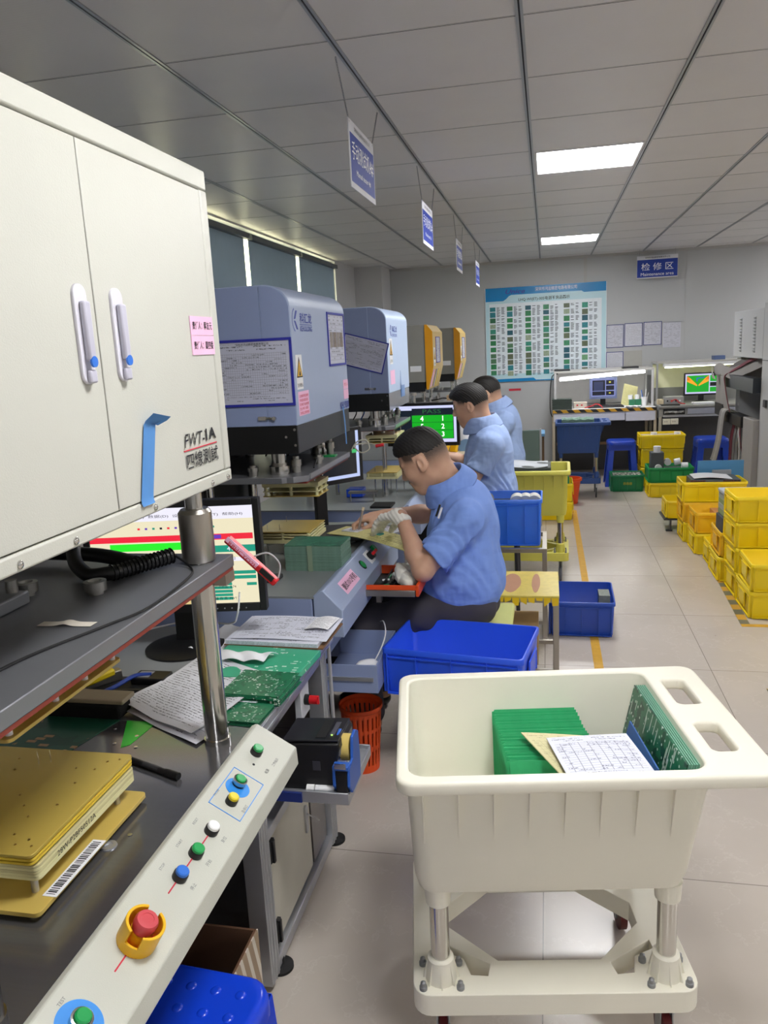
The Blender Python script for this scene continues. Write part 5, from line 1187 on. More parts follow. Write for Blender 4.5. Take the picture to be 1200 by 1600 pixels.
        wp = Vector((x, y, 0))
        c = t.part('caster', MB().box(x-.016, x+.016, y-.035, y+.035, zb_-.004, zb_).box(x-.016, x-.012, y-.018, y+.018, .035, zb_-.004).box(x+.012, x+.016, y-.018, y+.018, .035, zb_-.004), mat('galvanised steel', '#a3a7a8', .4, .6), world=False, bev=.001)
        t.part('wheel', MB().lathe([(.04, -.011), (.05, -.009), (.05, .009), (.04, .011)], (x, y, .05), 28, (1, 0, 0)), wheel or mat('dark red wheel', '#5f1f22', .4), c, world=False)
        t.part('hub', MB().cyl((x-.0115, y, .05), (x+.0115, y, .05), .018, n=16), mat('pale hub', '#c9c9cc', .4), c, world=False)
    return t
CA = R(9.6)
cart = turnover_cart('turnover_cart', 'large ivory plastic turnover cart holding green boards, nearest the camera', ivory, (-.312, 1.417), CA, 'plastic turnover carts')
CM = Matrix.Translation((-.312, 1.417, 0)) @ Matrix.Rotation(CA, 4, 'Z')
# boards standing in the cart
N_ = 46
for k in range(N_):
    v = .485-.0062*k; du = .004*math.sin(k*2.1)+.012*(k/N_); h = .198-.006*math.sin(k*.9)**2; w_ = .215
    mb = MB().at(CM @ Matrix.Translation((.250+du, v, .461)) @ Matrix.Rotation(R(-9), 4, 'X')).box(0, w_, 0, .0021, 0, h)
    lab = 'bright green board standing in the ivory cart, %s from the back' % ('first' if k == 0 else ORD[k])
    single('circuit_board', mb, pcbedge2, lab, 'circuit board', 'green boards standing in the ivory cart', smooth=0)
for k in range(6):
    mb = MB().at(CM @ Matrix.Translation((.588-.0052*k, .078, .461)) @ Matrix.Rotation(R(12), 4, 'Y')).box(0, .0030, 0, .40, 0, .272)
    single('circuit_board', mb, pcb_mat('large trace board', '#1c6b4a', '#c2d4ca', '#0c4330', 48, .42) if k == 5 else mat('pale board edge', '#7fb79d', .5), 'large board leaning in the ivory cart, %s from its side wall' % ('first' if k == 0 else ORD[k]), 'circuit board', 'large boards leaning in the ivory cart')
mb = MB().at(CM @ Matrix.Translation((.535, .16, .461)) @ Matrix.Rotation(R(13), 4, 'Y')).box(0, .004, 0, .23, 0, .215)
single('divider_sheet', mb, mat('blue divider sheet', '#3f6bb4', .6), 'blue plastic divider sheet leaning before the large boards', 'sheet')
def tilted(name, label, O, U, V, m_, th=.002, cat='paper'):
    O, U, V = Vector(O), Vector(U), Vector(V)
    mb = MB().grid(lambda u, v: tuple(O+U*u+V*v+Vector((0, 0, .006*math.sin(3*u)*math.sin(3*v)))), 12, 12, th)
    return single(name, mb, m_, label, cat, smooth=60)
tilted('document_pouch', 'clear pouch with a yellow form lying on the standing green boards', (.035, 1.60, .672), (.150, -.0, .0), (-.105, .20, .004), [form_mat('yellow traveller form', '#ddd6a6', 'grid', '#8a7a58', nu=12, nv=18, amt=.6)], .003)
tilted('paper_sheet', 'white process form lying on the yellow pouch in the cart', (.042, 1.585, .683), (.187, .035, .004), (-.05, .165, .008), [form_mat('white traveller form', '#e3e5f2', 'grid', '#3b3f66', nu=9, nv=20)], .0015)
# yellow and blue carts farther away
t = turnover_cart('turnover_cart', 'yellow plastic turnover cart behind the workers', cyel3, (.155, 5.655), R(179), 'plastic turnover carts', mat('grey wheel', '#55575c', .5))
t.o.scale = (.86, .80, 1.04)
single('board_bundle', MB().box(-.34, .02, 5.27, 5.56, .55, .79), mat('dark slate bundle', '#3c423f', .6, var=.3, vs=60), 'bundle of dark boards lying in the yellow cart', 'bundle', bev=.003)
single('plastic_wrap', MB().grid(lambda u, v: (-.35+.35*u, 5.27+.29*v, .797+.010*math.sin(7*u+2*v)*math.sin(5*v+u)), 16, 16, .003), mat('crinkled clear wrap', '#cfd3d8', .25), 'crinkled plastic wrap over the bundle in the yellow cart', 'wrap', smooth=60)
t = turnover_cart('turnover_cart', 'faded blue plastic turnover cart under the repair desk', dblue, (.075, 8.16), R(-1), 'plastic turnover carts', mat('black wheel', '#2a2a2c', .5))
t.o.scale = (.70, .80, 1.06)
for k in range(26): single('circuit_board', MB().box(.125+.0125*k+.02, .125+.0125*k+.0275, 8.22, 8.50, .50, .815+.004*math.sin(k)), mat('sage green board', '#7ea391', .6), 'sage green board in the faded blue cart, %s from the left' % ('first' if k == 0 else ORD[k]), 'circuit board', 'boards standing in the blue cart')

def crate(name, label, w_, d_, h_, loc, rz, m_, grp, handle=True, ribs=True, cat='crate', z=0, slots=False):
    """open box, local origin at the near left bottom corner"""
    t = T(name, label, cat, (loc[0], loc[1], z), rz, grp)
    tp = .012; b = MB()
    def rc(i, z_): return [(x, y, z_) for x, y in rrect(w_-2*i, d_-2*i, .018, 3, w_/2, d_/2)]
    b.loops([rc(tp+.004, 0), rc(tp, .01), rc(.006, h_-.028), rc(.006, h_-.02), rc(.0, h_-.02), rc(0, h_-.002), rc(.0015, h_), rc(.008, h_), rc(.0095, h_-.006), rc(.014, .014), rc(.020, .008)])
    body = t.part('body', b, m_, world=False, smooth=50)
    if ribs:
        g = MB()
        for k in range(1, 4):
            x = w_*k/4; g.box(x-.0015, x+.0015, -.001, .008, .01, h_-.02).box(x-.0015, x+.0015, d_-.008, d_+.001, .01, h_-.02)
        for x in (.02, w_-.02): g.box(x-.002, x+.002, -.001, .009, .006, h_-.02)
        for y in (.02, d_-.02): g.box(-.001, .009, y-.002, y+.002, .006, h_-.02)
        g.box(.02, w_-.02, -.001, .009, h_-.034, h_-.030).box(.02, w_-.02, -.001, .01, .006, .012)
        g.box(-.001, .009, .02, d_-.02, h_-.034, h_-.030).box(-.001, .01, .02, d_-.02, .006, .012)
        t.o.children[0].data = mesh_from('body', link_mb(b, g), m_, None, 50)
    if handle:
        hm = MB()
        for x0, x1 in ((-.0025, .008), (w_-.008, w_+.0025)):
            L = [(x0 if x0 < 0 else x1)]
            X_ = L[0]
            hm.prism(rrect(.135, .075, .02, 4, 0, 0), (X_, d_/2, h_*.52), PY, PZ, (.001 if x0 > 0 else -.001, 0, 0))
        t.part('handle_recess', hm, m_, body, world=False)
        f = MB()
        for X_ in (-.003, w_+.003):
            for (a, b_, c, d) in ((-.072, .072, .036, .042), (-.072, -.066, -.04, .036), (.066, .072, -.04, .036)): f.box(X_-.003, X_+.003, d_/2+a, d_/2+b_, h_*.52+c, h_*.52+d)
        t.part('handle_rim', f, m_, body, world=False)
    return t
cw, cdp, ch = .52, .36, .163
G = 'yellow crates stacked along the right side'
n_from = lambda i, n: 'top' if i == n-1 else ('bottom' if i == 0 else ('second from the top' if i == n-2 else 'second from the bottom'))
for i in range(2): crate('plastic_crate', 'yellow crate in the front two-high pile on the right, %s one' % n_from(i, 2), cw, cdp, ch, (1.122, 4.562-.01*i), R(-2*i), cyel, G, z=i*(ch+.001))
for i in range(4): crate('plastic_crate', 'yellow crate in the tallest four-high pile on the right, %s one' % n_from(i, 4), cw, cdp-.03, ch-.003, (1.128-.007*i, 4.935-.004*i), R(1 if i == 2 else 0), cyel, G, z=i*(ch-.002))
for i in range(2): crate('plastic_crate', 'yellow crate of the pile carrying the black box, %s one' % n_from(i, 2), cw, cdp-.02, ch+.002, (1.093+.01*i, 5.29), R(-1), [cyel, cyel2][i], G, z=i*(ch+.003))
crate('plastic_crate', 'single yellow crate standing low behind the pile with the black box', cw, cdp-.12, ch, (1.112, 5.66), 0, cyel, G)
for i in range(2): crate('plastic_crate', 'orange yellow crate of the fourth pile from the front, %s one' % n_from(i, 2), cw-.02, cdp-.04, ch-.004, (1.068, 5.97), 0, [cyel, cyel2][i], G, z=i*(ch-.003))
for i in range(3): crate('plastic_crate', 'yellow crate of the three-high pile holding the trays, %s one' % n_from(i, 3), cw-.04, cdp-.05, ch-.002, (1.046-.008*i, 6.335), 0, [cyel, cyel2, cyel][i], G, z=i*(ch-.001))
single('crate_stand', MB().box(.97, 1.02, 6.72, 6.75, 0, .012).box(1.0, 1.012, 6.71, 6.76, .012, .10).box(.95, 1.4, 6.70, 7.0, .10, .112), dkgrey, 'small dark metal stand under the farthest low crate', 'stand')
crate('plastic_crate', 'farthest small yellow crate, raised on a dark metal stand', .42, .28, .15, (.965, 6.70), 0, cyel, G, z=.1125)
# loads of the piles
t = T('tray_stack', 'pair of dark trays with brown contents lying in the top crate', 'tray', (1.3, 6.47, .475))
t.part('tray', MB().box(1.10, 1.46, 6.355, 6.60, .40, .50), mat('slate tray', '#54595c', .5), bev=.004)
ct = NT('brown parts'); v = ct.tc(); ct.base(ct.mix(ct.mth('GREATER_THAN', ct.noise(v, 90, 2), .5), srgb('#5a2a20'), srgb('#2b2523'))); ct.set(.6)
t.part('contents', MB().box(1.09, 1.20, 6.350, 6.3545, .475, .498).box(1.33, 1.45, 6.350, 6.3545, .475, .498), ct.m)
t.part('cover_film', MB().grid(lambda u, v: (1.12+.28*u, 6.37+.21*v, .512+.008*math.sin(4*u)), 8, 4, .004), white_pl)
single('blue_board', MB().box(1.20, 1.55, 6.68, 6.70, .43, .60), mat('sky blue sheet', '#4b87b4', .5), 'sky blue panel standing behind the tray crate', 'panel')
single('grey_comb', MB().box(1.30, 1.44, 6.60, 6.63, .50, .535), mat('grey comb', '#8b8e92', .5), 'grey comb leaning before the blue panel', 'panel')
single('black_box', MB().box(1.118, 1.26, 5.31, 5.52, .20, .425), mat('dark slate box', '#3a4048', .5), 'dark box standing in the crate pile behind the tallest pile', 'box', bev=.006)
for i in range(4): single('electronics_unit', MB().box(1.13, 1.36, 5.30+.004*i, 5.52, .427+.037*i, .462+.037*i), [mat('unit green', '#8a9a6a', .5), mat('unit grey', '#a5a89a', .5)][i % 2], 'grey green electronics unit on the dark box, %s of four' % (['lowest', 'second from below', 'second from above', 'highest'][i]), 'electronics unit', 'electronics units piled on the dark box', bev=.003)
single('laptop_tray', MB().box(1.12, 1.40, 5.28, 5.50, .578, .60), mat('light grey lid', '#b7bcc0', .4), 'light grey lid on top of the electronics units', 'lid', bev=.006)
single('copper_board', MB().box(1.22, 1.42, 6.02, 6.25, .21, .30), mat('copper brown board', '#c88a5a', .5), 'copper coloured board lying in the fourth pile top crate', 'board')
# far yellow and green crates
crate('plastic_crate', 'bright green crate with rolls on a yellow crate, before the repair desks', .44, .34, .155, (1.0, 8.18), 0, cgreen, 'crates before the repair desks', z=.151, handle=False)
crate('plastic_crate', 'yellow crate under the bright green crate with rolls', .43, .34, .15, (1.005, 8.18), 0, cyel, 'crates before the repair desks', z=0)
crate('plastic_crate', 'dark green crate with small parts standing on the floor beside the blue stool', .345, .30, .18, (.66, 8.52), 0, dgreen, 'crates before the repair desks', handle=False)
crate('plastic_crate', 'upper tapering yellow crate behind the bright green crate', .47, .34, .15, (.985, 8.82), 0, cyel, 'crates before the repair desks', z=.415)
crate('plastic_crate', 'yellow crate just under the upper tapering crate', .44, .34, .20, (1.0, 8.83), 0, cyel, 'crates before the repair desks', z=.21)
crate('plastic_crate', 'lowest yellow crate of the pile beside the dark green crate', .45, .34, .205, (.99, 8.83), 0, cyel, 'crates before the repair desks', z=0)
single('parts_insert', MB().box(.69, .98, 8.56, 8.78, .10, .17), (lambda t: (t.base(t.mix(t.mth('GREATER_THAN', t.noise(t.tc(), 45, 1), .55), srgb('#24302a'), srgb('#d7d8c6'))), t.m)[1])(NT('speckled parts')), 'tray of small pale parts in the dark green crate', 'tray')
single('yellow_print', text_mb('888', .03, (.83, 8.517, .09), PX, PZ, 'CM', fit=.09), mat('yellow stencil', '#b9b030', .6), 'yellow stencilled marking on the dark green crate', 'marking', smooth=0)
single('foam_block', MB().box(1.03, 1.155, 8.25, 8.40, .17, .45), mat('slate foam', '#51565a', .8), 'upright grey foam block in the bright green crate', 'foam block')
t = T('tape_roll', 'white roll standing on the grey foam block', 'roll', (1.09, 8.32, .45)); t.part('roll', MB().lathe([(.01, 0), (.036, 0), (.036, .06), (.01, .06)], (1.095, 8.32, .4505), 20), white_pl)
for k, (x, y, z, ax, l) in enumerate(((1.20, 8.30, .345, (0, 1, 0), 'white roll lying with its end showing in the bright green crate'), (1.27, 8.36, .335, (1, 0, .2), 'white roll lying sideways behind the others in the bright green crate'), (1.33, 8.28, .31, (1, 0, 0), 'white roll lying at the right end of the bright green crate'), (1.10, 8.215, .30, (0, 1, 0), 'small roll at the foot of the grey foam block'))):
    single('tape_roll', MB().lathe([(.014, 0), (.034, 0), (.034, .06), (.014, .06)], (x, y, z), 20, ax), white_pl, l, 'roll', 'white rolls in the green crate')
single('roll_filler', MB().box(1.16, 1.42, 8.22, 8.48, .165, .275), mat('dark filler', '#3b3f42', .8), 'dark packing under the white rolls', 'packing')
for x, y, l in ((1.385, 8.95, 'white roll on the right corner of the upper yellow crate'), (1.14, 8.95, 'small white roll on the back of the upper yellow crate')): single('tape_roll', MB().lathe([(.01, 0), (.034, 0), (.034, .035), (.01, .035)], (x, y, .545), 20), white_pl, l, 'roll', 'white rolls in the yellow crate')
single('packing_board', MB().box(1.0, 1.44, 8.85, 9.12, .52, .543), cardb2, 'cardboard sheet inside the upper yellow crate', 'cardboard')
# yellow crates behind the yellow cart
G2 = 'yellow crates behind the yellow cart'
crate('plastic_crate', 'yellow crate on the floor behind the yellow cart', .44, .36, .17, (-.215, 7.15), 0, cyel, G2, z=0)
crate('plastic_crate', 'yellow crate on top of the pile behind the yellow cart', .44, .36, .17, (-.215, 7.15), 0, cyel, G2, z=.171)
single('circuit_bundle', MB().box(-.02, .19, 7.2, 7.45, .23, .40), dgreen, 'dark green bundle in the upper crate behind the yellow cart', 'bundle')
# blue crates
crate('plastic_crate', 'large deep blue crate in front of the nearest worker, just above the ivory cart', .523, .349, .182, (-.604, 2.622), R(-8.5), cblue, 'blue crates', z=.368)
t = T('support_stool', 'low grey stand carrying the large blue crate', 'stand', (-.33, 2.85, 0)); t.part('top', MB().box(-.50, -.14, 2.64, 2.86, .350, .367), dkgrey); 
for x in (-.48, -.16):
    for y in (2.66, 2.84): t.part('leg', MB().box(x-.012, x+.012, y-.012, y+.012, 0, .35), dkgrey)
crate('plastic_crate', 'blue crate with pale reels standing on the stainless stand behind the nearest worker', .375, .285, .257, (-.405, 4.145), 0, mat('mid blue crate', '#2f74ec', .35), 'blue crates', z=.538, handle=False)
for k in range(3): single('reel_tray', MB().lathe([(.012, 0), (.038, 0), (.038, .045), (.012, .045)], (-.165+.045*k, 4.19, .775), 20, (0, 1, .2)), mat('pale reel', '#c9cbc4', .5), 'pale reel at the rim of the mid blue crate, %s of three' % ['leftmost', 'middle', 'rightmost'][k], 'reel', 'pale reels in the mid blue crate')
single('reel_tray', MB().lathe([(.012, 0), (.038, 0), (.038, .045), (.012, .045)], (-.33, 4.20, .778), 20, (0, 1, .2)), mat('dark reel', '#5c5e5a', .5), 'dark reel half hidden behind the nearest worker shoulder', 'reel')
single('reel_packing', MB().box(-.38, -.05, 4.17, 4.42, .56, .75), dkgrey, 'dark packing under the reels in the mid blue crate', 'packing')
crate('plastic_crate', 'blue crate with a grey bundle standing on the floor by the yellow line', .358, .40, .20, (.0, 4.22), R(-1), mat('sea blue crate', '#234bb0', .35), 'blue crates', z=0, handle=False)
single('grey_bundle', MB().box(.275, .335, 4.30, 4.42, .06, .215), mat('grey bundle layers', '#7a8078', .6, var=.3, vs=80), 'grey bundle of boards standing in the floor-level blue crate', 'bundle')
# stainless stands
def stand(label, x0, x1, y0, y1, h, cov=None, grp=None):
    t = T('steel_stand', label, 'stand', ((x0+x1)/2, (y0+y1)/2, 0), 0, grp)
    t.part('top_frame', MB().box(x0, x1, y0, y0+.025, h-.03, h-.006).box(x0, x1, y1-.025, y1, h-.03, h-.006).box(x0, x0+.025, y0+.025, y1-.025, h-.03, h-.006).box(x1-.025, x1, y0+.025, y1-.025, h-.03, h-.006), steel_b, bev=.001)
    for x in (x0+.0125, x1-.0125):
        for y in (y0+.0125, y1-.0125): t.part('leg', MB().box(x-.0125, x+.0125, y-.0125, y+.0125, 0, h-.03), steel_b, bev=.001)
    t.each('lower_rail', MB().box(x0+.025, x1-.025, y0+.003, y0+.022, .11, .13).box(x0+.025, x1-.025, y1-.022, y1-.003, .11, .13).box(x0+.003, x0+.022, y0+.025, y1-.025, .11, .13).box(x1-.022, x1-.003, y0+.025, y1-.025, .11, .13), steel_b, bev=.001)
    return t
t = stand('stainless stand topped with worn yellow tape beside the nearest worker', -.27, .045, 3.45, 3.84, .485)
tp_ = t.part('taped_top', MB().box(-.272, .047, 3.448, 3.842, .479, .489), mat('worn yellow tape', '#d9c45c', .4, var=.15, vs=40, bump=.3, bs=60), bev=.002)
pw = MB()
for cx_, w_ in ((-.175, .045), (-.06, .02)): pw.prism([(w_*math.cos(a)*(1 if math.sin(a) > -.5 else .9), .15*math.sin(a)) for a in [2*math.pi*k/20 for k in range(20)]], (cx_, 3.645, .489), PX, PY, (0, 0, .0008))
t.part('worn_patch', pw, mat('bare tan patch', '#b58564', .6), tp_)
rg = MB(); rnd = random.Random(4)
for k in range(9):
    x = -.272+.0355*k; rg.quad((x, 3.446, .480), (x+.034, 3.446, .480), (x+.03, 3.444, .480-.03*rnd.random()-.01), (x+.004, 3.444, .480-.035*rnd.random()-.01))
t.part('tape_flap', rg, mat('bright yellow tape', '#e6c11c', .4), tp_)
single('cardboard_pad', MB().box(-.22, -.05, 3.50, 3.78, .131, .30), mat('tan card', '#a98c5e', .8), 'tan cardboard stack inside the taped stand', 'cardboard')
stand('stainless stand carrying the mid blue crate', -.41, -.008, 4.10, 4.50, .544)
t = T('seat_box', 'pale green yellow seat block under the nearest worker', 'seat', (-.34, 3.12, 0)); t.part('cushion', MB().box(-.52, -.150, 3.0, 3.40, .44, .472), mat('pale lime pad', '#c5c87a', .7), bev=.01)
t.part('pad_box', MB().box(-.51, -.16, 3.01, 3.39, .02, .44), mat('grey seat box', '#5f6066', .6), bev=.005); t.part('base', MB().box(-.50, -.17, 3.02, 3.38, 0, .02), blk)
# orange waste basket
t = T('waste_basket', 'orange red slotted waste basket behind the receipt printer', 'basket', (-.725, 2.74, 0))
b = MB(); n = 72; prof = [(.001, .004), (.060, .004), (.0625, .0)]+[(.0625+.0705*z, z) for z in (.03, .09, .11, .17, .185, .235, .252)]+[(.086, .258), (.086, .272), (.081, .272)]
V_ = [(-.725+r_*math.cos(2*math.pi*i/n), 2.74+r_*math.sin(2*math.pi*i/n), z) for r_, z in prof for i in range(n)]
b._add(V_, [(k*n+i, k*n+(i+1) % n, (k+1)*n+(i+1) % n, (k+1)*n+i) for k in range(len(prof)-1) for i in range(n) if not (k in (3, 5, 7) and i % 3 == 0)])
sh_ = t.part('shell', b, orange); so = sh_.modifiers.new('thickness', 'SOLIDIFY'); so.thickness = .0022
t = T('waste_basket', 'orange red basket half hidden between the yellow cart and the blue cart', 'basket', (.22, 7.95, 0)); t.part('shell', MB().lathe([(.07, 0), (.10, .23), (.115, .235), (.115, .26), (.10, .26), (.095, .23), (.075, .01), (.001, .01)], (.22, 7.95, 0), 26, cap=False), orange)
# far blue stools
plastic_stool('blue plastic stool beside the blue cart, partly behind the dark green crate', (.80, 9.0), .50, .36, 0, 'far blue plastic stools', mat('royal blue stool', '#1a3fb0', .3), dim=False)
plastic_stool('blue plastic stool at the right end of the repair desks', (1.72, 8.9), .52, .38, 0, 'far blue plastic stools', mat('royal blue stool', '#1a3fb0', .3), dim=False)
# ================================================================== BACK WALL, REPAIR DESKS, RIGHT MACHINE
# poster
px0, px1, pz0, pz1, pyy = -.752, .705, 1.135, 2.292, YB-.012
t = T('wall_poster', 'large pale blue poster of circuit board defect photos on the back wall', 'poster', (0, pyy, pz0))
sheet_ = t.part('sheet', MB().box(px0, px1, pyy-.003, pyy, pz0, pz1), mat('poster pale cyan', '#bfe0ea', .25, var=.03, vs=2))
pb = mat('poster blue', '#1384c4', .25)
W_ = px1-px0; Hh = pz1-pz0
def pu(u, v, d=.0036): return (px0+u*W_, pyy-d, pz0+v*Hh)
def ppoly(pts, d=.0036, mb=None):
    mb = mb or MB(); mb._add([pu(u, v, d) for u, v in pts], [tuple(range(len(pts)))]); return mb
t.part('blue_header', ppoly([(0, .86), (.15, .86), (.175, .88), (.20, .91), (.22, .92), (.80, .92), (.82, .905), (1, .905), (1, 1), (0, 1)]), pb, sheet_)
t.part('blue_footer', ppoly([(0, 0), (1, 0), (1, .012), (.42, .012), (.40, .035), (0, .03)]), pb, sheet_)
mb = text_mb('Unice', .055, pu(.17, .955, .004), PX, PZ, 'LM', shear=.3, bold=.02, fit=.24); t.part('logo_lettering', mb, inkblue, sheet_, smooth=0)
t.part('company_lettering', text_mb('深圳市鸿运精密电路有限公司', .045, pu(.42, .965, .004), PX, PZ, 'LM', fit=.50), white_ink, sheet_, smooth=0)
t.part('title_lettering', text_mb('LHQ-WI(ET)-005电测不良品图示', .05, pu(.28, .865, .004), PX, PZ, 'LM', bold=.01, fit=.62), ink, sheet_, smooth=0)
t.part('table_ground', ppoly([(.03, .085), (.965, .085), (.965, .835), (.03, .835)], .0034), mat('poster table white', '#dfe9f0', .3), sheet_)
rnd = random.Random(21); cols = ['#2f6b4c', '#3f8a63', '#6fa37a', '#1f5a6a', '#4f7a5a', '#5f6a52', '#2b7f8a', '#2f7f4f', '#98a890', '#35907a']
pm = [mat('poster photo %d' % i, c, .3, var=.5, vs=30+8*i) for i, c in enumerate(cols)]
ph, tx = MB(), MB()
for c in range(6):
    u = [.035, .18, .335, .485, .655, .805][c]; v = .80
    while v > .10:
        h = rnd.choice((.045, .055, .05)); 
        ph.m(rnd.randrange(10)); ph._add([pu(u, v-h), pu(u+.048, v-h), pu(u+.048, v), pu(u, v)], [(0, 1, 2, 3)])
        for k in range(4):
            for j, (a, b) in enumerate(((.058, .088), (.098, .132))):
                if rnd.random() < .85: tx._add([pu(u+a, v-.010-.013*k), pu(u+b-rnd.random()*.02, v-.010-.013*k), pu(u+b-.012*j, v-.003-.013*k), pu(u+a, v-.003-.013*k)], [(0, 1, 2, 3)])
        v -= h+rnd.choice((.008, .014, .02))
t.part('photo_swatches', ph, pm, sheet_, smooth=0, kind='stuff'); t.part('caption_print', tx, mat('caption grey', '#4a5664', .5), sheet_, smooth=0, kind='stuff')
fr = MB()
for (a, b, c, d) in ((px0-.006, px0, pz0, pz1), (px1, px1+.006, pz0, pz1)): fr.box(a, b, pyy-.005, pyy, c, d)
t.each('side_strip', fr, mat('poster clip strip', '#e8f2f6', .2))
single('red_notice', MB().box(-.48, -.33, YB-.003, YB, 1.018, 1.045), inkred, 'small red notice strip on the wall below the poster', 'notice')
fa, fb_ = form_mat('wall form a', '#c9cad6', 'rules', nv=16, amt=.6), form_mat('wall form b', '#cfd0da', 'text', nv=26, amt=.5)
G3 = 'document sleeves on the back wall'
for k, (x, z, w_, h_, fr_, lab) in enumerate(((.712, 1.495, .205, .278, 1, 'blue edged document, leftmost in the upper row on the back wall'), (.925, 1.50, .212, .28, 1, 'blue edged document, second from left in the upper row on the back wall'), (1.147, 1.507, .212, .278, 1, 'blue edged document with a curved glare line, third in the upper row'), (.712, 1.235, .205, .212, 1, 'blue edged document, left one of the lower row on the back wall'))):
    t = T('document_sleeve', lab, 'document', (x+w_/2, YB, z), 0, G3)
    q = MB()
    for (a, b, c, d) in ((x, x+w_, z, z+.008), (x, x+w_, z+h_-.008, z+h_), (x, x+.008, z+.008, z+h_-.008), (x+w_-.008, x+w_, z+.008, z+h_-.008)): q.box(a, b, YB-.006, YB-.001, c, d)
    t.part('border', q, mat('slate blue border', '#4a4f86', .45)); t.part('paper', MB().box(x+.006, x+w_-.006, YB-.004, YB-.001, z+.006, z+h_-.006), [fa, fb_][k % 2])
t = T('clear_pocket', 'clear plastic pocket, right one of the lower row on the back wall', 'document', (1.03, YB, 1.24), 0, G3); t.part('paper', MB().box(.925, 1.135, YB-.003, YB-.0005, 1.24, 1.45), mat('clear pocket grey', '#b4b3ae', .2))
t = T('document_sleeve', 'unframed white document hanging from a clip bar, rightmost on the back wall', 'document', (1.48, YB, 1.47), 0, G3); t.part('paper', MB().box(1.375, 1.575, YB-.004, YB-.001, 1.47, 1.765), fa); t.part('clip_bar', MB().box(1.37, 1.64, YB-.008, YB-.001, 1.768, 1.778), alu)
# repair desk left
hzd = hazard('black and yellow edge tape', '#c9982a', '#1c1b19', 7.5, 3)
t = T('repair_desk', 'white repair desk with black and yellow taped edge and an overhead tube light', 'desk', (.64, 9.6, 0))
t.part('worktop', MB().box(.06, 1.20, 9.24, 10.1, .80, .83), mat('desk top white', '#cfcfcf', .5), bev=.002)
t.part('edge_tape', MB().box(.058, 1.202, 9.234, 9.240, .795, .831), hzd)
skm = mat('white skirt paper', '#c9cbd8', .7)
t.part('skirt_sheet', MB().box(.07, .86, 9.242, 9.246, .695, .795), skm); t.part('skirt_sheet', MB().box(.868, 1.19, 9.238, 9.242, .685, .795), skm)
for x in (.07, 1.19): t.each('leg', MB().box(x-.014, x+.014, 9.25, 9.278, 0, .80).box(x-.014, x+.014, 10.06, 10.088, 0, .80), mat('desk leg cream', '#b9ad98', .5))
t.part('back_board', MB().box(.09, 1.17, 10.05, 10.06, .0, .70), mat('dark under desk board', '#4a4a4d', .6))
t.part('shelf_rail', MB().box(.1, 1.15, 9.40, 9.44, .40, .43), mat('wood rail', '#8a6d55', .6))
for x in (.09, 1.17): t.each('upright', MB().box(x-.012, x+.012, 9.36, 9.384, .83, 1.25).box(x-.012, x+.012, 9.99, 10.01, .83, 1.25), mat('white upright', '#cfcfd0', .5))
t.part('top_shelf', MB().box(.075, 1.185, 9.36, 10.02, 1.245, 1.262), mat('shelf white', '#cfcdca', .5))
t.part('light_tube', MB().cyl((.14, 9.42, 1.165), (1.09, 9.42, 1.222), .014, n=14), emis('lit tube', '#ffffff', TUBE_E))
t.part('tube_housing', MB().beam((.14, 9.44, 1.185), (1.09, 9.44, 1.24), .03, .02), white_pl)
t.part('white_panel', MB().box(.10, 1.16, 10.02, 10.03, .84, 1.24), mat('desk back panel', '#d3d1cf', .5))
its = [(0, 0, 1, 0, 1), (1, .04, .58, .06, .94), (2, .10, .50, .28, .86), (1, .62, .96, .06, .30), (1, .62, .96, .36, .62), (1, .62, .96, .68, .94), (3, .74, .82, .16, .22), (3, .74, .82, .78, .86), (0, .04, .58, .30, .33)]
monitor('older grey blue framed monitor with dark board layout screen on the white repair desk', (.645, 9.62, 1.045), .27, .20, 0, .83, screen=([emis('screen lilac', '#8f98d8', .7), emis('screen near black', '#1b2036', .5), emis('screen slate', '#3d4670', .6), emis('screen yellow', '#d8d24a', .9)], its), frame_m=mat('grey blue monitor frame', '#6f7aa0', .5), bez=.022, stand_r=.08)
for k in range(9): single('circuit_board', MB().at(Matrix.Translation((.165, 9.36, .8305+.0135*k)) @ Matrix.Rotation(.02*math.sin(k*3), 4, 'Z')).box(-.11, .11, -.09, .09, 0, .0115), mat('dark slate board', '#39443e', .6), 'dark board piled on the white repair desk, %s' % ('topmost' if k == 8 else ORD[8-k]+' from the top'), 'circuit board', 'dark boards piled on the repair desk')
t = T('test_meter', 'small cream meter with red buttons beside the dark board pile', 'meter', (.37, 9.45, .83)); t.part('body', MB().box(.30, .45, 9.40, 9.5, .8305, .90), mat('meter cream', '#cfc6b8', .5), bev=.004); t.each('button', MB().box(.33, .35, 9.396, 9.40, .86, .875).box(.38, .40, 9.396, 9.40, .86, .875), red)
t = T('keyboard', 'dark keyboard in front of the grey blue monitor', 'keyboard', (.66, 9.42, .83)); t.part('body', MB().box(.46, .86, 9.36, 9.48, .8305, .85), dkgrey, bev=.004)
kb = MB()
for i in range(16):
    for j in range(4): kb.box(.47+.0238*i, .49+.0238*i, 9.37+.026*j, 9.39+.026*j, .85, .856)
t.part('keys', kb, mat('key caps', '#1e1e22', .5), kind='stuff')
single('cable', MB().tube([(.42, 9.35, .84), (.50, 9.33, .86), (.55, 9.35, .88), (.60, 9.32, .86), (.62, 9.30, .835)], .006, 8), red, 'red lead curled before the keyboard on the repair desk', 'cable')
y_ = MB().grid(lambda u, v: (.845+.155*u+.04*v, 9.58+.06*v, .85+.235*v-.045*u), 4, 4, 0)
single('paper_sheet', y_, form_mat('pale yellow notes', '#dcd79a', 'text', '#8a8560', nv=16, amt=.6), 'pale yellow sheet leaning upright on the white repair desk', 'paper', smooth=0)
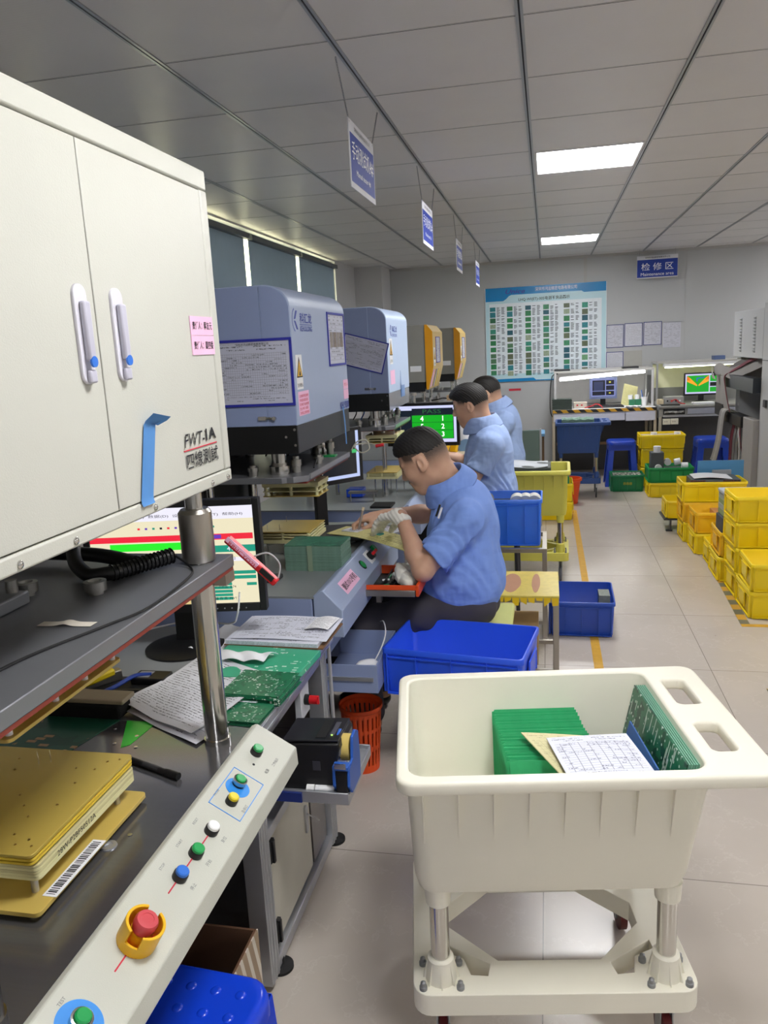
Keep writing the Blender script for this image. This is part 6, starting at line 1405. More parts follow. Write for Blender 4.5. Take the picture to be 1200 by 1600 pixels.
for k, x in enumerate((.93, 1.0)): single('green_box', MB().box(x, x+.065, 9.5, 9.56, .8305, .905), mat('jade box', '#2f7a58', .5), 'small jade green box on the white repair desk, %s one' % ('left', 'right')[k], 'box', 'jade boxes on the repair desk', bev=.003)
for k, x in enumerate((.945, 1.02)): single('tape_roll', MB().lathe([(.01, 0), (.026, 0), (.026, .05), (.01, .05)], (x, 9.53, .906), 18), white_pl, 'white roll standing on a jade green box, %s one' % ('left', 'right')[k], 'roll', 'white rolls on the jade boxes')
t = T('pen_cup', 'white mug full of tools at the right end of the white repair desk', 'cup', (1.10, 9.52, .83)); t.part('cup', MB().lathe([(.03, 0), (.038, .10), (.034, .10), (.027, .006), (.001, .006)], (1.10, 9.52, .8305), 20, cap=False), white_pl)
for k in range(5):
    a = k*1.26; t.part('tool', MB().cyl((1.10+.01*math.cos(a), 9.52+.01*math.sin(a), .84), (1.10+.045*math.cos(a), 9.52+.02*math.sin(a), .98+.01*k), .005, n=8), [white_pl, blk, white_pl, bblue, white_pl][k])
single('white_cloth', MB().grid(lambda u, v: (.86+.18*u, 9.27+.10*v, .838+.012*abs(math.sin(9*u+5*v))), 14, 8, .004), wpaper, 'crumpled white cloth at the taped desk edge', 'cloth', smooth=60)
for k, (x, l) in enumerate(((.16, 'black box lying on the left end of the desk top shelf'), (.93, 'dark box lying on the right of the desk top shelf'))): single('small_box', MB().box(x-.08, x+.1, 9.5, 9.6, 1.2625, 1.285), dkgrey, l, 'box', bev=.003)
single('cable', MB().tube([(.12, 9.40, 1.24), (.05, 9.36, 1.20), (.03, 9.34, .95), (.04, 9.33, .78), (.10, 9.32, .70)], .006, 8), blk, 'black cable looping down the left side of the white repair desk', 'cable')
# repair desk right
t = T('repair_desk', 'grey repair desk with pale yellow lit back panel and power socket', 'desk', (1.7, 9.6, 0))
gdk = mat('grey desk metal', '#8c8c8a', .45)
t.part('worktop', MB().box(1.225, 2.35, 9.20, 10.1, .82, .842), gdk, bev=.002)
t.each('drawer_rail', MB().box(1.225, 2.35, 9.22, 9.25, .72, .82).box(1.225, 1.25, 9.25, 10.05, .70, .82).box(2.32, 2.35, 9.25, 10.05, .70, .82), gdk)
t.part('open_shelf', MB().box(1.27, 1.50, 9.215, 9.222, .745, .805), blk_m); t.part('shelf_clutter', MB().grid(lambda u, v: (1.28+.21*u, 9.20+.02*v, .755+.03*abs(math.sin(11*u+4*v))), 12, 4, .004), mat('tangled scraps', '#9a9a98', .6))
t.part('drawer', MB().box(1.53, 2.3, 9.208, 9.222, .745, .81), mat('plastic drawer front', '#9a9da8', .3)); t.each('drawer_rail', MB().box(1.27, 2.3, 9.21, 9.22, .715, .735), alu)
for x in (1.24, 2.33): t.each('leg', MB().box(x-.015, x+.015, 9.22, 9.25, 0, .72).box(x-.015, x+.015, 10.05, 10.08, 0, .82), mat('beige leg', '#a39f92', .5))
s = t.each('power_socket', MB().box(1.265, 1.345, 9.19, 9.215, .635, .70).box(1.35, 1.43, 9.19, 9.215, .635, .70), mat('socket white', '#d4d2c4', .5), bev=.002)
t.each('socket_hole', MB().box(1.285, 1.29, 9.188, 9.19, .66, .675).box(1.305, 1.31, 9.188, 9.19, .66, .675).box(1.37, 1.375, 9.188, 9.19, .66, .675).box(1.39, 1.395, 9.188, 9.19, .66, .675), blk, s)
t.part('back_board', MB().box(1.24, 2.33, 10.06, 10.07, .0, .70), MATS['dark under desk board'])
t.part('back_panel', MB().box(1.24, 2.34, 9.96, 9.98, 1.0, 1.28), mat('pale yellow back panel', '#e6e5c0', .5)); t.part('back_panel_lower', MB().box(1.24, 2.34, 9.96, 9.98, .842, 1.0), gdk)
t.part('top_shelf', MB().box(1.225, 2.35, 9.5, 10.02, 1.30, 1.315), mat('shelf grey', '#bdbbb6', .5)); t.each('upright', MB().box(1.225, 1.245, 9.5, 9.52, .842, 1.30).box(2.33, 2.35, 9.5, 9.52, .842, 1.30), alu)
t.part('lamp_housing', MB().box(1.30, 2.1, 9.50, 9.56, 1.262, 1.296), white_pl); t.part('light_tube', MB().cyl((1.32, 9.53, 1.255), (2.1, 9.53, 1.268), .010, n=12), emis('warm lit tube', '#fbffd2', TUBE_E*.8))
its = [(0, 0, 1, 0, 1), (1, .04, .70, .08, .92), (1, .73, .97, .60, .92), (1, .73, .97, .08, .32), (4, .73, .97, .36, .56)]
t, sc, z = monitor('black monitor with green orange and red board map on the grey repair desk', (1.745, 9.62, 1.05), .37, .225, R(2), .842, screen=([emis('screen pale lilac', '#c8c6ee', .9), emis('map green', '#19a52a', .9), emis('map orange', '#f0a02a', .95), emis('map red', '#e8402a', .95), emis('map black', '#12201a', .5)], its), bez=.014, stand_r=.08)
mb = MB(); 
def scq(pts, mi): mb.m(mi); mb._add([(-.185+u*.37, .0003, z-.1125+v*.225) for u, v in pts], [tuple(range(len(pts)))])
scq([(.05, .90), (.14, .80), (.36, .44), (.34, .38), (.30, .42), (.05, .62)], 0); scq([(.69, .90), (.60, .80), (.39, .44), (.40, .38), (.44, .42), (.69, .62)], 0); scq([(.05, .90), (.12, .80), (.16, .66), (.05, .70)], 1); scq([(.69, .90), (.62, .80), (.58, .66), (.69, .72)], 1); scq([(.33, .62), (.36, .62), (.36, .76), (.56, .80), (.56, .84), (.33, .80)], 2)
t.part('board_map', mb, [emis('map orange', '#f0a02a', .95), emis('map red', '#e8402a', .95), emis('map blue', '#2a52c8', .9)], sc, world=False, smooth=0)
t = T('lcr_meter', 'grey bench instrument with small knobs on the grey repair desk', 'instrument', (1.41, 9.5, .842)); t.part('body', MB().box(1.31, 1.52, 9.42, 9.58, .8425, .925), mat('instrument grey', '#9fa0a0', .5), bev=.004)
for k in range(4): t.part('knob', MB().cyl((1.34+.045*k, 9.42, .88), (1.34+.045*k, 9.405, .88), .009, n=12), [blk, red, blk, white_pl][k])
single('cable', MB().tube([(1.38, 9.40, .87), (1.42, 9.36, .90), (1.46, 9.34, .86), (1.52, 9.33, .85)], .005, 8), red, 'red test lead on the grey repair desk', 'cable')
single('cream_box', MB().box(1.235, 1.30, 9.42, 9.52, .8425, .90), mat('cream small box', '#d6c6a6', .5), 'small cream box at the left end of the grey repair desk', 'box', bev=.003)
single('white_sheets', MB().box(1.60, 1.82, 9.30, 9.42, .8425, .862), wpaper, 'white papers in front of the monitor on the grey repair desk', 'paper', bev=.002)
single('dark_tray', MB().box(1.25, 1.45, 9.23, 9.36, .8425, .853), blk, 'dark tray lying at the front of the grey repair desk', 'tray')
single('blue_box', MB().box(1.86, 1.98, 9.6, 9.75, 1.3155, 1.36), mat('blue grey box', '#5c6f9a', .5), 'blue grey box on top of the right desk shelf', 'box', bev=.003)
# second workplace at the far end of the row: chair back and small blue table beyond the third worker
t = T('chair', 'grey green chair back beside the third worker', 'chair', (-.26, 6.95, 0)); t.part('backrest', MB().box(-.26, -.07, 6.94, 6.97, .55, .86), mat('grey green pad', '#5d6f68', .7), bev=.008); t.each('frame_post', MB().box(-.07, -.055, 6.94, 6.97, 0, .87).box(-.275, -.26, 6.94, 6.97, 0, .87), alu); t.part('seat', MB().box(-.275, -.055, 6.6, 6.94, .44, .47), mat('grey green pad', '#5d6f68', .7), bev=.008)
t = T('side_table', 'small pale blue topped table by the back wall below the poster', 'table', (-.06, 8.6, 0)); t.part('tabletop', MB().box(-.20, -.03, 8.4, 8.8, .63, .66), mat('pale blue tray', '#6fa6d4', .4), bev=.004)
for x in (-.17, -.05):
    for y in (8.45, 8.75): t.part('leg', MB().box(x-.012, x+.012, y-.012, y+.012, 0, .63), mat('brown leg', '#6d5640', .6))
# ---- connector machine on the right
MX = 1.75
mw = mat('light grey cabinet paint', '#bebfc1', .45, var=.02); rib_m = mat('grey ribbon cable', '#8d8986', .55, var=.05, bump=.2, bs=200); rib_r = mat('wine red ribbon edge', '#6a2330', .6); dkp = mat('slate panel', '#3d444d', .45)
t = T('cable_test_machine', 'light grey cabinet with vent slots and draped grey ribbon cables on the right', 'machine', (2.2, 7.4, 0))
up = t.part('upper_cabinet', MB().box(MX, 2.7, 7.09, 8.15, 1.385, 1.80), mw, bev=.004)
vt = MB()
for k in range(11):
    for y in (7.86, 7.36):
        z = 1.735-.028*k; vt._add([(MX-.001, y-.025, z), (MX-.001, y+.025, z), (MX-.016, y+.026, z-.008), (MX-.016, y-.026, z-.008), (MX-.001, y-.03, z-.018), (MX-.001, y+.03, z-.018)], [(0, 1, 2, 3), (3, 2, 5, 4), (0, 3, 4), (1, 5, 2)])
t.part('vent_louvres', vt, mw, up, smooth=0)
for k in range(11):
    for y in (7.86, 7.36): t.part('vent_slot', MB().box(MX-.002, MX, y-.026, y+.026, 1.735-.028*k-.0215, 1.735-.028*k-.017), dkgrey, up)
t.part('near_pillar', MB().box(MX, 2.7, 6.35, 7.085, .0, 1.84), mw, bev=.004)
t.part('pillar_seam', MB().box(MX-.001, MX, 6.35, 7.085, 1.372, 1.378), dkgrey)
t.part('side_handle', MB().box(MX-.02, MX-.001, 6.86, 6.93, 1.0, 1.06), dkgrey, bev=.003)
t.part('far_pillar', MB().box(MX+.04, 2.7, 8.0, 8.15, 0, 1.385), mw)
t.part('inner_back', MB().box(2.0, 2.02, 7.09, 8.0, .0, 1.385), dkp); t.part('base_box', MB().box(MX+.06, 2.7, 7.09, 8.15, 0, .30), mw)
t.part('cross_bar', MB().box(MX-.06, MX+.03, 7.10, 8.22, 1.10, 1.225), mat('blue black bar', '#20262e', .4), bev=.003)
t.part('lower_bar', MB().box(MX-.06, MX+.03, 7.47, 8.35, .77, .87), blk, bev=.003); t.part('end_block', MB().box(MX-.06, MX+.0, 8.25, 8.6, .80, .92), blk)
t.part('column_cover', MB().box(MX-.045, MX+.02, 7.09, 7.46, .20, .875), mat('fabric cover grey', '#9a9693', .6), bev=.01)
def ribbon(name, pts, wv, m_, th=.006):
    pts = [Vector(p) for p in pts]; q = []
    for i in range(len(pts)-1):
        p0 = pts[max(i-1, 0)]; p1 = pts[i]; p2 = pts[i+1]; p3 = pts[min(i+2, len(pts)-1)]
        for k in range(6):
            s = k/6; q.append(.5*((2*p1)+(p2-p0)*s+(2*p0-5*p1+4*p2-p3)*s*s+(3*p1-p0-3*p2+p3)*s**3))
    q.append(pts[-1]); L = []
    for i, p in enumerate(q):
        d = (q[min(i+1, len(q)-1)]-q[max(i-1, 0)]).normalized(); w_ = Vector(wv) if not isinstance(wv, list) else Vector(wv[0]).lerp(Vector(wv[1]), i/(len(q)-1)); n_ = d.cross(w_).normalized()*th/2
        L.append([p-w_/2-n_, p+w_/2-n_, p+w_/2+n_, p-w_/2+n_])
    t.part(name, MB().loops(L), m_)
ribbon('ribbon_cable', [(1.86, 7.35, 1.385), (1.80, 7.5, 1.33), (1.74, 7.75, 1.27), (1.70, 8.0, 1.235), (1.66, 8.25, 1.27), (1.64, 8.45, 1.24)], (.02, .10, .10), rib_m)
ribbon('ribbon_cable', [(1.84, 7.45, 1.40), (1.78, 7.6, 1.36), (1.73, 7.85, 1.29), (1.70, 8.05, 1.245), (1.69, 8.15, 1.235)], (.02, .03, .03), rib_r)
ribbon('ribbon_cable', [(1.90, 7.55, 1.40), (1.82, 7.7, 1.37), (1.76, 7.95, 1.31), (1.72, 8.15, 1.25)], (.02, .08, .07), mat('dark ribbon cable', '#5d5957', .6))
ribbon('ribbon_cable', [(1.70, 8.12, 1.24), (1.665, 8.15, 1.20), (1.665, 8.10, 1.10), (1.67, 8.05, 1.0), (1.68, 7.98, .88)], [(0, .16, 0), (0, .24, 0)], rib_m)
ribbon('ribbon_edge', [(1.70, 8.04, 1.24), (1.660, 8.06, 1.20), (1.660, 8.00, 1.10), (1.662, 7.92, 1.0), (1.675, 7.84, .88)], (0, .012, 0), rib_r)
ribbon('ribbon_cable', [(1.64, 8.55, 1.28), (1.62, 8.42, 1.22), (1.625, 8.36, 1.17)], [(0.03, .12, 0), (0.03, .3, .0)], mat('crinkled ribbon cable', '#b5b0ab', .4))
t.part('ribbon_sheet', MB().box(1.70, 1.712, 8.22, 8.62, .90, 1.20), rib_m)
for k in range(3):
    o = .07*k
    ribbon('ribbon_cable', [(1.74, 7.85+o, .88), (1.70, 7.90+o, .90), (1.655, 7.95+o, .88), (1.645, 7.99+o, .78), (1.64, 8.03+o, .62), (1.63, 8.12+o, .45), (1.62, 8.18+o, .36)], [(0, .07, 0), (0, .10, 0)], [rib_m, mat('pale ribbon cable', '#a7a3a0', .5), rib_m][k])
ribbon('ribbon_cable', [(1.74, 7.92, .78), (1.72, 7.94, .65), (1.72, 7.97, .5), (1.72, 7.98, .38)], (0, .09, 0), rib_r)
ribbon('ribbon_cable', [(1.74, 7.80, .78), (1.72, 7.82, .65), (1.72, 7.84, .5), (1.72, 7.84, .38)], (0, .08, 0), MATS['dark ribbon cable'])
ribbon('ribbon_cable', [(1.74, 7.66, .78), (1.72, 7.62, .70), (1.72, 7.56, .6), (1.74, 7.52, .5)], (0, .035, .0), rib_r)
ribbon('ribbon_cable', [(1.73, 7.72, .78), (1.72, 7.66, .70), (1.71, 7.58, .62), (1.72, 7.60, .50), (1.73, 7.68, .44)], (0, .05, .0), MATS['pale ribbon cable'])
# ================================================================== PEOPLE (smooth-blended bodies, extracted as one surface)
class Field:
    def __init__(s, lo, hi, h):
        s.lo = np.array(lo, float); s.h = h; s.n = np.ceil((np.array(hi)-s.lo)/h).astype(int)+1
        s.F = np.full(s.n, 1.0, np.float32)
    def _sub(s, lo, hi):
        a = np.clip(np.floor((np.array(lo)-s.lo)/s.h).astype(int), 0, s.n); b = np.clip(np.ceil((np.array(hi)-s.lo)/s.h).astype(int)+1, 0, s.n)
        if np.any(b <= a): return None
        ax = [(s.lo[i]+s.h*np.arange(a[i], b[i])).astype(np.float32) for i in range(3)]
        return (slice(a[0], b[0]), slice(a[1], b[1]), slice(a[2], b[2])), ax[0][:, None, None], ax[1][None, :, None], ax[2][None, None, :]
    def _mix(s, sl, d, k, op):
        f = s.F[sl]
        if op == '+':
            hh = np.maximum(k-np.abs(f-d), 0)/k; s.F[sl] = np.minimum(f, d)-hh*hh*k*.25
        else:
            d = -d; hh = np.maximum(k-np.abs(f-d), 0)/k; s.F[sl] = np.maximum(f, d)+hh*hh*k*.25
        return s
    def cap(s, a, b, ra, rb=None, k=.02, op='+', plane=None):
        rb = ra if rb is None else rb; a, b = np.array(a, float), np.array(b, float); pad = max(ra, rb)+k+4*s.h
        q = s._sub(np.minimum(a, b)-pad, np.maximum(a, b)+pad)
        if q is None: return s
        sl, X, Y, Z = q; ba = b-a; L = max(ba@ba, 1e-9)
        t = np.clip(((X-a[0])*ba[0]+(Y-a[1])*ba[1]+(Z-a[2])*ba[2])/L, 0, 1)
        d = np.sqrt((X-a[0]-t*ba[0])**2+(Y-a[1]-t*ba[1])**2+(Z-a[2]-t*ba[2])**2)-(ra+(rb-ra)*t)
        if plane is not None:
            p, n = np.array(plane[0], float), nv(plane[1]); e = (X-p[0])*n[0]+(Y-p[1])*n[1]+(Z-p[2])*n[2]; d = np.maximum(d, e)
        return s._mix(sl, d.astype(np.float32), k, op)
    def ell(s, c, r, A=None, k=.02, op='+'):
        c, r = np.array(c, float), np.array(r, float); A = np.eye(3) if A is None else np.array(A, float); pad = r.max()+k+4*s.h
        q = s._sub(c-pad, c+pad)
        if q is None: return s
        sl, X, Y, Z = q; X, Y, Z = X-c[0], Y-c[1], Z-c[2]
        k0 = 0; k1 = 0
        for i in range(3):
            u = X*A[i][0]+Y*A[i][1]+Z*A[i][2]; k0 = k0+(u/r[i])**2; k1 = k1+(u/r[i]**2)**2
        k0 = np.sqrt(k0); d = k0*(k0-1)/np.maximum(np.sqrt(k1), 1e-6)
        return s._mix(sl, d.astype(np.float32), k, op)
    def cut(s, p, n, lo=None, hi=None, k=.006, rough=0):
        """remove what lies on the n side of the plane through p, inside the given bounds"""
        lo = s.lo if lo is None else lo; hi = s.lo+s.h*s.n if hi is None else hi
        sl, X, Y, Z = s._sub(lo, hi); n = np.array(n, float); n /= np.linalg.norm(n)
        d = (X-p[0])*n[0]+(Y-p[1])*n[1]+(Z-p[2])*n[2]
        if rough: d = d+rough*(np.sin(X*410+Y*260)*np.sin(Y*530+Z*90)+.6*np.sin(X*230-Z*310))
        f = s.F[sl]; hh = np.maximum(k-np.abs(f-d), 0)/k; s.F[sl] = np.maximum(f, d)+hh*hh*k*.25; return s
    def warp(s, fn):
        X = (s.lo[0]+s.h*np.arange(s.n[0]))[:, None, None].astype(np.float32); Y = (s.lo[1]+s.h*np.arange(s.n[1]))[None, :, None].astype(np.float32); Z = (s.lo[2]+s.h*np.arange(s.n[2]))[None, None, :].astype(np.float32)
        s.F = s.F+np.where(np.abs(s.F) < .05, fn(X, Y, Z), 0).astype(np.float32); return s
    def mesh(s):
        F = s.F; S = F < 0; n = np.array(F.shape)-1
        cnt = np.zeros(n, np.int8)
        for dx in (0, 1):
            for dy in (0, 1):
                for dz in (0, 1): cnt += S[dx:dx+n[0], dy:dy+n[1], dz:dz+n[2]]
        act = np.argwhere((cnt > 0) & (cnt < 8)); idx = -np.ones(n, np.int64); idx[tuple(act.T)] = np.arange(len(act))
        pos = np.zeros((len(act), 3)); num = np.zeros(len(act))
        C = [(0, 0, 0), (1, 0, 0), (0, 1, 0), (1, 1, 0), (0, 0, 1), (1, 0, 1), (0, 1, 1), (1, 1, 1)]
        for a in range(8):
            for ax in range(3):
                if C[a][ax]: continue
                b = list(C[a]); b[ax] = 1
                fa = F[tuple((act+C[a]).T)]; fb = F[tuple((act+b).T)]; m = (fa < 0) != (fb < 0)
                t = np.where(m, fa/np.where(m, fa-fb, 1), 0); p = act+np.array(C[a], float); p[:, ax] += t
                pos += np.where(m[:, None], p-0, 0); num += m
        V = s.lo+s.h*pos/num[:, None]
        Q = []
        for ax in range(3):
            o = [i for i in range(3) if i != ax]
            sl0 = [slice(1, -1)]*3; sl1 = [slice(1, -1)]*3; sl0[ax] = slice(0, -1); sl1[ax] = slice(1, None)
            a, b = S[tuple(sl0)], S[tuple(sl1)]; e = np.argwhere(a != b)
            if not len(e): continue
            sg = a[tuple(e.T)]; g = e+1; g[:, ax] -= 1
            c = []
            for (i, j) in ((-1, -1), (0, -1), (0, 0), (-1, 0)):
                q = g.copy(); q[:, o[0]] += i; q[:, o[1]] += j; c.append(idx[tuple(q.T)])
            c = np.stack(c, 1)
            flip = sg if ax != 1 else ~sg
            c[~flip] = c[~flip][:, ::-1]
            Q.append(c)
        return V, np.concatenate(Q)
def sdf_object(name, fld, mats, off, matfn=None, attrs=None):
    V, Q = fld.mesh()
    me = bpy.data.meshes.new(name); V = V-np.array(off)
    me.vertices.add(len(V)); me.vertices.foreach_set('co', V.astype(np.float32).ravel())
    me.loops.add(Q.size); me.loops.foreach_set('vertex_index', Q.ravel().astype(np.int32))
    me.polygons.add(len(Q)); me.polygons.foreach_set('loop_start', (np.arange(len(Q))*4).astype(np.int32))
    for m_ in mats: me.materials.append(m_)
    me.update(calc_edges=True); me.validate()
    if matfn is not None and len(me.polygons) == len(Q):
        cen = V[Q].mean(1)+np.array(off); me.polygons.foreach_set('material_index', matfn(cen).astype(np.int32))
    if attrs is not None and len(me.vertices) == len(V):
        for k_, a_ in attrs(V+np.array(off)).items():
            at = me.attributes.new(k_, 'FLOAT', 'POINT'); at.data.foreach_set('value', a_.astype(np.float32))
    me.shade_smooth(); me.update()
    o = bpy.data.objects.new(name, me); COL.objects.link(o); return o
def nv(v): v = np.array(v, float); return v/np.linalg.norm(v)
def hand(F, wrist, d, n, s, curl=(25, 35, 25), grow=0, thumb=(.5, .6), spread=.06, scale=1.0, k=.006, curls=None):
    """wrist point, d finger direction, n palm-side normal, s towards the thumb"""
    d, n, s = nv(d), nv(n), nv(s); W = np.array(wrist, float); q = scale
    kn = []; tips = []
    for i, (off, L) in enumerate(((.030, .086), (.010, .091), (-.011, .086), (-.030, .077))):
        K = W+d*L*q+s*off*q; kn.append(K); F.cap(W+s*off*.55*q+d*.012, K, .0155*q+grow, .0110*q+grow, k=.016)
    for i, K in enumerate(kn):
        ln = [(.040, .025, .020), (.044, .028, .021), (.041, .026, .021), (.032, .020, .019)][i]; r = [.0088, .0090, .0086, .0076][i]*q+grow
        c3 = curls[i] if curls else curl; a = 0; p = K; dd = nv(d+s*spread*(1.5-i))
        for j in range(3):
            a += math.radians(c3[j]); v = dd*math.cos(a)+n*math.sin(a); e = p+v*ln[j]*q; F.cap(p, e, r*(1-.06*j), r*(.94-.06*j), k=k); p = e
        tips.append(p)
    B = W+d*.022*q+s*.022*q+n*.006; t1 = nv(d*.62+s*.62+n*thumb[0]); t2 = nv(d*.85+s*.05+n*thumb[1])
    P1 = B+t1*.042*q; P2 = P1+t2*.030*q; P3 = P2+nv(t2+n*.2)*.024*q
    F.cap(B, P1, .0145*q+grow, .0115*q+grow, k=.014).cap(P1, P2, .0105*q+grow, .0100*q+grow, k=k).cap(P2, P3, .0100*q+grow, .0082*q+grow, k=k)
    return P3, tips
def person(label, P, h=.0035):
    """P: dict of joints in world metres and options"""
    cy = P['cy']; g = lambda k: np.array(P[k], float)
    C = g('head'); pit = math.radians(P.get('pitch', 25)); yw = math.radians(P.get('yaw', 0))
    f = np.array([-math.cos(pit)*math.cos(yw), math.sin(yw)*math.cos(pit), -math.sin(pit)]); sd = nv(np.cross([0, 0, 1], f)); up = np.cross(f, sd)   # sd = person's left
    A = [f, sd, up]
    def hp(a, b, c): return C+f*a+sd*b+up*c
    ZL = P.get('zlow', .0)
    lo = np.array([min(P['wl'][0], P['wr'][0])-.17, cy-.36, ZL]); hi = np.array([P['pelvis'][0]+.22, cy+.36, C[2]+.17])
    F = Field(lo, hi, h)
    nb = g('neckbase')
    # trunk and legs (under the clothes), neck, arms
    F.cap(g('pelvis'), g('chest'), .11, .12, k=.05).cap(g('chest'), nb, .10, .055, k=.05)
    for s_ in ('l', 'r'):
        F.cap(g('chest')+np.array([0, 0, .06]), g('s'+s_), .06, .05, k=.03).cap(g('s'+s_), g('e'+s_), .050, .041, k=.02).cap(g('e'+s_), g('e'+s_)+(g('w'+s_)-g('e'+s_))*.35, .041, .040, k=.015).cap(g('e'+s_)+(g('w'+s_)-g('e'+s_))*.3, g('w'+s_), .040, .026, k=.02)
        F.cap(g('pelvis')+np.array([0, (-1 if s_ == 'l' else 1)*.08, 0]), g('k'+s_), .085, .058, k=.03).cap(g('k'+s_), g('a'+s_), .055, .036, k=.02).cap(g('a'+s_), g('a'+s_)+np.array([-.16, 0, -.03]), .04, .03, k=.02)
    F.cap(nb, hp(-.022, 0, -.055), .060, .054, k=.025).cap(nb+np.array([.012, 0, -.02]), hp(-.042, 0, -.02), .054, .058, k=.025)
    # head
    F.ell(hp(-.012, 0, .032), (.098, .077, .094), A, k=.03).ell(hp(.02, 0, .005), (.072, .070, .080), A, k=.03).ell(hp(.030, 0, -.050), (.056, .057, .062), A, k=.03)
    F.cap(hp(.060, -.012, -.100), hp(.060, .012, -.100), .020, .020, k=.025).cap(hp(-.01, .050, -.062), hp(.048, .020, -.100), .016, .016, k=.03).cap(hp(-.01, -.050, -.062), hp(.048, -.020, -.100), .016, .016, k=.03)
    for e in (-1, 1):
        F.ell(hp(.060, e*.040, -.022), (.026, .024, .026), A, k=.02).ell(hp(.094, e*.031, .006), (.016, .017, .011), A, k=.008, op='-').ell(hp(.074, e*.031, .004), (.0135, .0155, .0115), A, k=.004)
        F.cap(hp(.083, e*.016, .022), hp(.074, e*.048, .022), .009, .007, k=.012)
        # ear: flattened shell with a hollow and a lobe
        E = [nv(f*1+sd*e*.35), nv(sd*e-f*.35), up]
        F.ell(hp(-.008, e*.080, -.004), (.019, .008, .031), E, k=.006).ell(hp(-.003, e*.088, .0), (.0105, .006, .018), E, k=.004, op='-').ell(hp(.000, e*.080, -.027), (.010, .006, .010), E, k=.006)
    F.cap(hp(.084, 0, .018), hp(.105, 0, -.026), .0085, .0115, k=.012).ell(hp(.098, .010, -.030), (.010, .008, .008), A, k=.008).ell(hp(.098, -.010, -.030), (.010, .008, .008), A, k=.008)
    F.cap(hp(.086, -.016, -.056), hp(.086, .016, -.056), .0075, .0075, k=.008).cap(hp(.083, -.014, -.069), hp(.083, .014, -.069), .0080, .0080, k=.006).cap(hp(.072, -.018, -.083), hp(.072, .018, -.083), .014, .014, k=.012)
    for s_ in ('l', 'r'):
        q = P['hand_'+s_]; P['tips_'+s_] = hand(F, g('w'+s_)+nv(q['d'])*.012, **q)
    if P.get('hair_top') is None: P['hair_top'] = .062
    ht = P['hair_top']
    def sstep(x, a, b): t_ = np.clip((x-a)/(b-a), 0, 1); return t_*t_*(3-2*t_)
    def attrs(V):
        r = V-C; a, b, u = r@f, r@sd, r@up; ab = np.abs(b); near = (np.linalg.norm(r, axis=1) < .17)*1.0
        ear = ((ab > .070) & (np.abs(a+.006) < .026) & (u > -.04) & (u < .036))*1.0
        side = sstep(.064-a, -.004, .012)*sstep(u-(.000+.35*np.maximum(a, 0)), -.006, .030)
        back = sstep(-.020-a, 0, .012)*sstep(u, -.066, .0)
        stub = near*(1-ear)*np.maximum(side, back)*(.5+.9*sstep(u, -.03, .045))
        lip = near*sstep(u, -.078, -.070)*(1-sstep(u, -.056, -.049))*sstep(a, .072, .080)*(1-sstep(ab, .018, .026))
        brow = near*sstep(ab, .010, .016)*(1-sstep(ab, .044, .052))*sstep(u, .018, .022)*(1-sstep(u, .028, .033))*sstep(a, .045, .055)
        lid = near*sstep(ab, .014, .018)*(1-sstep(ab, .044, .048))*(1-sstep(np.abs(u-.001), .0015, .0035))*sstep(a, .055, .06)
        return {'stub': stub, 'lip': lip, 'brow': np.maximum(brow, lid)}
    off = (P['pelvis'][0], cy, ZL)
    body = sdf_object('person', F, [skin], off, None, attrs); body.location = off
    props(body, label, 'person', 'workers seated along the benches')
    def child(name, fl, m_, mfn=None):
        o = sdf_object(name, fl, m_ if isinstance(m_, list) else [m_], off, mfn); o.parent = body; return o
    # hair
    H = Field(C-.16, C+.16, .003)
    H.ell(hp(-.011, 0, .034+P.get('hair_up', 0)), (.1025-P.get('hair_thin', 0), .081-P.get('hair_thin', 0), .0995-P.get('hair_thin', 0)), A, k=.02).ell(hp(.030, 0, .080), (.064, .056, .050), A, k=.03)
    if P.get('fringe'): H.ell(hp(.072, .0, .078), (.036, .052, .026), A, k=.02)
    pl = hp(.07, 0, P.get('hl_front', .066)); H.cut(pl, -(up*1.0-f*P.get('hl_slope', .28)), k=.006, rough=.003)
    H.cut(hp(0, 0, ht-.03), -up, k=.02) if P.get('high_sides') else None
    rn = np.random.RandomState(3)
    H.warp(lambda X, Y, Z: .0006*np.sin(Y*420+40*np.sin(X*9+Z*7))+.0007*np.sin(X*330+Z*410+Y*150))
    child('hair', H, hair_m)
    # shirt
    S = Field(np.array([min(P['el'][0], P['er'][0])-.12, cy-.36, P['hem']-.06]), np.array([P['pelvis'][0]+.24, cy+.36, nb[2]+.09]), .005)
    ch, pe = g('chest'), g('pelvis')
    S.ell(ch+np.array([-.005, 0, .0]), (.142, .180, .175), k=.05).ell((ch*.35+pe*.65)+np.array([-.012, 0, .02]), (.158, .165, .19), k=.08).ell(pe+np.array([-.008, 0, .09]), (.168, .178, .15), k=.06)
    S.cap(ch+np.array([.0, -.05, .10]), ch+np.array([.0, .05, .10]), .085, .085, k=.06)
    for s_ in ('l', 'r'):
        a, b = g('s'+s_), g('e'+s_); c = a+(b-a)*P.get('sleeve', .72)
        S.cap(ch+np.array([.0, 0, .105]), a+np.array([0, 0, .0]), .07, .066, k=.05).cap(a, c+(b-a)*.25, .066, .073, k=.03, plane=(c, (b-a)+np.array(P.get('cuff_tilt', (0, 0, 0)))))
    S.cut(np.array([pe[0], cy, P['hem']]), (.10, 0, -1), k=.006)
    S.cap(nb+np.array([.014, 0, -.06]), nb+np.array([.006, 0, -.035]), .084, .078, k=.03)
    S.cap(nb, nb+(hp(-.03, 0, -.06)-nb)*1.4, .061, .061, k=.006, op='-')
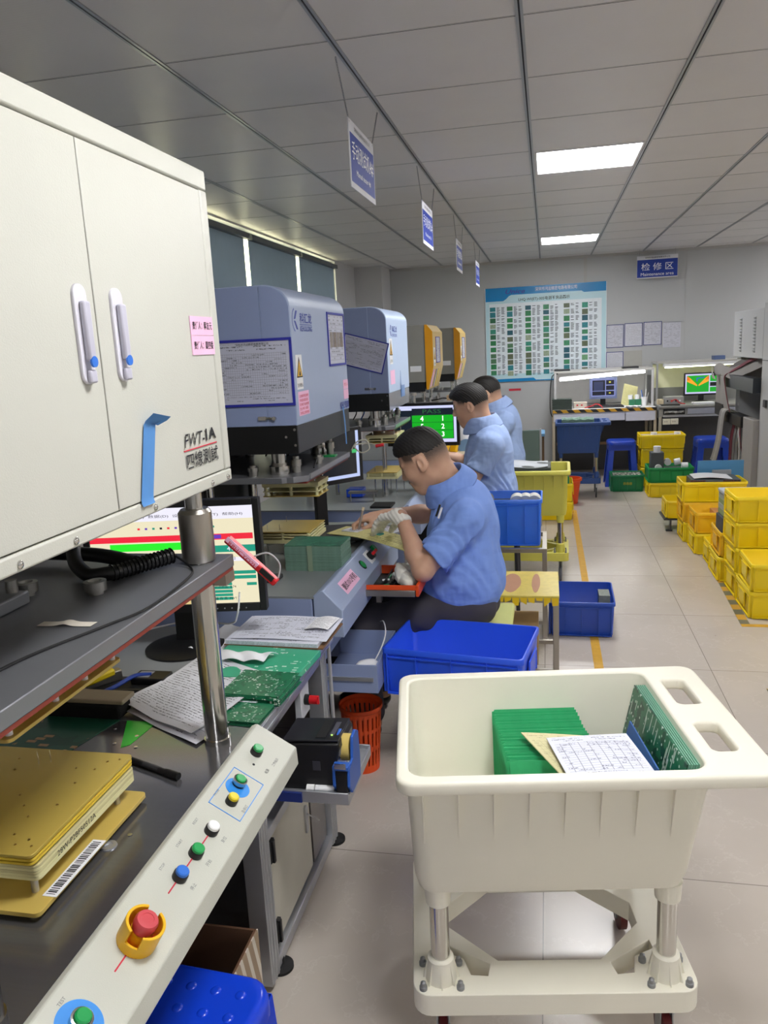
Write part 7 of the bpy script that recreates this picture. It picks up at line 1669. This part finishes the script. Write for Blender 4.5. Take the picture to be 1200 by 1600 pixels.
    def folds(X, Y, Z):
        z0 = Z-pe[2]
        return .0035*np.sin(38*Z+22*X+9*np.sin(14*Y))*np.clip((Y*0+1), 0, 1)*np.clip(.6+.6*np.sin(7*Z+5*Y), 0, 1)+.003*np.sin(60*(X+.6*Z)+11*np.sin(20*Y+6*Z))*np.clip(np.sin(5*X+9*Z+2), 0, 1)
    S.warp(folds); child('shirt', S, P.get('shirt', shirt_m))
    # collar: a folded band around the neck
    L0 = []
    ax = nv((hp(-.03, 0, -.06)-nb)+np.array([.02, 0, 0])); uu = nv(np.cross(ax, [0, 1, 0])); vv = np.cross(ax, uu); cb = MB()
    rows = [(.084, .010), (.076, .052), (.073, .078), (.078, .086), (.087, .080), (.110, .040), (.119, .014), (.114, .009), (.090, .055), (.086, .03)]
    nseg = 40; gap = .10
    for i in range(nseg+1):
        th = gap+(2*math.pi-2*gap)*i/nseg; ang = th+math.pi*P.get('cflip', 0); rad = uu*math.cos(ang)+vv*math.sin(ang); drop = .018*(math.cos(th)+1)/2
        L0.append([tuple(nb-np.array(off)*0+rad*(r_*(1+.08*(math.cos(th)+1)/2))+ax*(hh-drop*(r_ > .09)*1.3-.012)) for r_, hh in rows])
    cb.loops(L0); co = bpy.data.objects.new('collar', mesh_from('collar', cb, P.get('shirt', shirt_m), Matrix.Translation(-Vector(off)), 60)); COL.objects.link(co); co.parent = body; sub = co.modifiers.new('s', 'SUBSURF'); sub.levels = 1; sub.render_levels = 1
    # trousers and shoes
    Tf = Field(np.array([min(P['kl'][0], P['kr'][0])-.12, cy-.36, max(ZL, .05)]), np.array([P['pelvis'][0]+.22, cy+.36, P['hem']+.12]), .006)
    Tf.ell(pe+np.array([.0, 0, .0]), (.145, .165, .12), k=.04)
    for s_, sg in (('l', -1), ('r', 1)):
        Tf.cap(pe+np.array([0, sg*.08, 0]), g('k'+s_), .098, .072, k=.03).cap(g('k'+s_), g('a'+s_)+np.array([0, 0, .05]), .070, .056, k=.02)
    Tf.cut(np.array([0, 0, P.get('seat_z', .475)]), (0, 0, -1), np.array([pe[0]-.14, cy-.36, .3]), np.array([pe[0]+.3, cy+.36, .7]), k=.01)
    Tf.warp(lambda X, Y, Z: .003*np.sin(50*X+30*Z+8*np.sin(12*Y))); child('trousers', Tf, P.get('trousers', trou_m))
    for s_ in ('l', 'r'):
        a = g('a'+s_); Sh = Field(a+np.array([-.24, -.08, -.09]), a+np.array([.10, .08, .06]), .006)
        Sh.ell(a+np.array([-.02, 0, -.035]), (.06, .042, .045), k=.02).ell(a+np.array([-.12, 0, -.045]), (.09, .046, .035), k=.03); Sh.cut(a+np.array([0, 0, -.072]), (0, 0, -1)); child('shoe', Sh, blk)
    return body, child, off, (f, sd, up), hp

# nearest worker
P1 = dict(cy=3.12, head=(-.492, 3.09, 1.172), pitch=27, yaw=3, pelvis=(-.345, 3.12, .575), chest=(-.335, 3.12, .895), neckbase=(-.385, 3.11, 1.055),
    sl=(-.312, 2.945, .965), el=(-.478, 2.875, .772), wl=(-.578, 3.0, .965), sr=(-.335, 3.30, .965), er=(-.50, 3.40, .885), wr=(-.700, 3.29, .905),
    kl=(-.76, 2.99, .50), al=(-.74, 2.97, .075), kr=(-.77, 3.26, .50), ar=(-.76, 3.28, .075), hem=.545, sleeve=.74, cuff_tilt=(-.05, 0, .02), seat_z=.476,
    hand_l=dict(d=(-.80, .50, -.22), n=(-.15, .15, -1), s=(.35, .75, -.25), curl=(38, 22, 12), grow=-.001), hand_r=dict(d=(-.85, -.38, -.02), n=(.12, -.25, -1), s=(-.35, -.85, -.15), curl=(45, 55, 30), thumb=(.7, .35), curls=((28, 62, 20), (40, 62, 30), (50, 70, 40), (55, 75, 45))),
    shirt=shirt_m, trousers=trou_m, hair_top=.07, hl_front=.060, hl_slope=.30, hair_up=.009, hair_thin=.0022)
body, child, off, ax_, hp_ = person('person in a blue short-sleeved work shirt and one white glove, nearest, writing while seated', P1)
G_ = Field((-.80, 2.90, .80), (-.52, 3.2, 1.02), .003)
wl_ = np.array(P1['wl']); el_ = np.array(P1['el'])
gl = dict(P1['hand_l']); gl['grow'] = .0034; hand(G_, wl_+nv(gl['d'])*.012, **gl)
G_.cap(wl_+nv(el_-wl_)*.030, wl_+nv(gl['d'])*.02, .034, .034, k=.012); G_.cut(wl_+nv(el_-wl_)*.036, nv(el_-wl_)); G_.warp(lambda X, Y, Z: .0012*np.sin(300*X+250*Z))
child('glove', G_, glove)
th_, ti_ = P1['tips_r']; c_ = (Vector(th_)+Vector(ti_[0])*1.6)/2.6; pd = Vector((.22, .16, .95)).normalized(); a_ = c_-pd*.030; b_ = c_+pd*.105
o = T('pen', 'pen held in the bare right hand of the nearest worker', 'pen', tuple(a_)); o.part('barrel', MB().cyl(a_, b_, .0052, n=12), mat('pen brown grey', '#9a8d84', .4)); o.part('tip', MB().cyl(a_-pd*.010, a_, .001, .0045, n=12), blk); o.part('end_cap', MB().cyl(b_, b_+pd*.014, .0062, n=12), mat('pen end cream', '#e0d2b4', .5))
# badge clip on the near sleeve and shirt button
bd = MB().box(-.006, .006, -.0015, .0015, -.022, .022)
pt = bpy.data.objects.new('sleeve_pens', mesh_from('sleeve_pens', MB().at(Matrix.Translation(Vector((-.408, 2.905, 1.005))-Vector(off)) @ Matrix.Rotation(R(20), 4, 'Y')).box(-.010, -.002, -.004, .004, -.026, .022).m(1).box(.001, .008, -.006, .002, -.03, .014), [blk, white_pl])); COL.objects.link(pt); pt.parent = body

# second worker
P2 = dict(cy=4.62, head=(-.445, 4.61, 1.272), pitch=14, yaw=2, pelvis=(-.345, 4.62, .66), chest=(-.335, 4.62, .985), neckbase=(-.372, 4.615, 1.145),
    sl=(-.318, 4.445, 1.05), el=(-.430, 4.395, .855), wl=(-.605, 4.49, .975), sr=(-.335, 4.80, 1.05), er=(-.50, 4.84, .90), wr=(-.68, 4.74, .975),
    kl=(-.76, 4.50, .60), al=(-.72, 4.50, .16), kr=(-.77, 4.76, .60), ar=(-.74, 4.78, .16), hem=.64, sleeve=.70, zlow=.08, seat_z=.56,
    hand_l=dict(d=(-.9, .3, .12), n=(0, .3, -1), s=(-.1, 1, .1), curl=(30, 35, 25)), hand_r=dict(d=(-.9, -.2, .0), n=(0, -.2, -1), s=(-.1, -1, 0), curl=(30, 35, 25)),
    shirt=shirt2_m, trousers=trou2_m, hair_top=.05, hl_front=.050, hl_slope=.62, fringe=True)
person('person in a washed blue work shirt with thick black hair, second from the camera', P2, .0045)
P3 = {k: v for k, v in P2.items()}
def sh(p, dx, dy, dz): return (p[0]+dx, p[1]+dy, p[2]+dz)
for k in ('head', 'pelvis', 'chest', 'neckbase', 'sl', 'el', 'wl', 'sr', 'er', 'wr', 'kl', 'al', 'kr', 'ar'): P3[k] = sh(P2[k], .005, 1.45, -.01)
P3.update(cy=6.07, hem=.63, hair_top=.05)
P3['head'] = (-.455, 6.06, 1.25); P3['zlow'] = .07; P3['seat_z'] = .55
person('person in a pale blue work shirt mostly hidden behind the second worker', P3, .005)
for k, (x, y, lab) in enumerate(((-.33, 4.685, 'dark stool under the second worker'), (-.325, 6.07, 'dark stool under the third worker'))):
    t = T('stool', lab, 'stool', (x, y, 0), 0, 'dark stools under the farther workers'); t.part('seat', MB().box(x-.17, x+.17, y-.17, y+.17, .52, .55), blk, bev=.01)
    for sx in (-1, 1):
        for sy in (-1, 1): t.part('leg', MB().cyl((x+sx*.15, y+sy*.15, 0), (x+sx*.14, y+sy*.14, .52), .012, n=10), dkgrey)
# loose gloves in the orange tray
for k, (x, y) in enumerate(((-.565, 2.93), (-.60, 2.98))):
    g2 = Field((x-.10, y-.12, .69), (x+.10, y+.12, .82), .004); hand(g2, (x+.03, y-.05, .722+.018*k), d=(-.5+.5*k, .9, .12), n=(0, .1, -1), s=(1, .3, .3), curl=(-20+40*k, 50, 30), grow=.002, k=.008, scale=.85)
    g2.cap((x+.03, y-.07, .722), (x+.01, y+.0, .735+.02*k), .019, .019, k=.02); g2.warp(lambda X, Y, Z: .002*np.sin(200*X+170*Y))
    o = sdf_object('work_glove', g2, [glove], (x, y, .70)); o.location = (x, y, .70); props(o, 'white work glove lying in the orange edged tray, %s one' % ('nearer', 'farther')[k], 'glove', 'gloves in the orange tray')
